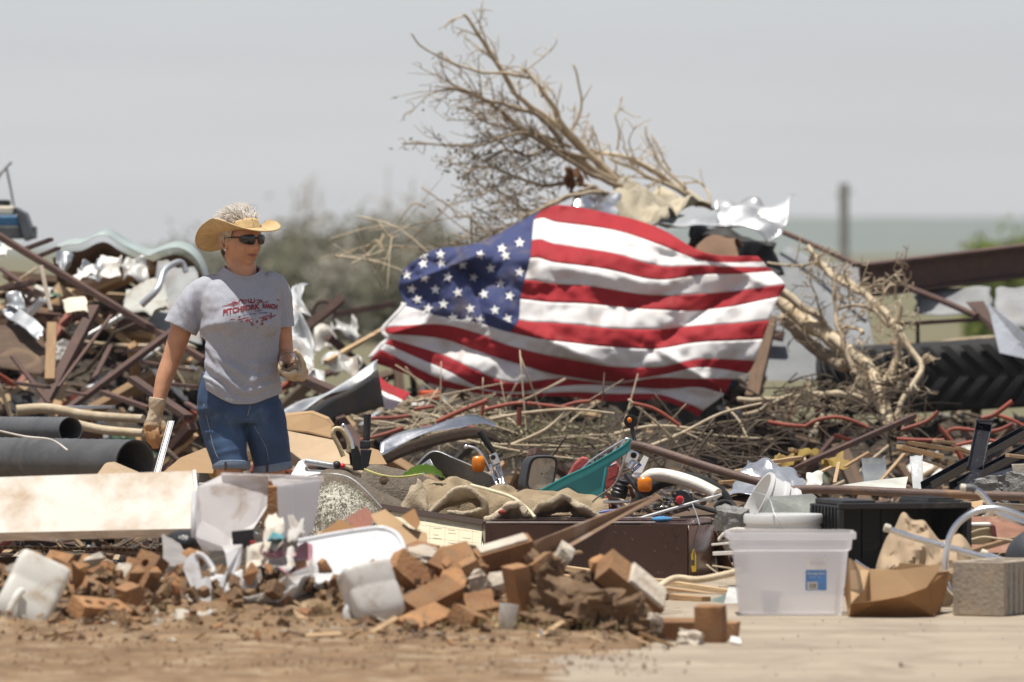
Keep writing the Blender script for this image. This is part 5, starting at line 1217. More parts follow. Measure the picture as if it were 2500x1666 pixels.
def rule(u0, v0, u1, v1, w=.0006):
    n = 10
    for i in range(n):
        t0, t1 = i / n, (i + 1) / n; p = sheet_pt(u0 + (u1 - u0) * t0, v0 + (v1 - v0) * t0, .0012); q = sheet_pt(u0 + (u1 - u0) * t1, v0 + (v1 - v0) * t1, .0012)
        n_ = V(0, -1, .2).cross(q - p).normalized() * w; ink.add([p - n_, q - n_, q + n_, p + n_], [(0, 1, 2, 3)])
for v in (.16, .36, .56, .76): rule(.03, v, .97, v, .0004)
for u in (.22, .43, .60, .75, .9): rule(u, .14, u, .97, .0004)
for i in range(34): 
    u = rs.choice((.05, .27, .47, .63, .79)); v = .13 + .055 * rs.randint(1, 15); L = rs.uniform(.03, .11); rule(u, v, u + L, v, .0008)
for k in range(24):
    u = .30 + .022 * k
    if k % 7 != 3: rule(u, .085, u + .014, .085, .0016)
obj('printed_rules', ink, INK, sheet)['kind'] = 'stuff'

# lumber before the cabinet
gP = 'pale lumber lying before the cabinet'
BAR('plank', 1372, 1388, 32.2, 1806, 1446, 31.6, 20, W_PALE, 'long split pale plank along the foot of the brown cabinet', 'plank', jag=.008)
BAR('plank', 1360, 1408, 32.3, 1790, 1462, 31.7, 26, W_TAN, 'long tan plank under the split pale plank', 'plank', jag=.006)
BAR('plank', 1560, 1456, 31.3, 1724, 1470, 31.0, 30, W_TAN, 'short thick tan plank flat on the pavement', 'plank', h=26)
PIPE('branch', [(1566, 1458, 31.0), (1610, 1432, 31.1), (1648, 1412, 31.2), (1700, 1416, 31.2), (1750, 1408, 31.2), (1810, 1394, 31.2)], (8, 9), BAREW, 'bent peeled branch lying over the planks by the clear bin', 'branch')
PIPE('twig', [(1726, 1380, 32), (1738, 1390, 31.9), (1756, 1402, 31.8)], (3, 2), BARK, 'thin broken twig against the cabinet end', 'twig'); PIPE('twig', [(1740, 1382, 32), (1770, 1386, 31.9), (1800, 1392, 31.8)], (2.4, 2), BARK, 'thin broken twig beside the torn cabinet flap', 'twig')
CR('green_rag', [(1686, 1482, 30.9), (1762, 1478, 30.8), (1790, 1440, 31.1), (1730, 1462, 31.2)], mat('grey_green_cloth', (.15, .20, .18), .85, dirt=.3), 'torn grey-green rag on the pavement by the clear bin', 'rag', amp=.025, seed=61, nu=18)
CR('plastic_film', [(1765, 1482, 30.8), (1806, 1482, 30.8), (1806, 1440, 31.0), (1780, 1438, 31.0)], mat('white_film', (.62, .62, .6), .4, dirt=.2), 'scrap of pale film beside the green rag', 'plastic film', amp=.02, seed=62)
# shag rug, knitted blanket, towels
SHAG = mat('cream_shag', (.66, .63, .54), .95, col2=(.46, .43, .35), nscale=60, dirt=.12, bump=1.0, bscale=130, rand=0)
KNIT = mat('knitted_brown', (.20, .165, .125), .95, col2=(.115, .092, .068), nscale=90, dirt=.15, dirtcol=(.33, .27, .20), dscale=10, bump=1.0, bscale=140, rand=0)
TERRY = mat('beige_terry', (.66, .56, .41), .97, col2=(.50, .40, .275), nscale=10, dirt=.28, dirtcol=(.27, .19, .11), dscale=7, bump=.9, bscale=190, rand=.1)
TERRYD = mat('brown_terry', (.44, .34, .215), .97, col2=(.31, .23, .14), nscale=10, dirt=.25, dirtcol=(.46, .37, .26), dscale=8, bump=.9, bscale=190, rand=.1)
def mound(name, prof, d0, depth, mt, label, cat, amp=.012, sc=20, rows=18, seed=0, floor=1290):
    """draped soft heap whose front outline follows photo pixels prof"""
    c = catmull([V(x, y, 0) for x, y in prof], 8); n = len(c); m = M()
    def fn(u, v):
        q = c[min(int(u * (n - 1) + .5), n - 1)]; a = math.pi * v; topz = P(q.x, q.y, d0).z; z0 = min(P(q.x, floor, d0).z, topz - .01)
        p = V(P(q.x, q.y, d0).x, d0 - depth * math.cos(a) * (.85 if v < .5 else 1), z0 + (topz - z0) * max(0, math.sin(a)) ** .75)
        w = p * sc + V(seed, 0, 0); return p + V(noise.noise(w), noise.noise(w + V(7, 0, 0)), noise.noise(w + V(0, 7, 0))) * amp
    m.grid(fn, n, rows); return obj(name, m, mt, None, label, cat, smooth=0)
rug = mound('shag_rug', [(748, 1262), (762, 1215), (785, 1198), (815, 1186), (850, 1192), (885, 1218), (915, 1252), (925, 1270)], 33.9, .26, SHAG, 'cream shag rug bunched beside the knitted blanket', 'rug', .010, 30, floor=1300)
tf = M(); r2 = random.Random(9); rv = [V(*v.co) for v in rug.data.vertices]
for i in range(5200):
    p = r2.choice(rv); L = r2.uniform(.005, .011); q = p + V(r2.gauss(0, .006), r2.gauss(0, .006), r2.gauss(0, .006)); dr = V(r2.gauss(0, .6), -.5 + r2.gauss(0, .5), r2.gauss(.1, .5)).normalized()
    tf.tube([q, q + dr * L], [.0020, .0010], 4, cap=False)
o = link('pile', tf.mesh('pile'), SHAG, rug, 0); o['kind'] = 'stuff'
mound('knitted_blanket', [(752, 1192), (790, 1150), (815, 1146), (850, 1150), (895, 1178), (940, 1205), (985, 1225), (1002, 1250)], 34.3, .22, KNIT, 'grey-brown knitted blanket fold running down to the cabinet door', 'blanket', .014, 12, seed=4)
mound('knitted_blanket', [(880, 1160), (905, 1136), (960, 1140), (1010, 1152), (1070, 1176), (1120, 1190)], 34.7, .18, KNIT, 'flatter knitted blanket fold under the green leaf', 'blanket', .012, 14, seed=9)
def drape(pts, th, depth, mt, label, d=33.6, sd=0, n=6):
    """thick cloth fold: its edge profile follows photo pixels pts, the cloth runs back by depth"""
    c = catmull([P(x, y, d) for x, y in pts], n); k = len(c); nv = 9; m = M()
    def fn(u, v):
        p = c[min(int(u * (k - 1) + .5), k - 1)]; q = p + V(.05 * noise.noise((v * 2 + sd, u * 3, 1)) * v, depth * v + .05 * noise.noise((u * 4, sd, 2)), -.05 * v + .03 * noise.noise((v * 2, u * 5, sd)))
        w = q * 38 + V(sd, 0, 0); return q + V(noise.noise(w), noise.noise(w + V(5, 0, 0)), noise.noise(w + V(0, 5, 0))) * .005
    m.grid(fn, k, nv); o = obj('towel', m, mt, None, label, 'towel', smooth=0, solid=th * px(d)); o.modifiers['solid'].use_even_offset = True
    sb_ = o.modifiers.new('sub', 'SUBSURF'); sb_.levels = 2; sb_.render_levels = 2
    tx = bpy.data.textures.new('terry', 'CLOUDS'); tx.noise_scale = .006; tx.noise_depth = 2
    dm_ = o.modifiers.new('terry', 'DISPLACE'); dm_.texture = tx; dm_.strength = .006; dm_.mid_level = .5
    return o
towel_ridge = [(1010, 1205), (1040, 1180), (1095, 1168), (1130, 1174), (1180, 1184), (1230, 1194), (1285, 1206), (1330, 1203), (1380, 1198), (1440, 1208), (1482, 1226)]
mound('towel', towel_ridge, 34.05, .20, TERRYD, 'long brown towel heap running behind the beige folds', 'towel', .030, 15, 22, 3)
mound('towel', [(1165, 1262), (1180, 1222), (1205, 1200), (1240, 1200), (1275, 1214), (1310, 1232), (1330, 1262)], 33.85, .13, TERRYD, 'thick brown towel bundle beside the looped towel', 'towel', .024, 19, 20, 5)
mound('towel', [(980, 1252), (990, 1212), (1008, 1184), (1026, 1172), (1036, 1190), (1046, 1225), (1050, 1256)], 33.75, .07, TERRY, 'upright beige towel fold beside the knitted blanket', 'towel', .022, 22, 18, 7)
mound('towel', [(1330, 1268), (1350, 1244), (1400, 1240), (1450, 1250), (1486, 1268)], 33.8, .10, TERRYD, 'flattened brown towel under the arching pale towel', 'towel', .018, 24, 16, 9)
drape([(1046, 1252), (1072, 1222), (1108, 1200), (1146, 1196), (1172, 1212), (1180, 1234), (1160, 1250), (1120, 1248), (1090, 1250)], 13, .16, TERRY, 'beige towel folded into an open loop above the cabinet door', 33.55, 2)
drape([(1182, 1272), (1215, 1256), (1240, 1240), (1268, 1236), (1290, 1248)], 17, .15, TERRY, 'beige towel corner with a red stain over the cabinet edge', 33.42, 5)
drape([(1266, 1268), (1298, 1252), (1330, 1232), (1366, 1218), (1398, 1220), (1428, 1240), (1472, 1270)], 17, .18, TERRY, 'pale beige towel arching to the cabinet top beside the tapered board', 33.45, 6)
t5 = [o for o in COL.objects if o.get('label', '').startswith('beige towel corner')][0]
link('stain', M().ball(P(1226, 1251, 33.40) - t5.location, (.017, .008, .010), 12, 8).mesh('stain'), mat('red_stain', (.30, .05, .04), .9, dirt=.2), t5, 0)
# leaf, hose, wires
lf = thing('green_leaf', 'fresh green leaf with a long yellow stem on the blanket', 'leaf', P(1000, 1170, 34.0))
pipe('stem', [P(890, 1146, 34.05), P(930, 1160, 33.98), P(975, 1165, 33.95), P(1030, 1158, 33.95)], .004, mat('yellow_stem', (.55, .52, .16), .6, dirt=.05), parent=lf)
BL = catmull([P(985, 1164, 33.96), P(1020, 1150, 33.98), P(1060, 1152, 33.98), P(1088, 1172, 33.96)], 6)
m = M(); m.grid(lambda u, v: BL[int(u * 18 + .5)] + V(0, -.03, .035) * (v - .5) * (math.sin(math.pi * min(1, u * .9 + .08)) + .25 * math.sin(u * 40)) * 1.1 + V(0, 0, .012 * abs(v - .5)), 19, 5); obj('blade', m, mat('leaf_green', (.13, .25, .045), .55, dirt=.05, transl=.3), lf, smooth=50)
PIPE('clear_hose', [(1150, 1185, 33.7), (1200, 1198, 33.62), (1250, 1215, 33.55), (1285, 1240, 33.48), (1306, 1264, 33.42)], 4.2, mat('pale_hose', (.62, .58, .42), .3, dirt=.15), 'pale plastic hose lying over the towels', 'hose')
PIPE('wire', [(752, 1163, 33.6), (800, 1157, 33.5), (850, 1165, 33.48), (890, 1195, 33.45), (932, 1240, 33.42)], 1.6, GALV, 'thin steel wire looping over the rug', 'wire')
PIPE('wire', [(1528, 1110, 33.7), (1515, 1150, 33.6), (1498, 1185, 33.5), (1462, 1212, 33.42), (1446, 1226, 33.4)], 2.2, mat('dark_wire', (.10, .07, .05), .6, dirt=.2), 'frayed dark wire hanging over the teal guard', 'wire')
PIPE('wire', [(1690, 1230, 33.4), (1700, 1255, 33.3), (1708, 1282, 33.1)], 1.5, GALV, 'thin wire bent over the cabinet top', 'wire')
rz = M()
for k in range(40):
    a = k * .42; r = .018 * (1 - k / 46); rz.tube([P(937, 1174, 33.86) + V(r * math.cos(a), -.002 * k / 8, r * math.sin(a)), P(937, 1174, 33.86) + V(.018 * (1 - (k + 1) / 46) * math.cos(a + .42), -.002 * (k + 1) / 8, .018 * (1 - (k + 1) / 46) * math.sin(a + .42))], .0042, 6)
obj('rope_coil', rz, W_DARK, label='small coiled brown cord on the blanket', cat='cord', smooth=0)['kind'] = 'thing'

# ---------------- crashed moped
mo = thing('moped', 'wrecked moped lying on its side with orange indicators and a teal guard', 'moped', P(1400, 1290, 34.2))
ORG = mat('orange_lens', (.85, .26, .01), .18, dirt=.05, dirtcol=(.4, .2, .05), bump=.05, transl=.25, rand=0, spec=.6)
TEAL = mat('teal_plastic', (.022, .215, .235), .38, var=.08, dirt=.05, dirtcol=(.2, .25, .25), bump=.04, rand=0)
PINK = mat('faded_red_plastic', (.50, .10, .09), .5, var=.1, dirt=.15, dirtcol=(.45, .28, .22), rand=0)
def lens(x, y, d, rx, ry, name='indicator'):
    c = P(x, y, d); s = px(d); rings = []
    for q, yy in ((.72, .014), (1, .004), (1, -.012), (.9, -.022), (.5, -.028)):
        rings.append([c + V(rx * s * q * math.copysign(abs(math.cos(a)) ** .6, math.cos(a)), yy, ry * s * q * math.copysign(abs(math.sin(a)) ** .6, math.sin(a))) for a in [2 * math.pi * k / 24 for k in range(24)]])
    return obj(name, M().loft(rings), ORG, mo, smooth=50)
lens(1168, 1133, 34.5, 16, 20); lens(1574, 1183, 33.9, 18, 19)
pipe('handlebar', [P(1225, 1190, 34.6), P(1212, 1135, 34.6), P(1188, 1085, 34.6), P(1172, 1056, 34.6)], .008, CHROME, parent=mo)
g_ = pipe('grip', [P(1205, 1106, 34.6), P(1188, 1080, 34.6), P(1171, 1054, 34.6)], [.0125, .0135], BLACKRUB, parent=mo, n=14)
pipe('brake_lever', [P(1194, 1150, 34.52), P(1180, 1118, 34.5), P(1163, 1096, 34.5), P(1140, 1090, 34.5)], [.008, .005], ALU, parent=mo); obj('lever_ball', M().ball(P(1138, 1091, 34.5), .0095), ALU, mo, smooth=0)
obj('clamp', M().box(P(1208, 1122, 34.55), (.034, .035, .05), Matrix.Rotation(R(-22), 3, 'Y')), ALU, mo, bevel=.006)
obj('switch', M().lathe([(.001, -.02), (.010, -.02), (.010, .012), (.001, .012)], 14, Matrix.Translation(P(1204, 1117, 34.53)) @ Matrix.Rotation(R(90), 4, 'X')), DARKMET, mo, smooth=40)
for dx, w in ((-6, .006), (6, .005), (14, .006)):
    pipe('fork_tube', [P(1204 + dx, 1134, 34.58), P(1212 + dx, 1165, 34.55), P(1222 + dx * .8, 1196, 34.5)], w, CHROME, parent=mo)
FG = mat('grey_fairing', (.17, .18, .19), .35, .3, dirt=.2, dirtcol=(.35, .3, .24))
fp = catmull([P(1015, 1142, 34.9), P(1058, 1104, 34.9), P(1112, 1122, 34.85), P(1188, 1156, 34.7), P(1266, 1202, 34.5)], 6)
m = M(); m.grid(lambda u, v: fp[int(u * 24 + .5)] + V(-.012 * v, -.02 + .10 * v, -.075 * v * v + .014 * math.sin(v * 3.1)), 25, 7); obj('fairing', m, FG, mo, smooth=60, solid=.004)
m = M().plate([P(1017, 1142, 34.8), P(1050, 1120, 34.8), P(1066, 1150, 34.75), P(1020, 1162, 34.75)], .01, (0, 1, 0)); obj('fairing_tip', m, FG, mo, bevel=.004)
# mirror
mi = []
def rr_ring(cx, cy, d, wx, wy, skew=.06, n=28):
    s = px(d); out = []
    for k in range(n):
        a = 2 * math.pi * k / n; u = math.copysign(abs(math.cos(a)) ** .5, math.cos(a)); w = math.copysign(abs(math.sin(a)) ** .5, math.sin(a)); out.append(P(cx, cy, d) + V(wx * s * u + skew * wy * s * w * 3, 0, wy * s * w))
    return out
m = M().loft([rr_ring(1300, 1160, 34.34, 30, 38), rr_ring(1306, 1158, 34.26, 38, 45), rr_ring(1316, 1157, 34.2, 40, 46), rr_ring(1322, 1157, 34.17, 36, 43), rr_ring(1323, 1157, 34.185, 30, 38)]); mh = obj('mirror_housing', m, mat('mirror_black', (.035, .038, .042), .5, dirt=.2, dirtcol=(.16, .15, .14)), mo, smooth=50)
m = M().loft([rr_ring(1323, 1157, 34.181, 30, 38), rr_ring(1323, 1157, 34.182, 2, 2)], False); obj('mirror_glass', m, mat('beige_reflection', (.46, .38, .30), .5, 0, dirt=.3, dirtcol=(.06, .05, .045), dscale=22, rand=0), mh)  # beige reflection painted on the glass as diffuse colour, with dark blotches
# teal guard
tq = [(1318, 1200), (1380, 1166), (1432, 1142), (1486, 1112), (1522, 1090), (1541, 1072), (1543, 1092), (1530, 1108), (1500, 1126), (1485, 1142), (1478, 1180), (1476, 1216), (1427, 1218), (1360, 1210)]
m = M(); tc_ = [P(x, y, 34.0 + .0006 * (1545 - x)) for x, y in tq]; m.plate(tc_, .006, (0, 1, 0)); obj('teal_guard', m, TEAL, mo, bevel=.002)
ed_ = catmull([P(x, y, 33.99 + .0006 * (1545 - x)) for x, y in tq[:6]], 4); obj('guard_lip', M().tube(ed_, .0055, 8), TEAL, mo, smooth=60)
m = M().tube(catmull([P(1480, 1142, 33.99), P(1474, 1180, 33.98), P(1470, 1216, 33.98)], 4), .006, 8); obj('guard_lip', m, TEAL, mo, smooth=60)
for q in ([(1436, 1129), (1480, 1100), (1523, 1074)], [(1480, 1128), (1494, 1108), (1505, 1090)], [(1505, 1117), (1516, 1090), (1526, 1073), (1536, 1072)], [(1463, 1135), (1482, 1108)], [(1485, 1140), (1505, 1131)], [(1420, 1147), (1437, 1130), (1450, 1126)]):
    pipe('rack_wire', [P(x, y, 34.12) for x, y in q], .0042, ALU, parent=mo)
for q, d in (([(1378, 1172), (1402, 1132), (1420, 1115), (1436, 1118), (1440, 1145), (1420, 1160)], 34.3), ([(1455, 1135), (1470, 1118), (1482, 1122), (1482, 1145), (1462, 1150)], 34.28), ([(1482, 1140), (1505, 1125), (1513, 1140), (1508, 1165), (1484, 1176)], 34.25), ([(1430, 1215), (1480, 1210), (1495, 1240), (1470, 1258), (1440, 1250)], 34.1), ([(1462, 1150), (1500, 1140), (1512, 1180), (1480, 1200)], 34.35)):
    obj('red_fairing', M().plate([P(x, y, d) for x, y in q], .05, (0, 1, 0)), PINK, mo, bevel=.008)
obj('carburettor', M().box(P(1540, 1118, 34.05), (.055, .05, .06), Matrix.Rotation(R(20), 3, 'Y')), ALU, mo, bevel=.008)
obj('carburettor_bore', M().lathe([(.0005, 0), (.009, 0), (.009, .02), (.012, .02), (.012, -.004), (.0005, -.002)], 16, Matrix.Translation(P(1547, 1112, 34.01)) @ Matrix.Rotation(R(90), 4, 'X')), DARKMET, mo, smooth=40)
obj('carburettor_bowl', M().lathe([(.001, -.02), (.018, -.02), (.02, .01), (.012, .018), (.001, .02)], 18, Matrix.Translation(P(1545, 1135, 34.03)) @ Matrix.Rotation(R(35), 4, 'Y')), CHROME, mo, smooth=40)
st = thing('tape_strip', 'white strip with a small blue label stuck on the wrecked moped', 'label', P(1558, 1150, 33.95))
TS = [P(1572, 1112, 33.95), P(1584, 1118, 33.95), P(1560, 1170, 33.93), P(1542, 1162, 33.93)]
obj('strip', M().plate(TS, .003, (0, 1, 0)), WHITEP2, st)
bl = obj('blue_label', M().plate([P(1543, 1146, 33.93), P(1561, 1130, 33.93), P(1567, 1136, 33.93), P(1549, 1152, 33.93)], .0015, (0, 1, 0)), mat('blue_ink', (.03, .09, .32), .5, dirt=0), st)
vs, fs = text_geo('OIL', 1.0, bold=.02); hh = max(v.y for v in vs); x0_ = min(v.x for v in vs); x1_ = max(v.x for v in vs)
def lab(v):
    t = (v.x - x0_) / (x1_ - x0_) * .7 + .15; q = v.y / hh * .6 + .2
    a = P(1549, 1152, 33.926).lerp(P(1567, 1136, 33.926), t); b = P(1543, 1146, 33.926).lerp(P(1561, 1130, 33.926), t); return a.lerp(b, q)
obj('lettering', M().add([lab(v) for v in vs], fs), WHITEP2, bl)
m = M().lathe([(.001, -.04), (.030, -.04), (.034, -.02), (.030, -.015), (.034, -.005), (.030, 0), (.034, .012), (.030, .02), (.034, .03), (.018, .04), (.001, .04)], 24, Matrix.Translation(P(1515, 1192, 34.0)) @ Matrix.Rotation(R(14), 4, 'Y')); obj('engine_cylinder', m, DARKMET, mo, smooth=40)
obj('rusty_disc', M().lathe([(.001, -.008), (.028, -.008), (.03, 0), (.028, .008), (.001, .008)], 22, Matrix.Translation(P(1541, 1200, 33.98)) @ Matrix.Rotation(R(70), 4, 'Y')), mat('copper_rust', (.20, .09, .04), .6, .3, dirt=.2), mo, smooth=40)
pipe('strut', [P(1528, 1158, 33.95), P(1550, 1185, 33.93), P(1580, 1222, 33.9)], .012, DARKMET, parent=mo)
pipe('axle_rod', [P(1473, 1226, 33.9), P(1505, 1226, 33.88), P(1536, 1225, 33.86)], .0055, CHROME, parent=mo)
m = M().tube(catmull([P(1562, 1178, 34.0), P(1592, 1160, 34.0), P(1640, 1164, 34.0), P(1700, 1182, 33.95), P(1752, 1206, 33.9)], 5), lerp_list([.016, .026, .027, .026, .022], 21), 18, ell=[1.5] * 21); obj('white_mudguard', m, mat('old_white_paint', (.74, .70, .62), .38, var=.06, dirt=.2, dirtcol=(.36, .26, .17), rand=0), mo, smooth=60)
wh = obj('tyre', M().tube([P(1665 + 118 * math.cos(a), 1262 - 94 * math.sin(a), 34.15) for a in np.linspace(.05, 3.0, 26)], .026, 14), BLACKRUB, mo, smooth=60)
for sx in (-1, 1):
    pass
obj('hub', M().lathe([(.001, -.03), (.03, -.03), (.04, -.02), (.04, .02), (.03, .03), (.001, .03)], 24, Matrix.Translation(P(1670, 1222, 34.05)) @ Matrix.Rotation(R(80), 4, 'X')), GREYPL, mo, smooth=40)
obj('tail_light', M().lathe([(.001, -.012), (.012, -.012), (.017, 0), (.012, .014), (.001, .015)], 18, Matrix.Translation(P(1660, 1221, 33.75)) @ Matrix.Rotation(R(90), 4, 'X')), mat('red_lens', (.5, .02, .02), .2, dirt=.1, rand=0), mo, smooth=40)
rs = random.Random(15)
for i in range(30):      # engine clutter: nuts, cable ends
    x, y = rs.uniform(1570, 1700), rs.uniform(1205, 1245); mt = rs.choice((DARKMET, CHROME, ALU, GREYPL, DARKMET)); a = P(x, y, 34.0 + rs.uniform(-.1, .1))
    if i % 2: obj('bolt', M().lathe([(.001, 0), (rs.uniform(.004, .009),) * 1 + (0,), (rs.uniform(.004, .008), .012), (.001, .014)], 8, Matrix.Translation(a) @ Euler((rs.uniform(0, 3), rs.uniform(0, 3), 0)).to_matrix().to_4x4()), mt, mo)
    else: pipe('control_cable', [a, a + V(rs.uniform(-.04, .04), 0, rs.uniform(-.01, .02)), a + V(rs.uniform(-.08, .08), 0, rs.uniform(-.02, .02))], .003, mt, parent=mo)
ms = thing('round_mirror', 'small round black mirror on a stalk with an orange spot above the pipe end', 'mirror', P(1545, 1080, 34.4))
obj('head', M().lathe([(.001, .012), (.016, .010), (.027, .0), (.028, -.006), (.024, -.008), (.001, -.005)], 24, Matrix.Translation(P(1540, 1028, 34.4)) @ Matrix.Rotation(R(-82), 4, 'X')), BLACKPL, ms, smooth=40)
obj('orange_spot', M().ball(P(1537, 1026, 34.38), (.010, .006, .011)), ORG, ms, smooth=0)
pipe('stalk', [P(1543, 1040, 34.4), P(1546, 1060, 34.4), P(1552, 1085, 34.38)], [.010, .007], DARKMET, parent=ms)
# upright handlebar of a second bike
hb_ = thing('handlebar', 'black bicycle handlebar grip standing upright beside the flattened cardboard', 'handlebar', P(880, 1150, 35.3))
pipe('grip', [P(894, 1084, 35.3), P(896, 1050, 35.3), P(897, 1012, 35.3)], [.0145, .0155], BLACKPL, parent=hb_, n=16)
obj('clamp', M().box(P(892, 1086, 35.28), (.045, .04, .035)), DARKMET, hb_, bevel=.006)
obj('stem', M().plate([P(856, 1090, 35.25), P(872, 1088, 35.25), P(884, 1120, 35.25), P(892, 1148, 35.25), P(862, 1150, 35.25)], .03, (0, 1, 0)), BLACKPL, hb_, bevel=.004)
obj('bracket', M().plate([P(880, 1098, 35.2), P(908, 1098, 35.2), P(898, 1146, 35.2), P(884, 1146, 35.2)], .03, (0, 1, 0)), DARKMET, hb_, bevel=.004)
pipe('brake_lever', [P(862, 1096, 35.22), P(856, 1070, 35.22), P(846, 1050, 35.22), P(838, 1038, 35.22)], [.008, .007], ALU, parent=hb_); obj('lever_ball', M().ball(P(838, 1040, 35.22), .010), ALU, hb_, smooth=0)
PIPE('cable_loop', [(853, 1105, 35.4), (850, 1075, 35.4), (835, 1050, 35.4), (818, 1048, 35.4), (814, 1062, 35.4), (828, 1090, 35.4), (838, 1115, 35.4)], (6, 6), mat('cream_hose', (.62, .50, .30), .6, dirt=.2), 'cream coloured hose loop beside the upright handlebar', 'hose')
wc = thing('white_chair_arm', 'broken white moulded chair arm with a grey tube and red button', 'chair arm', P(760, 1165, 35.2))
obj('arm', M().plate([P(708, 1162, 35.2), P(728, 1128, 35.25), P(742, 1120, 35.25), P(750, 1130, 35.2), P(752, 1148, 35.2), P(818, 1150, 35.2), P(816, 1164, 35.15), P(742, 1165, 35.15)], .05, (0, 1, 0)), WHITEP2, wc, bevel=.008)
pipe('tube', [P(744, 1126, 35.2), P(780, 1132, 35.2), P(816, 1138, 35.2)], .0125, mat('silver_tube', (.42, .43, .44), .35, .4, dirt=.1), parent=wc, n=14)
obj('joint', M().ball(P(822, 1136, 35.2), (.018, .02, .018)), BLACKPL, wc, smooth=0); obj('button', M().ball(P(836, 1138, 35.2), (.011, .012, .012)), mat('red_button', (.6, .02, .04), .4, dirt=0), wc, smooth=0)
# cardboard behind her legs
PLATE('cardboard_sheet', [(690, 1012, 36.9), (760, 1006, 36.9), (800, 1022, 36.9), (813, 1040, 36.9), (812, 1072, 36.85), (750, 1058, 36.85), (690, 1050, 36.85)], .30, CARD, 'thick folded cardboard slab beside the woman\'s legs', 'cardboard', bevel=.01)
PLATE('cardboard_sheet', [(700, 1052, 36.8), (812, 1074, 36.8), (852, 1110, 36.7), (855, 1134, 36.6), (720, 1140, 36.6), (698, 1120, 36.6)], .02, KRAFT, 'flattened pale cardboard lying under the thick folded slab', 'cardboard', dirn=(0, 1, -.1))
PLATE('cardboard_sheet', [(900, 1092, 36.0), (925, 1100, 36.0), (945, 1134, 35.9), (896, 1134, 35.9)], .02, CARD, 'small cardboard corner behind the upright handlebar', 'cardboard')
PLATE('cardboard_sheet', [(400, 1152, 36.6), (440, 1118, 36.8), (500, 1094, 37.0), (530, 1100, 37), (520, 1156, 36.6)], .02, CARD, 'tan cardboard sheet between the drain pipe and the woman\'s knees', 'cardboard')
PLATE('cardboard_box_end', [(234, 1162, 32.6), (256, 1132, 32.7), (275, 1130, 32.7), (336, 1156, 32.6), (330, 1175, 32.4)], .15, KRAFT, 'pale beige box corner rising behind the white panel', 'box', bevel=.004)
w2 = thing('yellow_rimmed_wheel', 'small grey wheel with a yellow rim behind the woman\'s knees', 'wheel', P(540, 1180, 37.0))
wm = Matrix.Translation(P(545, 1160, 37.0)) @ Matrix.Rotation(R(60), 4, 'X') @ Matrix.Rotation(R(8), 4, 'Y')
obj('tyre', M().lathe([(.066, -.03), (.09, -.038), (.11, -.028), (.118, 0), (.11, .028), (.09, .038), (.066, .03)], 40, wm), mat('grey_tyre', (.19, .185, .175), .8, dirt=.3), w2, smooth=50)
obj('rim', M().lathe([(.012, -.01), (.05, -.012), (.062, -.032), (.070, -.034), (.070, .034), (.062, .032), (.05, .012), (.012, .01)], 40, wm), mat('yellow_rim', (.68, .45, .13), .5, dirt=.15, rand=0), w2, smooth=50)
m = M(); m.box(P(520, 1184, 35.6), (.12, .03, .016)); obj('perforated_trim', m, WHITEP2, label='short white perforated strip below the yellow-rimmed wheel', cat='strip', bevel=.002)
ch = M(); a, b = P(418, 1028, 35.9), P(378, 1175, 35.7)
for off, w in ((V(0, 0, 0), .016), (V(.012, -.004, 0), .004), (V(-.012, -.004, 0), .004)):
    ch.add([a + off + V(-w / 2, 0, 0), a + off + V(w / 2, .0, 0), b + off + V(w / 2, 0, 0), b + off + V(-w / 2, 0, 0), a + off + V(-w / 2, .012, 0), a + off + V(w / 2, .012, 0), b + off + V(w / 2, .012, 0), b + off + V(-w / 2, .012, 0)], [(0, 1, 2, 3), (4, 7, 6, 5), (0, 4, 5, 1), (1, 5, 6, 2), (2, 6, 7, 3), (3, 7, 4, 0)])
obj('window_track', ch, mat('white_aluminium', (.55, .56, .57), .5, .2, dirt=.06, rand=0), label='white metal channel strip standing up beside the woman\'s glove', cat='strip', bevel=.0015)

# ---------------- rusty scaffold pipe across the middle ground
pp = [(1540, 1086, 33.9), (1575, 1092, 33.9), (1640, 1112, 33.85), (1720, 1138, 33.8), (1800, 1162, 33.75), (1870, 1181, 33.7), (1906, 1190, 33.68), (1925, 1197, 33.66), (1950, 1196, 33.66), (2050, 1196, 33.6), (2200, 1203, 33.5), (2350, 1208, 33.4), (2540, 1214, 33.3)]
c = catmull([P(*q) for q in pp], 6); rad = []
for p in c:
    k = abs(p.x - P(1918, 0, 33.67).x); rad.append(.0178 - .0035 * math.exp(-(k / .03) ** 2))
m = M().tube(c, rad, 18)
obj('scaffold_pipe', m, RUSTP, label='long kinked rusty pipe running across in front of the root stock', cat='pipe', smooth=60)
# ---------------- white channel, blue bits
BAR('white_channel', 1556, 1268, 33.6, 1760, 1208, 33.9, 10, WHITEP2, 'slim white plastic channel lying before the moped', 'strip')
obj('glitter_toy', M().ball(P(1616, 1268, 33.3), (.042, .03, .012)), mat('blue_glitter', (.08, .32, .62), .3, dirt=.05, bump=.8, bscale=220), label='sparkly blue oval lying on the cabinet top', cat='toy', smooth=0)
PIPE('blue_strip', [(1462, 1252, 33.6), (1490, 1247, 33.6), (1520, 1246, 33.6)], 3, mat('blue_plastic', (.12, .2, .5), .5, dirt=.2), 'thin blue plastic strip behind the cabinet', 'strip')
for q, lb in (([(1560, 1285, 34.1), (1700, 1240, 34.3), (1840, 1198, 34.5), (1846, 1215, 34.4), (1700, 1290, 34)], 'dark brown board leaning behind the white channel'), ([(1620, 1300, 33.8), (1710, 1262, 33.9), (1830, 1262, 33.9), (1830, 1300, 33.8)], 'dark brown board low behind the concrete chunk')):
    PLATE('brown_board', q, .015, W_DARK, lb, 'board')
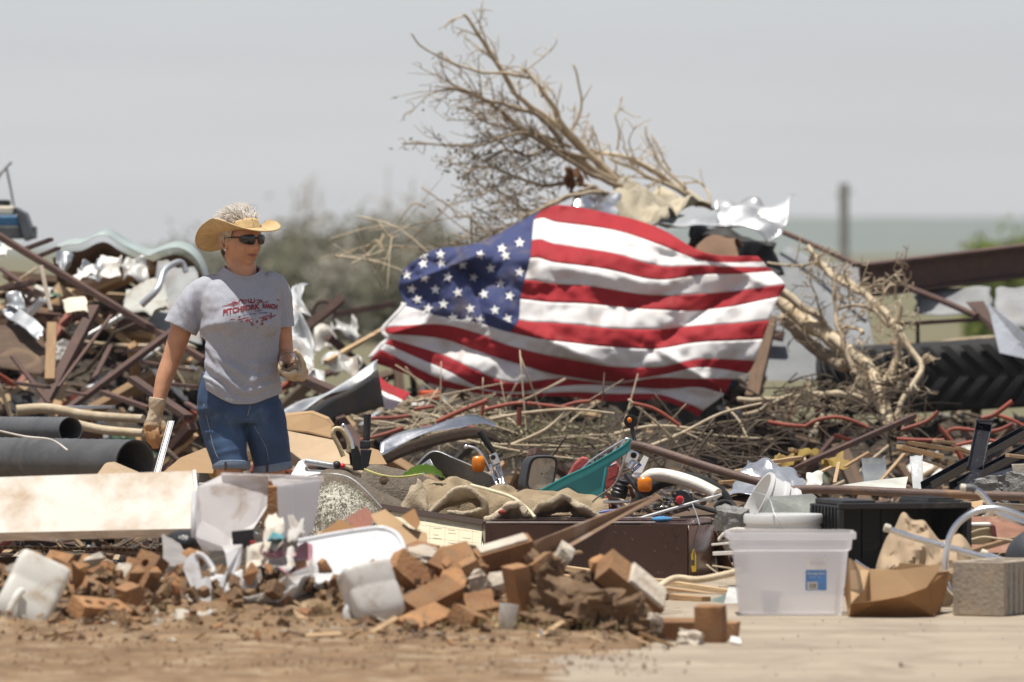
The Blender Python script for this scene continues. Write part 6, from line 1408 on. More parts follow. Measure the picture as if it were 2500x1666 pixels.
PIPE('black_hose', [(1690, 1232, 33.8), (1735, 1246, 33.7), (1770, 1252, 33.6), (1792, 1240, 33.6), (1786, 1228, 33.7), (1760, 1226, 33.7), (1745, 1240, 33.7)], 6, BLACKRUB, 'black rubber hose looping by the concrete chunk', 'hose')
# ---------------- concrete chunk, buckets
def chunk(name, x, y, d, sx, sy, sz, mt, label, cat, seed, group=None, rough=.12):
    bm = bmesh.new(); bmesh.ops.create_cube(bm, size=1); bmesh.ops.subdivide_edges(bm, edges=bm.edges, cuts=11, use_grid_fill=True)
    me = bpy.data.meshes.new(name)
    for v in bm.verts:
        p = v.co.copy(); w = p * 2.2 + V(seed * 3.3, 0, 0); p += p.normalized() * (noise.noise(w) * rough * 1.6 + noise.noise(w * 3) * rough * .7 + noise.noise(w * 8) * rough * .45)
        v.co = V(p.x * sx, p.y * sy, p.z * sz)
    bm.to_mesh(me); bm.free(); o = link(name, me, mt, None, 45); o.location = P(x, y, d); o.rotation_euler = (.2 * math.sin(seed), .25 * math.cos(seed * 2), seed); return tag(o, label, cat, group)
chunk('concrete_chunk', 1786, 1270, 32.4, .10, .10, .085, GREYCONC, 'rough grey concrete chunk between the cabinet and the white bucket', 'concrete', 1.2)
chunk('concrete_chunk', 2420, 1188, 34.6, .12, .10, .07, GREYCONC, 'grey concrete chunk above the rusty pipe by the black rails', 'concrete', 2.6)
chunk('concrete_chunk', 2492, 1186, 34.4, .08, .10, .09, GREYCONC, 'grey concrete chunk below the chipped board', 'concrete', 4.1)
bk = thing('white_bucket', 'white plastic bucket with a rimmed lid standing behind the clear bin', 'bucket', (P(1912, 1300, 31.7).x, 31.7, 0.006))
bc = Matrix.Translation((P(1912, 1300, 31.7).x, 31.7, 0.006)); zt_ = P(1912, 1262, 31.55).z
obj('body', M().lathe([(.001, 0), (.118, 0), (.122, .004), (.138, zt_ - .055), (.144, zt_ - .054), (.144, zt_ - .048), (.139, zt_ - .047), (.140, zt_ - .03)], 48, bc), WHITEPL, bk, smooth=40)
obj('lid', M().lathe([(.140, zt_ - .034), (.147, zt_ - .034), (.148, zt_ - .008), (.144, zt_), (.138, zt_), (.135, zt_ - .008), (.001, zt_ - .008)], 48, bc), WHITEP2, bk, smooth=40)
pipe('wire_handle', [P(1832, 1202, 31.8), P(1860, 1206, 31.7), P(1880, 1222, 31.6), P(1894, 1262, 31.52), P(1926, 1300, 31.5)], .0022, GALV, parent=bk)
b2 = thing('white_bucket', 'ribbed white bucket tipped on its side behind the lidded one', 'bucket', P(1880, 1300, 32.6))
bm2 = Matrix.Translation(P(1905, 1262, 32.9)) @ Matrix.Rotation(R(-62), 4, 'Y') @ Matrix.Rotation(R(10), 4, 'X')
obj('body', M().lathe([(.11, -.10), (.118, -.02), (.128, -.02), (.128, -.005), (.120, -.004), (.122, .03), (.132, .03), (.132, .045), (.124, .046), (.128, .10), (.135, .10), (.135, .115), (.125, .115), (.12, .1), (.105, -.09), (.001, -.09)], 40, bm2), WHITEP2, b2, smooth=40)
PLATE('grey_metal_box', [(1860, 1262, 32.3), (1882, 1218, 32.45), (1990, 1210, 32.45), (2000, 1222, 32.4), (1990, 1262, 32.3)], .25, mat('grey_green_steel', (.20, .21, .19), .4, .3, dirt=.12, dirtcol=(.5, .48, .44), dscale=22, rand=0), 'dull grey-green steel plate box behind the white bucket', 'box', bevel=.004)
rp = thing('rope', 'short braided white rope end by the white bucket', 'rope', P(1790, 1305, 32))
for ph in (0, 2.1, 4.2):
    q = catmull([P(1754, 1318, 32), P(1770, 1302, 32), P(1795, 1293, 31.95), P(1825, 1294, 31.9)], 12); m = M()
    m.tube([p + V(0, math.cos(i * .9 + ph), math.sin(i * .9 + ph)) * .004 for i, p in enumerate(q)], .0042, 6); obj('strand', m, mat('rope_white', (.68, .64, .58), .9, dirt=.2), rp, smooth=0)
for q, w, lb in (((1740, 1330, 32.6, 1830, 1322, 32.4), 9, 'slim white slat between cabinet end and clear bin'), ((1744, 1352, 32.3, 1830, 1348, 32.2), 16, 'broad white slat between cabinet end and clear bin')):
    BAR('white_batten', *q, w, WHITEPAINT, lb, 'slat')
# ---------------- black tote on its side
tt = thing('black_tote', 'black ribbed storage tote lying on its side with its mouth open', 'tote', (P(2200, 1390, 31.7).x, 31.75, 0.006))
def tote_pt(x, y, z):   # local: x across, y into the tote, z up
    q = Matrix.Rotation(R(15), 3, 'Z') @ V(x, y, z); return V(P(2208, 0, 31.6).x, 31.6, .010) + q
W_, H_, D_ = .488, P(2200, 1234, 31.6).z - .012, .40
def tbox(name, x0, x1, y0, y1, z0, z1, mt=BLACKPL, bv=.004, par=None):
    vs = [tote_pt(x, y, z) for x in (x0, x1) for y in (y0, y1) for z in (z0, z1)]
    return obj(name, M().add(vs, [(0, 1, 3, 2), (4, 6, 7, 5), (0, 4, 5, 1), (2, 3, 7, 6), (0, 2, 6, 4), (1, 5, 7, 3)]), mt, par or tt, bevel=bv)
tbox('top_wall', -W_ / 2, W_ / 2, .0, D_, H_ - .012, H_); tbox('bottom_wall', -W_ / 2, W_ / 2, 0, D_, 0, .012); tbox('side_wall', -W_ / 2, -W_ / 2 + .012, .0, D_, .0125, H_ - .0125); tbox('side_wall', W_ / 2 - .012, W_ / 2, .0, D_, .0125, H_ - .0125); tbox('base', -W_ / 2 + .0125, W_ / 2 - .0125, D_ - .014, D_ - .002, .0125, H_ - .0125)
tbox('rim', -W_ / 2 - .014, W_ / 2 + .014, -.018, .012, H_ - .010, H_ + .012); tbox('rim', -W_ / 2 - .014, -W_ / 2 + .006, -.018, .012, -.004, H_ - .0105); tbox('rim', W_ / 2 - .006, W_ / 2 + .014, -.018, .012, -.004, H_ - .0105); tbox('rim', -W_ / 2 + .0065, W_ / 2 - .0065, -.018, .012, -.004, .014)
for k in range(8): tbox('rib', -W_ / 2 - .012, -W_ / 2 - .0005, .04 + k * .042, .052 + k * .042, .03, H_ - .004, bv=.002)
for k in range(6): tbox('inner_rib', -W_ / 2 + .05 + k * .075, -W_ / 2 + .053 + k * .075, D_ - .022, D_ - .0145, .02, H_ - .02, bv=0)
tbox('lid_step', -W_ / 2 + .015, -.10, .03, D_ - .02, H_ + .0005, H_ + .020); tbox('lid_step', .10, W_ / 2 - .015, .03, D_ - .02, H_ + .0005, H_ + .020)
for k in range(9): tbox('lid_rib', .105 + k * .012, .110 + k * .012, .032, D_ - .03, H_ + .0205, H_ + .026, bv=0)
tbox('orange_sticker', -.085, .035, .06, .16, H_ + .001, H_ + .004, mat('orange_paper', (.78, .20, .07), .6, dirt=.08), 0)
# ---------------- kraft paper, book, boards
kp = [(2136, 1400), (2150, 1340), (2182, 1290), (2203, 1256), (2226, 1268), (2258, 1276), (2275, 1296), (2296, 1314), (2338, 1304), (2366, 1340), (2388, 1384), (2392, 1402)]
m = M(); kc = catmull([V(x, y, 0) for x, y in kp], 5); nk_ = len(kc)
def kpt(u, v):
    q = kc[min(int(u * (nk_ - 1) + .5), nk_ - 1)]; d = 30.75 + .06 * math.sin(u * 9); base = P(2265, 1420, 30.5 + .2 * math.cos(u * 3)); tp_ = P(q.x, q.y, d)
    p = tp_.lerp(V(base.x + (tp_.x - base.x) * .95, 30.55, .006), v); w = p * 11
    f = abs(noise.noise(w)) * 1.5 + abs(noise.noise(w * 2.1)) * .8; return p + V(noise.noise(w * .7) * .02, -.075 * math.sin(math.pi * min(1, v + .12)) - .05 * f * (v > .01), .02 * noise.noise(w + V(3, 3, 3)) * (v < .95))
m.grid(kpt, nk_, 26); obj('kraft_paper', m, KRAFT, label='crumpled brown packing paper before the black tote', cat='paper', smooth=28, solid=.002)
bo = thing('book', 'thick book with a dark red spine beside the black tote', 'book', P(2400, 1330, 31.9))
bx_ = lambda q: [P(x, y, d) for x, y, d in q]
obj('pages', M().plate(bx_([(2366, 1330, 31.8), (2366, 1284, 31.8), (2420, 1284, 31.8), (2424, 1330, 31.8)]), .17, (0, 1, 0)), mat('page_edges', (.60, .48, .28), .9, stretch=(1, 1, 40), dirt=.15), bo)
obj('spine', M().plate(bx_([(2424.5, 1331, 31.78), (2420.5, 1282, 31.78), (2430, 1284, 31.86), (2437, 1328, 31.86)]), .16, (0, 1, 0)), mat('dark_red_cloth', (.17, .022, .018), .7, dirt=.1), bo, bevel=.002)
obj('cover', M().plate(bx_([(2364, 1283.5, 31.79), (2364, 1280, 31.79), (2420, 1279, 31.79), (2421, 1283.5, 31.79)]), .18, (0, 1, 0)), WHITEPAINT, bo)
PLATE('brown_board', [(2370, 1262, 32.4), (2520, 1258, 32.5), (2520, 1350, 32.1), (2360, 1350, 32.1)], .018, mat('red_brown_board', (.30, .14, .085), .6, dirt=.15, dirtcol=(.5, .36, .26), stretch=(3, 3, .6)), 'scratched red-brown board behind the book', 'board')
BAR('plank', 2372, 1350, 31.5, 2486, 1312, 31.9, 18, W_TAN, 'short tan plank slanting below the book', 'plank', jag=.01)
BAR('plank', 2355, 1232, 33, 2520, 1240, 33, 26, W_GREY, 'grey plank under the rusty pipe behind the walking frame', 'plank'); BAR('plank', 2350, 1300, 32.0, 2420, 1305, 31.9, 8, W_PALE, 'splintered pale stick lying on the book', 'stick', jag=.01); PIPE('twig', [(2360, 1322, 31.7), (2400, 1312, 31.7), (2440, 1316, 31.7), (2475, 1320, 31.7)], (3.5, 2), BAREW, 'thin pale twig across the red book spine', 'twig')
PIPE('twig', [(2362, 1305, 31.72), (2390, 1294, 31.72), (2415, 1290, 31.72)], (3, 2), BAREW, 'thin pale twig across the page edges', 'twig')
PLATE('brown_paper', [(2362, 1226, 32.6), (2398, 1222, 32.6), (2400, 1238, 32.5), (2380, 1242, 32.5)], .004, CARD, 'torn brown paper flap under the rusty pipe', 'paper')
# ---------------- aluminium walker frame
wk = thing('walking_frame', 'bent aluminium walking frame with cream rubber tips', 'walking frame', P(2400, 1400, 30.5))
CAP = mat('cream_rubber', (.62, .58, .47), .6, dirt=.12, rand=0)
for q, d in (([(2166, 1291), (2230, 1313), (2300, 1332), (2370, 1352), (2440, 1370)], 30.28), ([(2308, 1392), (2311, 1345), (2322, 1304), (2345, 1272), (2380, 1250), (2415, 1242), (2455, 1246), (2520, 1270)], 30.2), ([(2372, 1192), (2392, 1202), (2410, 1222), (2430, 1246), (2450, 1260), (2520, 1284)], 30.62), ([(2402, 1353), (2430, 1362), (2470, 1376)], 30.5), ([(2085, 1372), (2105, 1386), (2120, 1395)], 30.7), ([(2312, 1420), (2318, 1438), (2330, 1450)], 30.5)):
    pipe('tube', [P(x, y, d) for x, y in q], .0115, ALU, parent=wk, n=16)
for x, y, d, dx, dy in ((2166, 1290, 30.28, 1, .3), (2352, 1192, 30.62, 1, .05), (2402, 1352, 30.5, 1, .3)):
    a = P(x - 8 * dx, y - 8 * dy, d); b = P(x + 8 * dx, y + 8 * dy, d); obj('rubber_tip', M().tube([a, a.lerp(b, .1), a.lerp(b, .8), b], [.010, .0152, .0148, .0125], 18), CAP, wk, smooth=40)
pipe('sleeve', [P(2358, 1192, 30.62), P(2372, 1192, 30.62), P(2382, 1196, 30.62)], .0145, GREYPL, parent=wk, n=16)
pipe('purple_grip', [P(2396, 1377, 30.3), P(2430, 1375, 30.3), P(2476, 1382, 30.3)], .007, mat('purple_plastic', (.14, .07, .17), .5, dirt=.1), parent=wk); obj('red_tip', M().ball(P(2396, 1377, 30.3), (.008, .008, .0085)), mat('red_tip', (.5, .03, .04), .5, dirt=0), wk, smooth=0)
obj('dark_ball', M().ball(P(2532, 1372, 30.6), .118, 32, 22), mat('charcoal_ball', (.045, .05, .058), .55, dirt=.15, dirtcol=(.15, .14, .13), bump=.2), label='dark grey ball behind the concrete block', cat='ball', smooth=0)
# ---------------- black rails and boards at the right
rl = thing('steel_rails', 'glossy black steel channels of a bed frame leaning over rubble', 'rails', P(2400, 1200, 35))
def chan(a, b, w, h, par, mt=BLACKGLOSS, up=(0, 0, 1)):
    a = Vector(a); b = Vector(b); L = (b - a).length; rot = frame_along(a, b, up); c = (a + b) / 2; m = M()
    for cc, s in (((0, 0, 0), (L, w, .004)), ((0, w / 2 - .002, h / 2 + .0025), (L, .004, h)), ((0, -w / 2 + .002, h / 2 + .0025), (L, .004, h))):
        m.box(c + rot @ V(*cc), s, rot)
    return obj('channel', m, mt, par, bevel=.001)
chan(P(2379, 1152, 35.0), P(2404, 1028, 35.2), .068, .022, rl, up=(0, -1, .2)); chan(P(2262, 1196, 34.9), P(2530, 1048, 35.6), .05, .03, rl); chan(P(2330, 1197, 34.8), P(2540, 1090, 35.3), .045, .03, rl)
obj('wide_plate', M().plate([P(2400, 1170, 34.9), P(2520, 1075, 35.4), P(2520, 1128, 35.2), P(2395, 1196, 34.8)], .006, (0, 1, .3)), mat('dark_blue_enamel', (.035, .038, .052), .22, dirt=.08, spec=.6), rl, bevel=.001)
obj('wide_plate', M().plate([P(2330, 1196, 34.75), P(2380, 1145, 34.9), P(2400, 1150, 34.9), P(2372, 1197, 34.75)], .006, (0, 1, .3)), BLACKGLOSS, rl, bevel=.001)
obj('end_cap', M().box(P(2404, 1028, 35.17), (.072, .03, .008)), BLACKGLOSS, rl, bevel=.002); obj('hinge_plate', M().plate([P(2410, 1114, 35.1), P(2445, 1094, 35.2), P(2448, 1104, 35.2), P(2412, 1126, 35.1)], .01, (0, 1, 0)), DARKMET, rl, bevel=.002)
obj('bolt', M().lathe([(.001, -.01), (.012, -.01), (.012, .01), (.001, .01)], 16, Matrix.Translation(P(2448, 1178, 34.6)) @ Matrix.Rotation(R(90), 4, 'X')), CHROME, rl, smooth=40)
obj('bracket', M().plate([P(2430, 1180, 34.75), P(2470, 1150, 34.8), P(2470, 1196, 34.7), P(2436, 1196, 34.7)], .02, (0, 1, 0)), DARKMET, rl, bevel=.003)
BAR('plank', 2458, 1113, 34.6, 2560, 1122, 34.7, 15, W_PALE, 'pale splintered plank end above the chipped board', 'plank', jag=.01)
PLATE('chipped_board', [(2470, 1134, 34.5), (2530, 1132, 34.5), (2530, 1200, 34.5), (2492, 1200, 34.5), (2484, 1170, 34.5), (2474, 1158, 34.5)], .018, CREAM, 'pale board with a jagged brown edge beside the black channels', 'board'); PLATE('chipped_board', [(2458, 1158, 34.45), (2476, 1158, 34.45), (2480, 1198, 34.45), (2466, 1196, 34.45)], .015, WHITEPAINT, 'narrow pale board beside the jagged one', 'board')
PLATE('white_sheet', [(2012, 1192, 34.7), (2110, 1176, 34.8), (2217, 1164, 34.9), (2209, 1200, 34.7), (2014, 1200, 34.6)], .004, mat('ivory_metal', (.60, .60, .53), .4, .1, dirt=.1, rand=0), 'ivory coloured metal sheet lying along the rusty pipe', 'metal sheet', dirn=(0, 1, .05))
CR('foil_bag', [(1800, 1196, 34.9), (1975, 1192, 34.8), (1935, 1138, 35.2), (1818, 1118, 35.3)], mat('crinkled_foil', (.60, .62, .65), .28, .75, dirt=.12, dirtcol=(.35, .35, .36), bump=.3, bscale=18), 'crinkled silver foil bag behind the rusty pipe', 'foil bag', amp=.045, seed=71, nu=24, nv=14, scale=6)
CR('foil_bag', [(1775, 1208, 34.4), (1860, 1215, 34.3), (1850, 1178, 34.6), (1800, 1176, 34.7)], mat('crinkled_foil', (.60, .62, .65), .28, .75), 'smaller grey foil scrap below the rusty pipe', 'foil', amp=.03, seed=72, scale=8)
CR('white_tissue', [(1965, 1190, 34.9), (2005, 1190, 34.9), (2010, 1168, 35), (1968, 1160, 35)], PAPER, 'crumpled white paper between the foil bag and ivory sheet', 'paper', amp=.03, seed=73, scale=12)
# ------------------------------------------------------------------ foreground
# white door slab propped on rubble
dp = thing('door_slab', 'mud-stained white door slab propped level above the bricks', 'door', P(200, 1330, 30.6))
DOORW = mat('door_white', (.60, .555, .49), .6, var=.03, nscale=3, dirt=.60, dirtcol=(.36, .25, .155), dscale=3.2, bump=.1, rand=0, dstretch=(1.2, .4, 1), dist=.1)
A_, B_, C_, D2 = P(-160, 1170, 30.95), P(470, 1149, 30.85), P(484, 1290, 30.3), P(-160, 1304, 30.4)
obj('slab', M().plate([A_, B_, C_, D2], -.026, (0, -.3, 1)), DOORW, dp, bevel=.003)
obj('edge_strip', M().plate([B_ + V(.001, 0, .002), B_ + V(.012, 0, .002), C_ + V(.012, -.001, .002), C_ + V(.001, -.001, .002)], -.03, (0, -.12, 1)), WHITEPAINT, dp)
obj('edge_strip', M().plate([D2 + V(0, -.003, -.001), C_ + V(0, -.003, -.001), C_ + V(0, -.001, -.030), D2 + V(0, -.001, -.030)], .002, (0, -1, 0)), mat('pine_edge', (.55, .42, .30), .7, stretch=(1, 10, 10), dirt=.2), dp)
BAR('slotted_strip', -60, 1336, 30.9, 405, 1344, 30.7, 24, W_TAN, 'tan slotted trim strip in the shade under the white door slab', 'strip', h=8)
so = M()
for k in range(30): so.box(P(-30 + k * 14.5, 1337 + k * .25, 30.66), (.010, .004, .009))
strip_o = bpy.context.scene.objects['slotted_strip']
link('slots', M().add([Vector(v) - strip_o.location for v in so.v], so.f).mesh('slots'), BLACKPL, dp, None)['kind'] = 'stuff'
bpy.data.objects['slots'].location = strip_o.location - dp.location
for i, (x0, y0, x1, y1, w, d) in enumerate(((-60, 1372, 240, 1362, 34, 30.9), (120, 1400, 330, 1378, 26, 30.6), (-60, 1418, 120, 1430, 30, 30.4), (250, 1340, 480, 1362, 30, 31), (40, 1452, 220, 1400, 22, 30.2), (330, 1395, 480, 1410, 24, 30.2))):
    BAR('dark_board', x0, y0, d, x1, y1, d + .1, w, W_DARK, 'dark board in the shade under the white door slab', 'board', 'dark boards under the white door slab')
obj('black_bag', M().ball(P(452, 1325, 30.3), (.075, .09, .045), 18, 12), mat('black_bag', (.02, .022, .023), .35, dirt=.15, bump=.9, bscale=20), label='black plastic bag stuffed under the end of the door slab', cat='bag', smooth=0)
BAR('steel_trim', 238, 1448, 28.9, 316, 1394, 29.2, 12, GALV, 'blue-grey steel trim strip wedged behind the bricks', 'strip')
CR('grey_film', [(398, 1390, 29.6), (470, 1380, 29.6), (440, 1330, 29.9), (394, 1310, 30)], mat('grey_film', (.30, .28, .27), .6, dirt=.2, transl=.2), 'torn grey plastic film hanging below the door slab', 'plastic film', amp=.03, seed=81)

# ---------------- bricks
def brick_mesh(variant):
    bm = bmesh.new(); bmesh.ops.create_cube(bm, size=1); bmesh.ops.scale(bm, vec=(.194, .092, .058), verts=bm.verts)
    bmesh.ops.subdivide_edges(bm, edges=bm.edges, cuts=4, use_grid_fill=True)
    for v in bm.verts:
        w = v.co * 25 + V(variant * 9, 0, 0); v.co += v.co.normalized() * noise.noise(w) * .0035
        if variant == 2 and v.co.x > .02: v.co.x = .02 + (v.co.x - .02) * .25 + noise.noise(w * 1.5) * .015
        if variant == 3 and v.co.x * .4 + v.co.z > .045: v.co.z -= .012
    me = bpy.data.meshes.new('brick'); bm.to_mesh(me); bm.free()
    if variant == 1:     # cored brick: three holes
        cut = M()
        for k in (-1, 0, 1): cut.lathe([(.0145, -.05), (.0145, .05)], 16, Matrix.Translation((k * .055, 0, 0)), True)
        o = bpy.data.objects.new('b', me); COL.objects.link(o); cm = cut.mesh('c'); c = bpy.data.objects.new('c', cm); COL.objects.link(c)
        md = o.modifiers.new('b', 'BOOLEAN'); md.object = c; md.operation = 'DIFFERENCE'; dg = bpy.context.evaluated_depsgraph_get(); dg.update()
        me2 = bpy.data.meshes.new_from_object(o.evaluated_get(dg)); bpy.data.objects.remove(o); bpy.data.objects.remove(c); me = me2
    me.polygons.foreach_set('use_smooth', [True] * len(me.polygons)); me.set_sharp_from_angle(angle=R(38)); me.materials.clear(); me.materials.append(BRICK); return me
BRK = [brick_mesh(k) for k in range(4)]
def put_brick(x, y, d, rx, ry, rz, var=0, label='loose orange-brown brick in the foreground brick pile', s=1.0):
    o = bpy.data.objects.new('brick', BRK[var]); COL.objects.link(o); o.location = P(x, y, d); o.rotation_euler = (R(rx), R(ry), R(rz)); o.scale = (s, s, s)
    return tag(o, label, 'brick', 'loose bricks of the foreground pile' if label.startswith('loose') else None)
put_brick(160, 1556, 28.0, 0, 0, 4, 0, 'long brick lying flat on the soil beside the white jug\'s handle')
put_brick(243, 1492, 28.15, 24, 6, 38, 1, 'cored brick showing three holes on top of the flat one')
put_brick(345, 1418, 28.6, 28, -58, 25, 1, 'cored brick standing tilted on end under the door slab')
BR = [(188, 1437, 28.7, 34, 24, -24, 0), (332, 1498, 28.35, 12, 68, 40, 0), (312, 1528, 28.05, 4, 0, 84, 2), (55, 1420, 28.9, 10, 20, 30, 0), (20, 1480, 28.6, 0, 10, 60, 0), (175, 1400, 29.1, 20, 10, 70, 0), (255, 1410, 29.2, 50, 20, 10, 3),
      (800, 1524, 28.2, 14, 4, 22, 0), (1055, 1463, 28.25, 30, -22, 34, 0), (1037, 1522, 28.0, 22, -14, 48, 0), (1158, 1516, 28.0, 26, 10, 62, 3), (1172, 1432, 28.5, 20, 62, 25, 1), (1270, 1452, 28.2, 14, 76, 40, 0), (1012, 1412, 28.7, 60, 40, 20, 0), (1085, 1372, 29.0, 30, -14, 12, 0),
      (1120, 1392, 28.8, 40, 20, -30, 0), (1345, 1425, 28.6, 80, 60, 20, 3), (905, 1565, 27.9, 8, 12, 30, 2), (982, 1588, 27.55, 0, 4, 12, 2), (1088, 1582, 27.6, 0, -4, 20, 2), (1640, 1536, 27.95, 6, 0, 10, 0), (1736, 1551, 27.8, 0, 84, 70, 2), (1768, 1538, 28.05, 4, 0, 80, 2),
      (700, 1500, 28.5, 0, 30, 60, 0), (640, 1520, 28.5, 10, -20, 20, 0), (760, 1470, 28.8, 40, 10, -20, 0), (930, 1440, 28.9, 30, 50, 0, 0), (900, 1480, 28.8, 0, -30, 50, 0), (960, 1540, 28.1, 10, 10, -40, 2), (1100, 1450, 28.7, 10, -40, 70, 0), (1220, 1500, 28.4, 0, 20, -20, 0), (420, 1470, 28.9, 30, 20, 40, 0),
      (480, 1440, 29.2, 10, 50, -30, 0), (560, 1480, 29.0, 0, 0, 20, 0), (380, 1500, 28.6, 10, 10, 70, 2), (1290, 1395, 29.0, 20, 10, 40, 0), (1240, 1400, 28.9, 50, -20, 10, 0), (860, 1540, 28.3, 0, 20, 75, 0), (1010, 1360, 29.3, 10, -10, 60, 0), (1180, 1480, 28.3, 40, -10, 10, 2), (110, 1470, 28.6, 30, 40, 10, 0), (600, 1540, 28.4, 4, 8, -30, 0)]
r2 = random.Random(404)
for i in range(34):
    x = r2.uniform(560, 1340) if i % 3 else r2.uniform(90, 430); y = r2.uniform(1405, 1545); BR.append((x, y, 28.35 + (1560 - y) / 160 * .9, r2.uniform(-40, 60), r2.uniform(-50, 60), r2.uniform(0, 180), r2.choice((0, 0, 2, 3, 2, 1))))
for b in BR: put_brick(*b[:6], b[6])
mb = put_brick(1232, 1350, 28.9, 16, -16, 8, 0, 'brick with pale mortar along its top beside the saw-like board')
link('mortar', M().box((0, 0, .033), (.17, .07, .012)).mesh('mortar'), MORTAR, mb, None, .004)
mb = put_brick(1540, 1432, 28.3, 40, 38, 20, 0, 'large brick lump edged with mortar on the soil clod', 1.25)
link('mortar', M().box((.03, 0, .034), (.12, .09, .014)).mesh('mortar'), MORTAR, mb, None, .004)
MT = [(1040, 1356, 29.0, .13, .10, .035, 'pale mortar slab lying on the bricks before the paper sheet'), (1120, 1350, 29.1, .12, .09, .03, 'pale mortar slab beside the paper sheet'), (1686, 1562, 27.7, .08, .07, .05, 'grey stone lump beside the standing half brick'), (1598, 1520, 27.9, .05, .05, .05, 'pale mortar lump on the bricks near the clear bin'), (465, 1525, 28.1, .16, .10, .05, 'flat tan stone before the broken tub'), (1168, 1425, 28.4, .06, .05, .05, 'mortar lump stuck on the leaning cored brick')]
def frag_mesh(seed):
    bm = bmesh.new(); r3 = random.Random(seed)
    for k in range(14): bm.verts.new((r3.uniform(-.05, .05), r3.uniform(-.035, .035), r3.uniform(-.025, .025)))
    bmesh.ops.convex_hull(bm, input=bm.verts); bmesh.ops.delete(bm, geom=[v for v in bm.verts if not v.link_faces], context='VERTS'); me = bpy.data.meshes.new('fragment'); bm.to_mesh(me); bm.free(); return me
r2 = random.Random(88)
for mt, nm, k in ((BRICK, 'brick', 9), (MORTAR, 'mortar', 3)):
    FM = [frag_mesh(k * 10 + i) for i in range(k)]
    for me in FM: me.materials.append(mt)
    for i in range(64 if nm == 'brick' else 22):
        X = r2.uniform(-2.0, .42); Y = r2.uniform(27.9, 29.5); o = bpy.data.objects.new(nm + '_fragment', r2.choice(FM)); COL.objects.link(o); s = r2.uniform(.45, 1.25) * (.6 if Y < 28.15 else 1)
        o.location = (X, Y, max(.01, pile_h(X, Y)) + .02 * s + (.03 + .09 * r2.random() if 28.4 < Y < 29.2 else 0)); o.rotation_euler = (r2.uniform(0, 6), r2.uniform(0, 6), r2.uniform(0, 6)); o.scale = (s, s, s)
        tag(o, 'broken ' + nm + ' fragment among the bricks of the foreground pile', 'fragment', nm + ' fragments of the foreground pile')
PW = [(560, 1505, 28.2, 700, 1488, 28.4, 14, W_PALE, 'pale splintered board under the broken tub'), (1080, 1545, 27.9, 1170, 1562, 27.8, 9, W_PALE, 'thin pale splinter before the muddy brick'), (380, 1500, 28.4, 470, 1484, 28.4, 12, W_TAN, 'tan board end beside the broken tub'), (700, 1540, 28.1, 790, 1556, 28.0, 9, W_TAN, 'short tan stick under the crushed jug'), (1290, 1372, 29.2, 1420, 1350, 29.4, 12, W_PALE, 'pale stick on top of the soil clod'), (860, 1445, 28.9, 1000, 1425, 29, 13, W_DARK, 'dark board end behind the crushed jug'), (90, 1470, 28.5, 215, 1520, 28.3, 12, W_TAN, 'tan strip behind the white jug')]
for x0, y0, d0, x1, y1, d1, w, mt, lb in PW: BAR('board_scrap', x0, y0, d0, x1, y1, d1, w, mt, lb, 'board', jag=.012)
for i, (x, y, d, a, b, c, lb) in enumerate(MT): chunk('mortar_lump', x, y, d, a, b, c, MORTAR, lb, 'stone', 1.1 + i * 1.7)
# soil clods
for i, (x, y, d, a, b, c, lb) in enumerate([(1405, 1492, 28.05, .24, .22, .15, 'big clod of brown soil at the end of the brick pile'), (1500, 1510, 28.0, .16, .18, .11, 'soil clod under the mortar-edged brick lump'), (1330, 1530, 27.9, .12, .14, .06, 'low soil clod beside the clear tumbler'), (1440, 1440, 28.35, .12, .12, .09, 'crumbly soil clod on top of the big clod'), (1320, 1410, 28.6, .10, .10, .12, 'upright soil clod behind the tall brick'), (540, 1520, 28.4, .20, .16, .09, 'dark soil clod under the broken tub'), (400, 1535, 28.1, .14, .1, .05, 'low soil clod near the white slat on the soil'), (1570, 1540, 27.9, .10, .1, .05, 'small soil clod beside the brick cluster')]):
    chunk('soil_clod', x, y, d, a, b, c, SOIL, lb, 'soil clod', 2.0 + i, rough=.22)
# pebbles and crumbs over the soil and pavement: too many to count
pb = M(); pm = M(); r2 = random.Random(31)
def crumb(m, p, s):
    q = Euler((r2.uniform(0, 6), r2.uniform(0, 6), r2.uniform(0, 6))).to_matrix(); m.box(p, (s * r2.uniform(.6, 1.4), s * r2.uniform(.6, 1.2), s * r2.uniform(.4, 1)), q)
for i in range(5200):
    x = r2.uniform(-3.6, .55); y = r2.uniform(25.6, 29.6); z = max(.008, soil_top(x, y)); s = r2.choice((.003, .004, .006, .008, .012)) * r2.uniform(.7, 1.3) * (.6 if y < 27.2 else 1)
    if x > .45 and r2.random() < .85: continue
    crumb(pb, V(x, y, z + s * .2), s)
for i in range(420):
    x = r2.uniform(-2.5, 2.3); y = r2.uniform(25.6, 33); s = r2.uniform(.002, .006)
    crumb(pm, V(x, y, max(.010, soil_top(x, y) if x < .6 else 0) + s * .3), s)
for i in range(700):
    x = r2.uniform(-2.3, .42); y = r2.gauss(28.7, .45); s = r2.uniform(.012, .045)
    crumb(pb, V(x, y, max(.008, soil_top(x, y)) + (.05 * r2.random() if y > 28.3 else 0) + s * .2), s)
obj('soil_crumbs', pb, SOIL, kind='stuff'); obj('grit', pm, mat('grit', (.42, .37, .30), .95, rand=0), kind='stuff')
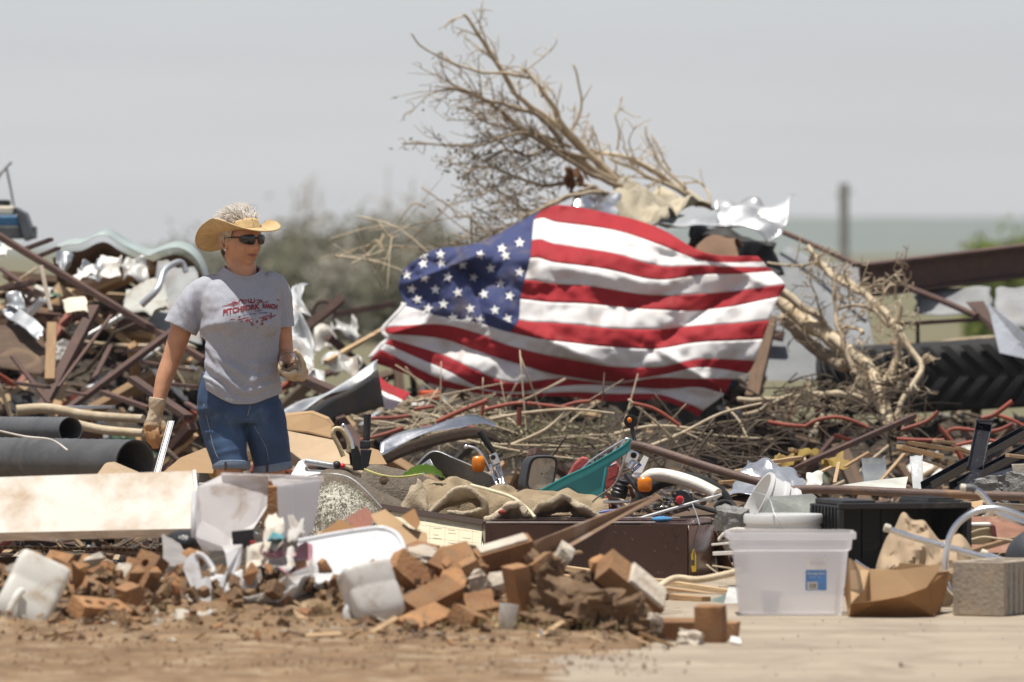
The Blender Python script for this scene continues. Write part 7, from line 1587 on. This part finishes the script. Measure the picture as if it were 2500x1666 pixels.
# sticks in the soil
BAR('white_batten', 262, 1566, 27.9, 562, 1550, 28.0, 14, W_PALE, 'thin bleached slat lying on the soil before the bricks', 'stick', h=8)
BAR('white_batten', 640, 1592, 27.4, 868, 1606, 27.2, 16, WHITEPAINT, 'white painted slat half buried in the soil', 'stick', h=8)
PIPE('twig', [(425, 1508, 28.2), (480, 1502, 28.2), (530, 1492, 28.2)], (6, 4), BAREW, 'short pale stick before the broken tub', 'stick')
BAR('orange_scrap', 1440, 1588, 27.4, 1530, 1584, 27.4, 10, mat('orange_scrap', (.62, .2, .08), .7, dirt=.3), 'faded orange strip pressed into the soil', 'strip', h=3)
# ---------------- saw-like diagonal board
db = M(); ps = [P(1150, 1405, 29.3), P(1165, 1380, 29.3), P(1330, 1312, 29.5), P(1480, 1252, 29.75), P(1606, 1206, 29.95), P(1618, 1214, 29.95), P(1500, 1275, 29.75), P(1350, 1362, 29.5), P(1220, 1412, 29.35)]
obj('tapered_board', M().plate(ps, .02, (0, 1, 0)), mat('worn_brown_board', (.27, .165, .10), .7, col2=(.19, .11, .065), nscale=4, stretch=(1, 3, 3), dirt=.25, dirtcol=(.42, .36, .30), dscale=3), label='long tapered brown board slanting up across the cabinet', cat='board', bevel=.002)
# ---------------- jugs
MILK = mat('milky_jug', (.78, .77, .74), .35, var=.04, dirt=.42, dirtcol=(.38, .27, .16), dscale=12, bump=.12, bscale=14, rand=0, transl=.35)
def jug(name, label, loc, rot, w, dpt, h, mt, seed, squash=0, ha=0):
    t = thing(name, label, 'jug', loc); Rm = Euler([R(a) for a in rot]).to_matrix(); rings = []
    for z, q in ((0, .90), (.006, .97), (.018, 1), (h * .30, 1), (h * .33, .97), (h * .36, 1), (h * .62, 1), (h * .75, .95), (h * .86, .62), (h * .93, .30), (h * .955, .235), (h * 1.0, .235)):
        ring = []
        for j in range(32):
            a = 2 * math.pi * j / 32; u = math.copysign(abs(math.cos(a)) ** .28, math.cos(a)) * w / 2 * q; v = math.copysign(abs(math.sin(a)) ** .28, math.sin(a)) * dpt / 2 * q
            p = V(u, v, z); n_ = noise.noise(p * 16 + V(seed, 0, 0)); p *= 1 + .02 * n_ + squash * .10 * noise.noise(p * 7 + V(seed, 4, 0)); ring.append(Vector(loc) + Rm @ (p - V(0, 0, h / 2)))
        rings.append(ring)
    obj('body', M().loft(rings), mt, t, smooth=45)
    hp_ = [V(w * .10, 0, h * .88), V(w * .34, 0, h * .90), V(w * .56, 0, h * .80), V(w * .58, 0, h * .60), V(w * .46, 0, h * .50)]
    obj('handle', M().tube([Vector(loc) + Rm @ (Matrix.Rotation(ha, 3, 'Z') @ p - V(0, 0, h / 2)) for p in catmull(hp_, 5)], .013, 12), mt, t, smooth=0)
    obj('cap', M().lathe([(.001, h * .985), (.024, h * .985), (.024, h * 1.05), (.001, h * 1.05)], 20, Matrix.Translation(Vector(loc) - Rm @ V(0, 0, h / 2)) @ Rm.to_4x4()), mt, t, smooth=40)
jug('plastic_jug', 'white mud-streaked plastic jug upside down at the edge of the brick pile', P(66, 1472, 28.15), (24, 205, 0), .185, .14, .30, mat('white_jug', (.80, .79, .73), .4, var=.03, dirt=.34, dirtcol=(.46, .34, .21), dscale=10, bump=.1, rand=0, transl=.3), 3, 0, R(-70))
jug('plastic_jug', 'crushed milky plastic jug lying against the bricks', P(908, 1466, 28.1), (18, 168, 20), .17, .14, .23, MILK, 9, 1)
# ---------------- white tray
tr = thing('white_tray', 'long white plastic tray with a rounded end and speckled dirt', 'tray', P(850, 1435, 28.8))
TRY = mat('glossy_white', (.64, .64, .65), .3, var=.02, dirt=.16, dirtcol=(.25, .2, .16), dscale=20, bump=.02, rand=0)
tp = [(726, 1326), (820, 1308), (917, 1294), (950, 1298), (972, 1312), (985, 1337), (984, 1358), (970, 1378), (932, 1398), (850, 1416), (772, 1432), (742, 1404)]
def trd(y): return 29.25 - .55 * (y - 1290) / 140
obj('floor', M().plate([P(x, y, trd(y)) for x, y in tp], -.012, (0, -.3, 1)), TRY, tr, bevel=.004)
obj('rim', M().tube(catmull([P(x, y, trd(y)) + V(0, 0, .006) for x, y in tp[:11]], 5), .0085, 10), TRY, tr, smooth=60)
# ---------------- broken tub
TUBM = mat('tub_white', (.72, .72, .73), .45, var=.03, dirt=.45, dirtcol=(.40, .30, .20), dscale=7, bump=.05, transl=.2, rand=0)
tb_ = thing('broken_tub', 'shattered white plastic tub full of mud and rubbish on the bricks', 'tub', P(630, 1500, 28.55))
tm = Matrix.Translation(P(632, 1492, 28.6)) @ Matrix.Rotation(R(12), 4, 'X') @ Matrix.Rotation(R(-12), 4, 'Y')
def tub_pt(u, v):
    a = u * 2 * math.pi; jag = .035 * noise.noise((math.cos(a) * 3, math.sin(a) * 3, 2)) + .02 * noise.noise((math.cos(a) * 9, math.sin(a) * 9, 5)); h = .105 + jag
    if v < .35: r = .15 * v / .35; z = 0
    else: t = (v - .35) / .65; r = .15 + .055 * t + .02 * t * t; z = h * t
    return tm @ V(r * math.cos(a), r * math.sin(a), z)
obj('bowl', M().grid(tub_pt, 64, 18), TUBM, tb_, smooth=40, solid=.004)
SH = [[(462, 1356), (474, 1350), (482, 1360), (490, 1400), (502, 1455), (510, 1480), (486, 1470), (462, 1425), (446, 1386)], [(541, 1332), (592, 1330), (586, 1380), (570, 1402), (560, 1440), (540, 1452), (534, 1430), (556, 1388), (550, 1352)], [(552, 1462), (598, 1402), (636, 1388), (640, 1412), (612, 1458), (580, 1476)], [(640, 1440), (700, 1405), (764, 1378), (770, 1394), (720, 1428), (655, 1464)], [(486, 1420), (502, 1408), (515, 1412), (516, 1470), (500, 1478)]]
for i, q in enumerate(SH):
    cx_ = sum(x for x, y in q) / len(q); obj('shard', M().plate([P(x, y, 28.42 + .0012 * abs(x - cx_) + .0006 * (1480 - y)) for x, y in q], .004, (.1, 1, 0)), TUBM, tb_, bevel=.001)
obj('torn_rim', M().tube(catmull([P(478, 1352, 28.5), P(500, 1362, 28.5), P(520, 1390, 28.48), (P(518, 1402, 28.46))], 5), .010, 10), TUBM, tb_, smooth=0)
WRAP = [mat('wrapper_cream', (.70, .64, .54), .6, dirt=.25), mat('wrapper_teal', (.08, .26, .30), .5, dirt=.3, dirtcol=(.6, .55, .5)), mat('wrapper_pink', (.46, .22, .26), .6, dirt=.3, dirtcol=(.66, .6, .52)), PAPER]
for i, (x0, y0, x1, y1, k, lb) in enumerate([(640, 1262, 690, 1345, 0, 'crumpled cream wrapper leaning in the broken tub'), (658, 1290, 688, 1322, 1, 'teal wrapper scrap above the broken tub'), (640, 1322, 690, 1352, 2, 'pink wrapper scrap in the broken tub'), (650, 1345, 720, 1395, 3, 'crumpled printed paper in the broken tub'), (690, 1360, 760, 1400, 2, 'pinkish printed paper beside the white tray'), (600, 1340, 640, 1390, 0, 'small cream wrapper among the tub shards'), (700, 1280, 740, 1320, 3, 'crumpled white paper wedged behind the tub'), (640, 1390, 700, 1440, 0, 'cream wrapper flattened in the mud of the tub')]):
    CR('wrapper', [(x0, y1, 28.55), (x1, y1 - 6, 28.6), (x1 + 4, y0, 28.85), (x0 + 8, y0, 28.9)], WRAP[k], lb, 'wrapper', amp=.035, seed=90 + i, scale=14, nu=16, nv=16)
for i, (x, y, a) in enumerate(((590, 1440, .09), (660, 1420, .10), (720, 1400, .08), (620, 1390, .06), (540, 1465, .06))):
    chunk('mud_lump', x, y, 28.72, a, a * .9, a * .6, SOIL, 'muddy soil lump inside the broken tub', 'soil clod', 5.1 + i, 'mud lumps in the broken tub', rough=.25)
# ---------------- dirty translucent box
FROST = mat('frosted_plastic', (.84, .82, .82), .4, var=.04, dirt=.40, dirtcol=(.42, .30, .19), dscale=8, bump=.05, transl=.5, transp=.08, rand=0)
dr = thing('plastic_tub_half', 'dirty translucent plastic box standing on edge behind the broken tub', 'plastic box', P(620, 1350, 29.7))
obj('front_wall', M().plate([P(480, 1190, 29.6), (P(540, 1160, 29.7)), P(655, 1158, 29.65), P(652, 1240, 29.6), P(620, 1290, 29.55), P(565, 1344, 29.5), P(496, 1346, 29.5), P(474, 1310, 29.5)], .004, (0, 1, 0)), FROST, dr, bevel=.001)
obj('top_wall', M().plate([P(540, 1157, 29.62), P(790, 1166, 29.6), P(790, 1178, 29.9), P(540, 1172, 29.95)], .004, (0, 0, 1)), FROST, dr, bevel=.001)
obj('side_wall', M().plate([P(655, 1160, 29.62), P(786, 1166, 29.58), P(784, 1186, 29.58), P(668, 1186, 29.6)], .004, (0, 1, 0)), FROST, dr, bevel=.001)
FR2 = mat('clean_frosted_plastic', (.86, .86, .88), .35, var=.03, dirt=.06, bump=.03, transl=.55, transp=.06, rand=0)
q = [(676, 1186), (784, 1170), (778, 1220), (766, 1290), (752, 1312), (700, 1316), (684, 1300), (678, 1240)]
obj('side_wall', M().plate([P(x, y, 29.5) for x, y in q], .005, (0, 1, 0)), FR2, dr, bevel=.002); obj('rib', M().box(P(712, 1245, 29.48), (.006, .006, .17)), FR2, dr, bevel=.001)
obj('corner_rib', M().tube([P(474, 1200, 29.6), P(472, 1260, 29.55), P(472, 1310, 29.5)], .009, 10), FR2, dr, smooth=0)
obj('small_carton', M().box(P(594, 1316, 29.35), (.075, .05, .06), Matrix.Rotation(R(-6), 3, 'Y')), mat('black_carton', (.03, .03, .032), .5, dirt=.2), label='small black carton below the translucent box', cat='carton', bevel=.002)
obj('red_carton', M().box(P(617, 1332, 29.3), (.02, .05, .03)), mat('red_carton', (.4, .02, .03), .5, dirt=.2), label='tiny red carton beside the black carton', cat='carton', bevel=.002)
put_brick(664, 1255, 30.0, 0, 84, 10, 0, 'brick standing behind the translucent box')
# ---------------- cardboard scraps centre
cd_ = [([(905, 1258), (940, 1244), (1000, 1290), (1042, 1302), (1046, 1352), (990, 1340), (960, 1310), (920, 1282)], 29.6, CARD, 'torn tan cardboard piece beside the white tray'), ([(978, 1262), (1012, 1242), (1026, 1276), (1018, 1296)], 29.55, CARD2, 'dark cardboard flap on the torn tan piece'),
       ([(760, 1318), (830, 1268), (878, 1292), (900, 1305), (820, 1322)], 29.9, CARD2, 'orange-brown wet cardboard behind the white tray'), ([(842, 1268), (890, 1238), (918, 1260), (900, 1296), (870, 1290)], 30.0, mat('maroon_card', (.20, .055, .025), .6, dirt=.15), 'dark red-brown card beside the shag rug'), ([(760, 1345), (776, 1300), (800, 1296), (790, 1330)], 29.9, CARD, 'small tan card scrap behind the drawer')]
for q, d, mt, lb in cd_: PLATE('cardboard_scrap', [(x, y, d + .002 * (1340 - y)) for x, y in q], .008, mt, lb, 'cardboard', dirn=(0, 1, .1))
# ---------------- ribbed tumbler
tu = Matrix.Translation(P(1235, 1545, 27.9)) @ Matrix.Rotation(R(7), 4, 'Y')
rings = []
for z, r in ((0, .023), (.004, .025), (.05, .027), (.092, .0295), (.095, .0295)):
    rings.append([tu @ V(r * (1 + .05 * math.cos(16 * a)) * math.cos(a), r * (1 + .05 * math.cos(16 * a)) * math.sin(a), z) for a in [2 * math.pi * k / 64 for k in range(64)]])
obj('tumbler', M().loft(rings), mat('ribbed_clear', (.70, .69, .66), .15, dirt=.1, transl=.3, transp=.25, bump=0, rand=0), label='ribbed clear tumbler standing among the bricks', cat='tumbler', smooth=30)
CR('paper_ball', [(1186, 1566, 27.7), (1216, 1566, 27.7), (1212, 1554, 27.75), (1190, 1554, 27.75)], PAPER, 'tiny white paper ball on the soil by the tumbler', 'paper', amp=.012, seed=99)
CR('paper_ball', [(1780, 1566, 27.7), (1810, 1572, 27.6), (1806, 1558, 27.7), (1786, 1556, 27.75)], PAPER, 'small white paper scrap beside the brick cluster', 'paper', amp=.012, seed=98)
# ---------------- clear storage bin
BINM = mat('clear_bin_plastic', (.93, .93, .95), .25, var=.02, dirt=.0, bump=.02, transl=.7, transp=.58, rand=0)
sb = thing('storage_bin', 'translucent storage bin with a blue label standing on the pavement', 'bin', (P(1935, 1505, 29.8).x, 29.95, .008))
bx0 = P(1932, 1505, 29.8).x
def rrect(cx, cy, z, w, d, r=.03, n=8):
    out = []
    for sx, sy, a0 in ((1, -1, -90), (1, 1, 0), (-1, 1, 90), (-1, -1, 180)):
        for k in range(n + 1):
            a = R(a0 + 90 * k / n); out.append(V(cx + sx * (w / 2 - r) + r * math.cos(a), cy + sy * (d / 2 - r) + r * math.sin(a), z))
    return out
s_ = px(29.75); zr = P(1932, 1303, 29.75).z
lv = [(.010, .340, .25), (.006, .352, .262), (.012, .356, .266), (zr - .062, .398, .300), (zr - .058, .418, .318), (zr - .022, .426, .325), (zr - .020, .452, .350), (zr, .453, .351), (zr + .001, .424, .322)]
m = M().loft([rrect(bx0, 29.95, z, w, d) for z, w, d in lv], False); n_ = 36; m.f.append(tuple(range(n_ - 1, -1, -1))); obj('shell', m, BINM, sb, smooth=50, solid=.0025)
fy = lambda z: 29.95 - (.266 + (.300 - .266) * (z - .012) / (zr - .074)) / 2 - .0045
def binlab(name, x0, x1, y0, y1, mt, off=0, par=None):
    q = []
    for x, y in ((x0, y1), (x1, y1), (x1, y0), (x0, y0)):
        z = P(x, y, 29.8).z; q.append(V(P(x, y, 29.8).x, fy(z) - off, z))
    return obj(name, M().plate(q, .0006, (0, -1, 0)), mt, par or sb)
binlab('white_label', 1969, 2019, 1362, 1391, mat('label_white', (.78, .78, .77), .5, dirt=0, bump=0)); bl_ = binlab('blue_label', 1967, 2018, 1392, 1442, mat('label_blue', (.10, .27, .62), .45, dirt=0, bump=0))
binlab('barcode_patch', 1971, 1996, 1421, 1440, WHITEP2, .0012, bl_)
for k, w in enumerate((1.5, 2.2, 1.2, 2.6, 1.6)): binlab('barcode_bar', 1976 + k * 3.6, 1976 + k * 3.6 + w, 1425, 1437, INK, .0022, bl_)
def bin_text(body, x0, x1, yb, h, mt, bold=.02):
    vs, fs = text_geo(body, 1.0, bold=bold); a, b = min(v.x for v in vs), max(v.x for v in vs); hh = max(v.y for v in vs); out = []
    for v in vs:
        q = P(x0 + (x1 - x0) * (v.x - a) / (b - a), yb - v.y / hh * h, 29.8); out.append(V(q.x, fy(q.z) - .002, q.z))
    return obj('lettering', M().add(out, fs), mt, bl_)
bin_text('Storage Box', 1971, 2014, 1402.5, 5.0, WHITEP2, .03); bin_text('30 Qt  28 L', 1976, 2008, 1411, 3.4, mat('label_text_pale', (.45, .58, .8), .5, dirt=0, bump=0))
binlab('logo_patch', 1979, 2012, 1371, 1379, mat('label_logo', (.62, .60, .66), .5, dirt=0, bump=0), .001)  # faint grey printed logo
m = M().lathe([(.001, .013), (.026, .013), (.034, .085), (.036, .085), (.028, .011), (.001, .010)], 24, Matrix.Translation((P(1883, 0, 29.9).x, 29.95, .003))); obj('plastic_cup', m, mat('smoky_cup', (.55, .55, .6), .3, dirt=0, transl=.3, transp=.2), label='pale plastic cup standing inside the translucent storage bin', cat='cup', smooth=40)
# ---------------- open cardboard box
cb = thing('cardboard_box', 'open wet-stained cardboard box beside the translucent bin', 'box', P(2180, 1512, 29.9))
for nm, q, mt in (('back_wall', [(2110, 1500, 30.15), (2292, 1500, 30.15), (2292, 1376, 30.2), (2268, 1380, 30.2), (2196, 1374, 30.2), (2190, 1392, 30.2), (2122, 1390, 30.2)], CARD), ('front_wall', [(2072, 1511, 29.72), (2282, 1508, 29.72), (2264, 1434, 29.66), (2205, 1456, 29.62), (2150, 1466, 29.62), (2078, 1474, 29.66)], CARD2),
                  ('side_wall', [(2072, 1510, 29.73), (2060, 1440, 29.8), (2072, 1362, 30.1), (2124, 1392, 30.2), (2110, 1500, 30.14)], CARD), ('side_wall', [(2282, 1508, 29.73), (2270, 1432, 29.75), (2300, 1396, 30.05), (2322, 1400, 30.15), (2294, 1500, 30.14)], CARD2), ('flap', [(2262, 1434, 29.66), (2288, 1398, 29.7), (2318, 1394, 29.72), (2300, 1470, 29.72), (2282, 1506, 29.72)], CARD2), ('flap', [(2078, 1474, 29.70), (2110, 1440, 29.85), (2122, 1392, 30.0), (2076, 1392, 29.95)], CARD)):
    obj(nm, M().plate([P(*p) for p in q], .005, (.02, 1, .02)), mt, cb, bevel=.001)
obj('floor', M().plate([P(2072, 1511, 29.75), P(2282, 1509, 29.75), P(2292, 1500, 30.12), P(2110, 1500, 30.12)], .004, (0, 0, 1)), CARD2, cb)
for x, y in (): obj('stain', M().plate([P(x + 22 * math.cos(a) * (1 + .2 * math.sin(3 * a)), y + 16 * math.sin(a), 30.18) for a in np.linspace(0, 5.9, 14)], .002, (0, -1, 0)), mat('card_stain', (.17, .075, .03), .8, dirt=.2), cb)
# ---------------- concrete block
kb = thing('concrete_block', 'tan-grey concrete block standing at the pavement edge by the cardboard box', 'block', (P(2440, 1515, 29.9).x, 29.95, .008), None, (0, 0, R(-24)))
m = M().box((-.02, -.10, .094), (.192, .012, .188)); link('face_shell', M().box((0, -.185, .0945), (.192, .030, .189)).mesh('face_shell'), CONC, kb, None, .004)
for sx in (-1, 1): link('side_shell', M().box((sx * .081, .0155, .0945), (.030, .37, .189)).mesh('side_shell'), CONC, kb, None, .004)
for yy in (.015, .19): link('web', M().box((0, yy, .0945), (.131, .03, .188)).mesh('web'), CONC, kb, None, .003)
for k in range(4): link('flute', M().box((.0975, -.15 + k * .05, .0945), (.006, .022, .185)).mesh('flute'), GREYCONC, kb, None, .002)
# rust-brown bolt on the pavement
b_ = thing('iron_bolt', 'small brown bolt lying alone on the pavement', 'bolt', P(2225, 1634, 26.2))
obj('head', M().lathe([(.001, 0), (.012, 0), (.012, .01), (.001, .01)], 6, Matrix.Translation(P(2196, 1628, 26.2)) @ Matrix.Rotation(R(80), 4, 'Y')), RUST, b_); pipe('shank', [P(2198, 1630, 26.2), P(2248, 1634, 26.2)], .006, RUST, parent=b_)
# ------------------------------------------------------------------ scattered debris, every piece its own object
rs = random.Random(77)
def heap_z(X, Y): return ground_z(X, Y) - .05 + rubble_h(X, Y)
def scrap_mesh(mt, seed, s=.11):
    m = M(); nr, na = 5, 18; vs = [V(0, 0, 0)]
    ro = [.55 + .5 * noise.noise((math.cos(a) * 1.7 + seed, math.sin(a) * 1.7, seed)) + .3 * noise.noise((math.cos(a) * 4 + seed, math.sin(a) * 4, 3)) for a in [2 * math.pi * j / na for j in range(na)]]
    for i in range(1, nr + 1):
        for j in range(na):
            a = 2 * math.pi * j / na; r = max(.15, .6 + ro[j] * .8) * i / nr; p = V(r * math.cos(a) * 1.5, r * math.sin(a), 0)
            w = p * 1.7 + V(seed * 2, 0, 0); p.z = .55 * (abs(noise.noise(w)) * 1.5 - .3) + .3 * noise.noise(w * 2.3); vs.append(p)
    fs = [(0, 1 + j, 1 + (j + 1) % na) for j in range(na)] + [(1 + (i - 1) * na + j, 1 + i * na + j, 1 + i * na + (j + 1) % na, 1 + (i - 1) * na + (j + 1) % na) for i in range(1, nr) for j in range(na)]
    m.add([p * s for p in vs], fs); me = m.mesh('scrap'); me.materials.append(mt); me.polygons.foreach_set('use_smooth', [True] * len(me.polygons)); me.set_sharp_from_angle(angle=R(30)); return me
def plank_mesh(mt, seed, L, w, h):
    m = M(); n = 6; rings = []
    for i in range(n):
        x = L * (i / (n - 1) - .5); rings.append([V(x + (noise.noise((sy * 3 + seed, sz * 5, i)) * .05 if i in (0, n - 1) else 0), sy * w / 2 + .008 * noise.noise((x * 2, seed, 0)), sz * h / 2 + .008 * noise.noise((x * 2, seed, 4))) for sy, sz in ((-1, -1), (1, -1), (1, 1), (-1, 1))])
    m.loft(rings); me = m.mesh('plank'); me.materials.append(mt); return me
def stick_mesh(mt, seed, L, r):
    c = [V(L * (i / 8 - .5), .05 * L * noise.noise((i * .4, seed, 0)), .07 * L * noise.noise((i * .4, seed, 5))) for i in range(9)]; m = M().tube(c, lerp_list([r, r * .55], 9), 7)
    for k in range(3):
        p = c[rs.randint(2, 7)]; m.tube([p, p + V(rs.uniform(.03, .1), rs.uniform(-.06, .06), rs.uniform(-.06, .06))], [r * .5, r * .2], 5)
    me = m.mesh('stick'); me.materials.append(mt); me.polygons.foreach_set('use_smooth', [True] * len(me.polygons)); return me
def rock_mesh(mt, seed):
    bm = bmesh.new(); bmesh.ops.create_icosphere(bm, subdivisions=2, radius=.05)
    for v in bm.verts: v.co *= 1 + .5 * noise.noise(v.co * 22 + V(seed, 0, 0)); v.co.z *= .7
    me = bpy.data.meshes.new('lump'); bm.to_mesh(me); bm.free(); me.materials.append(mt); return me
W_BLK = mat('charred_wood', (.05, .04, .034), .8, dirt=.3)
TIN = mat('rusty_tin', (.28, .19, .14), .55, .5, dirt=.4, dirtcol=(.2, .1, .05))
BLUEF = mat('faded_blue', (.12, .2, .30), .6, dirt=.3); GRNF = mat('faded_green', (.10, .17, .11), .6, dirt=.3)
BRNF = mat('brown_felt', (.12, .075, .05), .9, dirt=.3)
LIB = {
 'plank': [(plank_mesh(mt, i, L, w, h), nm) for i, (mt, L, w, h, nm) in enumerate([(W_PALE, .6, .07, .02, 'pale splintered'), (W_TAN, .8, .05, .035, 'tan'), (W_GREY, .7, .09, .018, 'weathered grey'), (W_DARK, .7, .06, .03, 'dark brown'), (W_PALE, .35, .03, .012, 'short pale'), (W_BLK, .5, .06, .03, 'charred')])],
 'stick': [(stick_mesh(mt, i, L, r), nm) for i, (mt, L, r, nm) in enumerate([(BAREW, .7, .009, 'peeled'), (BARKD, .6, .008, 'dark'), (BARKD, .9, .011, 'dark crooked'), (BARK, .4, .006, 'thin brown')])],
 'scrap': [(scrap_mesh(mt, i * 1.3 + .5, s), nm) for i, (mt, s, nm) in enumerate([(WHITEPAINT, .07, 'white'), (GALV, .10, 'silver'), (W_DARK, .12, 'dark brown'), (TIN, .10, 'rusty'), (PAPER, .06, 'white paper'), (KRAFT, .09, 'brown paper'), (DARKMET, .12, 'dark steel'), (CREAM, .07, 'cream'), (BLUEF, .07, 'faded blue'), (BRNF, .12, 'brown felt'), (BLACKPL, .11, 'black'), (GRNF, .06, 'faded green')])],
 'lump': [(rock_mesh(mt, i * 2.1), nm) for i, (mt, nm) in enumerate([(GREYCONC, 'grey concrete'), (MORTAR, 'pale mortar'), (BRICK, 'brick'), (SOIL, 'soil')])],
 'bar': [(plank_mesh(mt, 20 + i, L, w, h), nm) for i, (mt, L, w, h, nm) in enumerate([(RUST, .9, .045, .03, 'rusty'), (RUST, .6, .03, .03, 'short rusty'), (GALV, .7, .03, .012, 'silver'), (REDP, .6, .022, .022, 'red')])],
}
KIND = {'plank': ('plank', 'plank', 'plank'), 'stick': ('broken_branch', 'branch', 'broken branch'), 'scrap': ('torn_scrap', 'scrap', 'crumpled scrap'), 'lump': ('rubble_lump', 'rubble', 'rubble lump'), 'bar': ('metal_bar', 'bar', 'metal bar')}
def scatter(n, xr, yr, where, weights, sc=1.0, steep=.35, keep=None, lift=.02, names=None):
    ks = list(weights); ws = [weights[k] for k in ks]
    for i in range(n):
        for _ in range(20):
            X = rs.uniform(*xr); Y = rs.uniform(*yr)
            if keep is None or keep(X, Y): break
        k = rs.choices(ks, ws)[0]; pool = LIB[k]; me, nm = rs.choice(pool)
        nm_, cat, word = KIND[k]; o = bpy.data.objects.new(nm_, me); COL.objects.link(o)
        o.location = (X, Y, heap_z(X, Y) + lift * rs.uniform(.2, 1.6)); s = sc * rs.uniform(.65, 1.35); o.scale = (s, s, s)
        o.rotation_euler = (rs.gauss(0, steep), rs.gauss(0, steep), rs.uniform(0, 6.28))
        if k in ('plank', 'stick', 'bar') and rs.random() < .3: o.rotation_euler = (rs.gauss(0, .5), rs.uniform(-.9, .9), rs.uniform(-.6, .6))
        if o.location.z > .85: o.rotation_euler.x *= .4; o.rotation_euler.y *= .35
        tag(o, f'{nm} {word} {where}', cat, f'{nm} {word}s {where}')
scatter(190, (-3.1, -1.25), (41.4, 46.2), 'in the heap behind the woman', {'plank': 3, 'bar': 4, 'scrap': 5, 'stick': 2, 'lump': .6}, 1.2, .5, lift=.08)
scatter(120, (-1.5, -.5), (39.5, 46.5), 'in the gap between the woman and the flag', {'plank': 2, 'bar': 2, 'scrap': 4, 'stick': 3, 'lump': 1}, 1.05, .4, lift=.05)
scatter(150, (-.75, 1.5), (38.2, 42.6), 'on the heap below the flag', {'plank': 2, 'bar': 1.2, 'scrap': 4, 'stick': 4, 'lump': 1.5}, .95, .4, lift=.05)
scatter(60, (.2, 1.7), (43.6, 46.2), 'around the dark tarp beside the flag', {'plank': 2, 'bar': 1.5, 'scrap': 4, 'stick': 3}, 1.1, .6, lift=.04, keep=lambda X, Y: X > 1.15 or Y > 45.2)
scatter(130, (1.25, 3.1), (37.0, 45.0), 'on the low heap before the tyre', {'plank': 4, 'bar': 1.5, 'scrap': 3, 'stick': 3, 'lump': 1.5}, .95, .35, lift=.03)
scatter(120, (-.85, 2.3), (34.9, 37.6), 'in the low rubble behind the moped', {'plank': 3, 'scrap': 3, 'stick': 3, 'lump': 2, 'bar': .6}, .62, .3, lift=.02, keep=lambda X, Y: X > -.75)
scatter(60, (-1.4, -.35), (37.2, 40), 'behind the woman\'s legs', {'plank': 2, 'scrap': 3, 'stick': 2, 'lump': 2, 'bar': 1}, .8, .3)
scatter(40, (-2.6, -1.5), (37.8, 41.2), 'beside the drain pipes', {'plank': 2, 'scrap': 3, 'stick': 3, 'lump': 2, 'bar': 1}, .8, .35)
scatter(90, (3.0, 5.2), (38, 46), 'on the heap beyond the tyre', {'plank': 3, 'bar': 2, 'scrap': 3, 'stick': 3, 'lump': 1.5}, 1.0, .4, lift=.03)
scatter(90, (-5.0, -3.1), (40, 46), 'on the heap beyond the drain pipes', {'plank': 3, 'bar': 3, 'scrap': 3, 'stick': 2, 'lump': 1}, 1.1, .4, lift=.05)
# fine litter: shards and splinters, too many to count
def litter(n, xr, yr, mt, name, lo, hi, seed, long=1.0, zf=heap_z):
    r3 = random.Random(seed); m = M()
    for i in range(n):
        X = r3.uniform(*xr); Y = r3.uniform(*yr); s = r3.uniform(lo, hi); q = Euler((r3.gauss(0, .5), r3.gauss(0, .5), r3.uniform(0, 6.28))).to_matrix()
        m.box(V(X, Y, zf(X, Y) + s * .4 + .03 * r3.random()), (s * long * r3.uniform(.6, 1.5), s * r3.uniform(.3, 1), s * r3.uniform(.05, .4)), q)
    obj(name, m, mt, kind='stuff')
for i, (mt, nm, k, lg) in enumerate(((W_PALE, 'pale_splinters', 700, 3.2), (W_DARK, 'dark_splinters', 1800, 2.6), (PAPER, 'paper_bits', 520, 1.1), (RUST, 'rust_flakes', 900, 2.2), (KRAFT, 'cardboard_bits', 700, 1.2), (BLACKPL, 'black_shards', 900, 1.4), (GREYCONC, 'concrete_crumbs', 600, 1.0), (BARKD, 'bark_strips', 900, 5.0))):
    litter(int(k * 1.4), (-4.8, 4.8), (36.8, 46.5), mt, nm, .015, .06, 100 + i, lg); litter(k // 4, (-.8, 2.4), (33.9, 36.8), mt, nm, .008, .03, 200 + i, lg)
# bits lying in the foreground soil
for i, (mt, nm, k, lg) in enumerate(((W_PALE, 'wood_splinters', 130, 4.0), (PAPER, 'paper_flecks', 60, 1.2), (BRICK, 'brick_crumbs', 260, 1.0), (W_DARK, 'dark_chips', 160, 2.2), (MORTAR, 'mortar_crumbs', 180, 1.0))):
    litter(k, (-2.4, .5), (27.3, 29.8), mt, nm, .008, .028, 300 + i, lg, lambda X, Y: max(.008, soil_top(X, Y)) - .02)
r2 = random.Random(5); gm = M()
for i in range(260):        # straw and grass roots in the clods
    x = r2.choice((r2.gauss(-.05, .12), r2.gauss(.12, .1), r2.uniform(-2, .3))); y = r2.uniform(27.7, 28.3); z = max(.01, soil_top(x, y)); p = V(x, y, z); L = r2.uniform(.03, .09)
    e = p + V(r2.gauss(0, .7), r2.gauss(0, .4), r2.uniform(.2, 1)).normalized() * L; gm.tube(catmull([p, p.lerp(e, .5) + V(0, 0, .015), e], 3), lerp_list([.0012, .0006], 7), 4)
obj('straw', gm, mat('straw_dry', (.40, .33, .16), .8, dirt=0, transl=.2), kind='stuff')
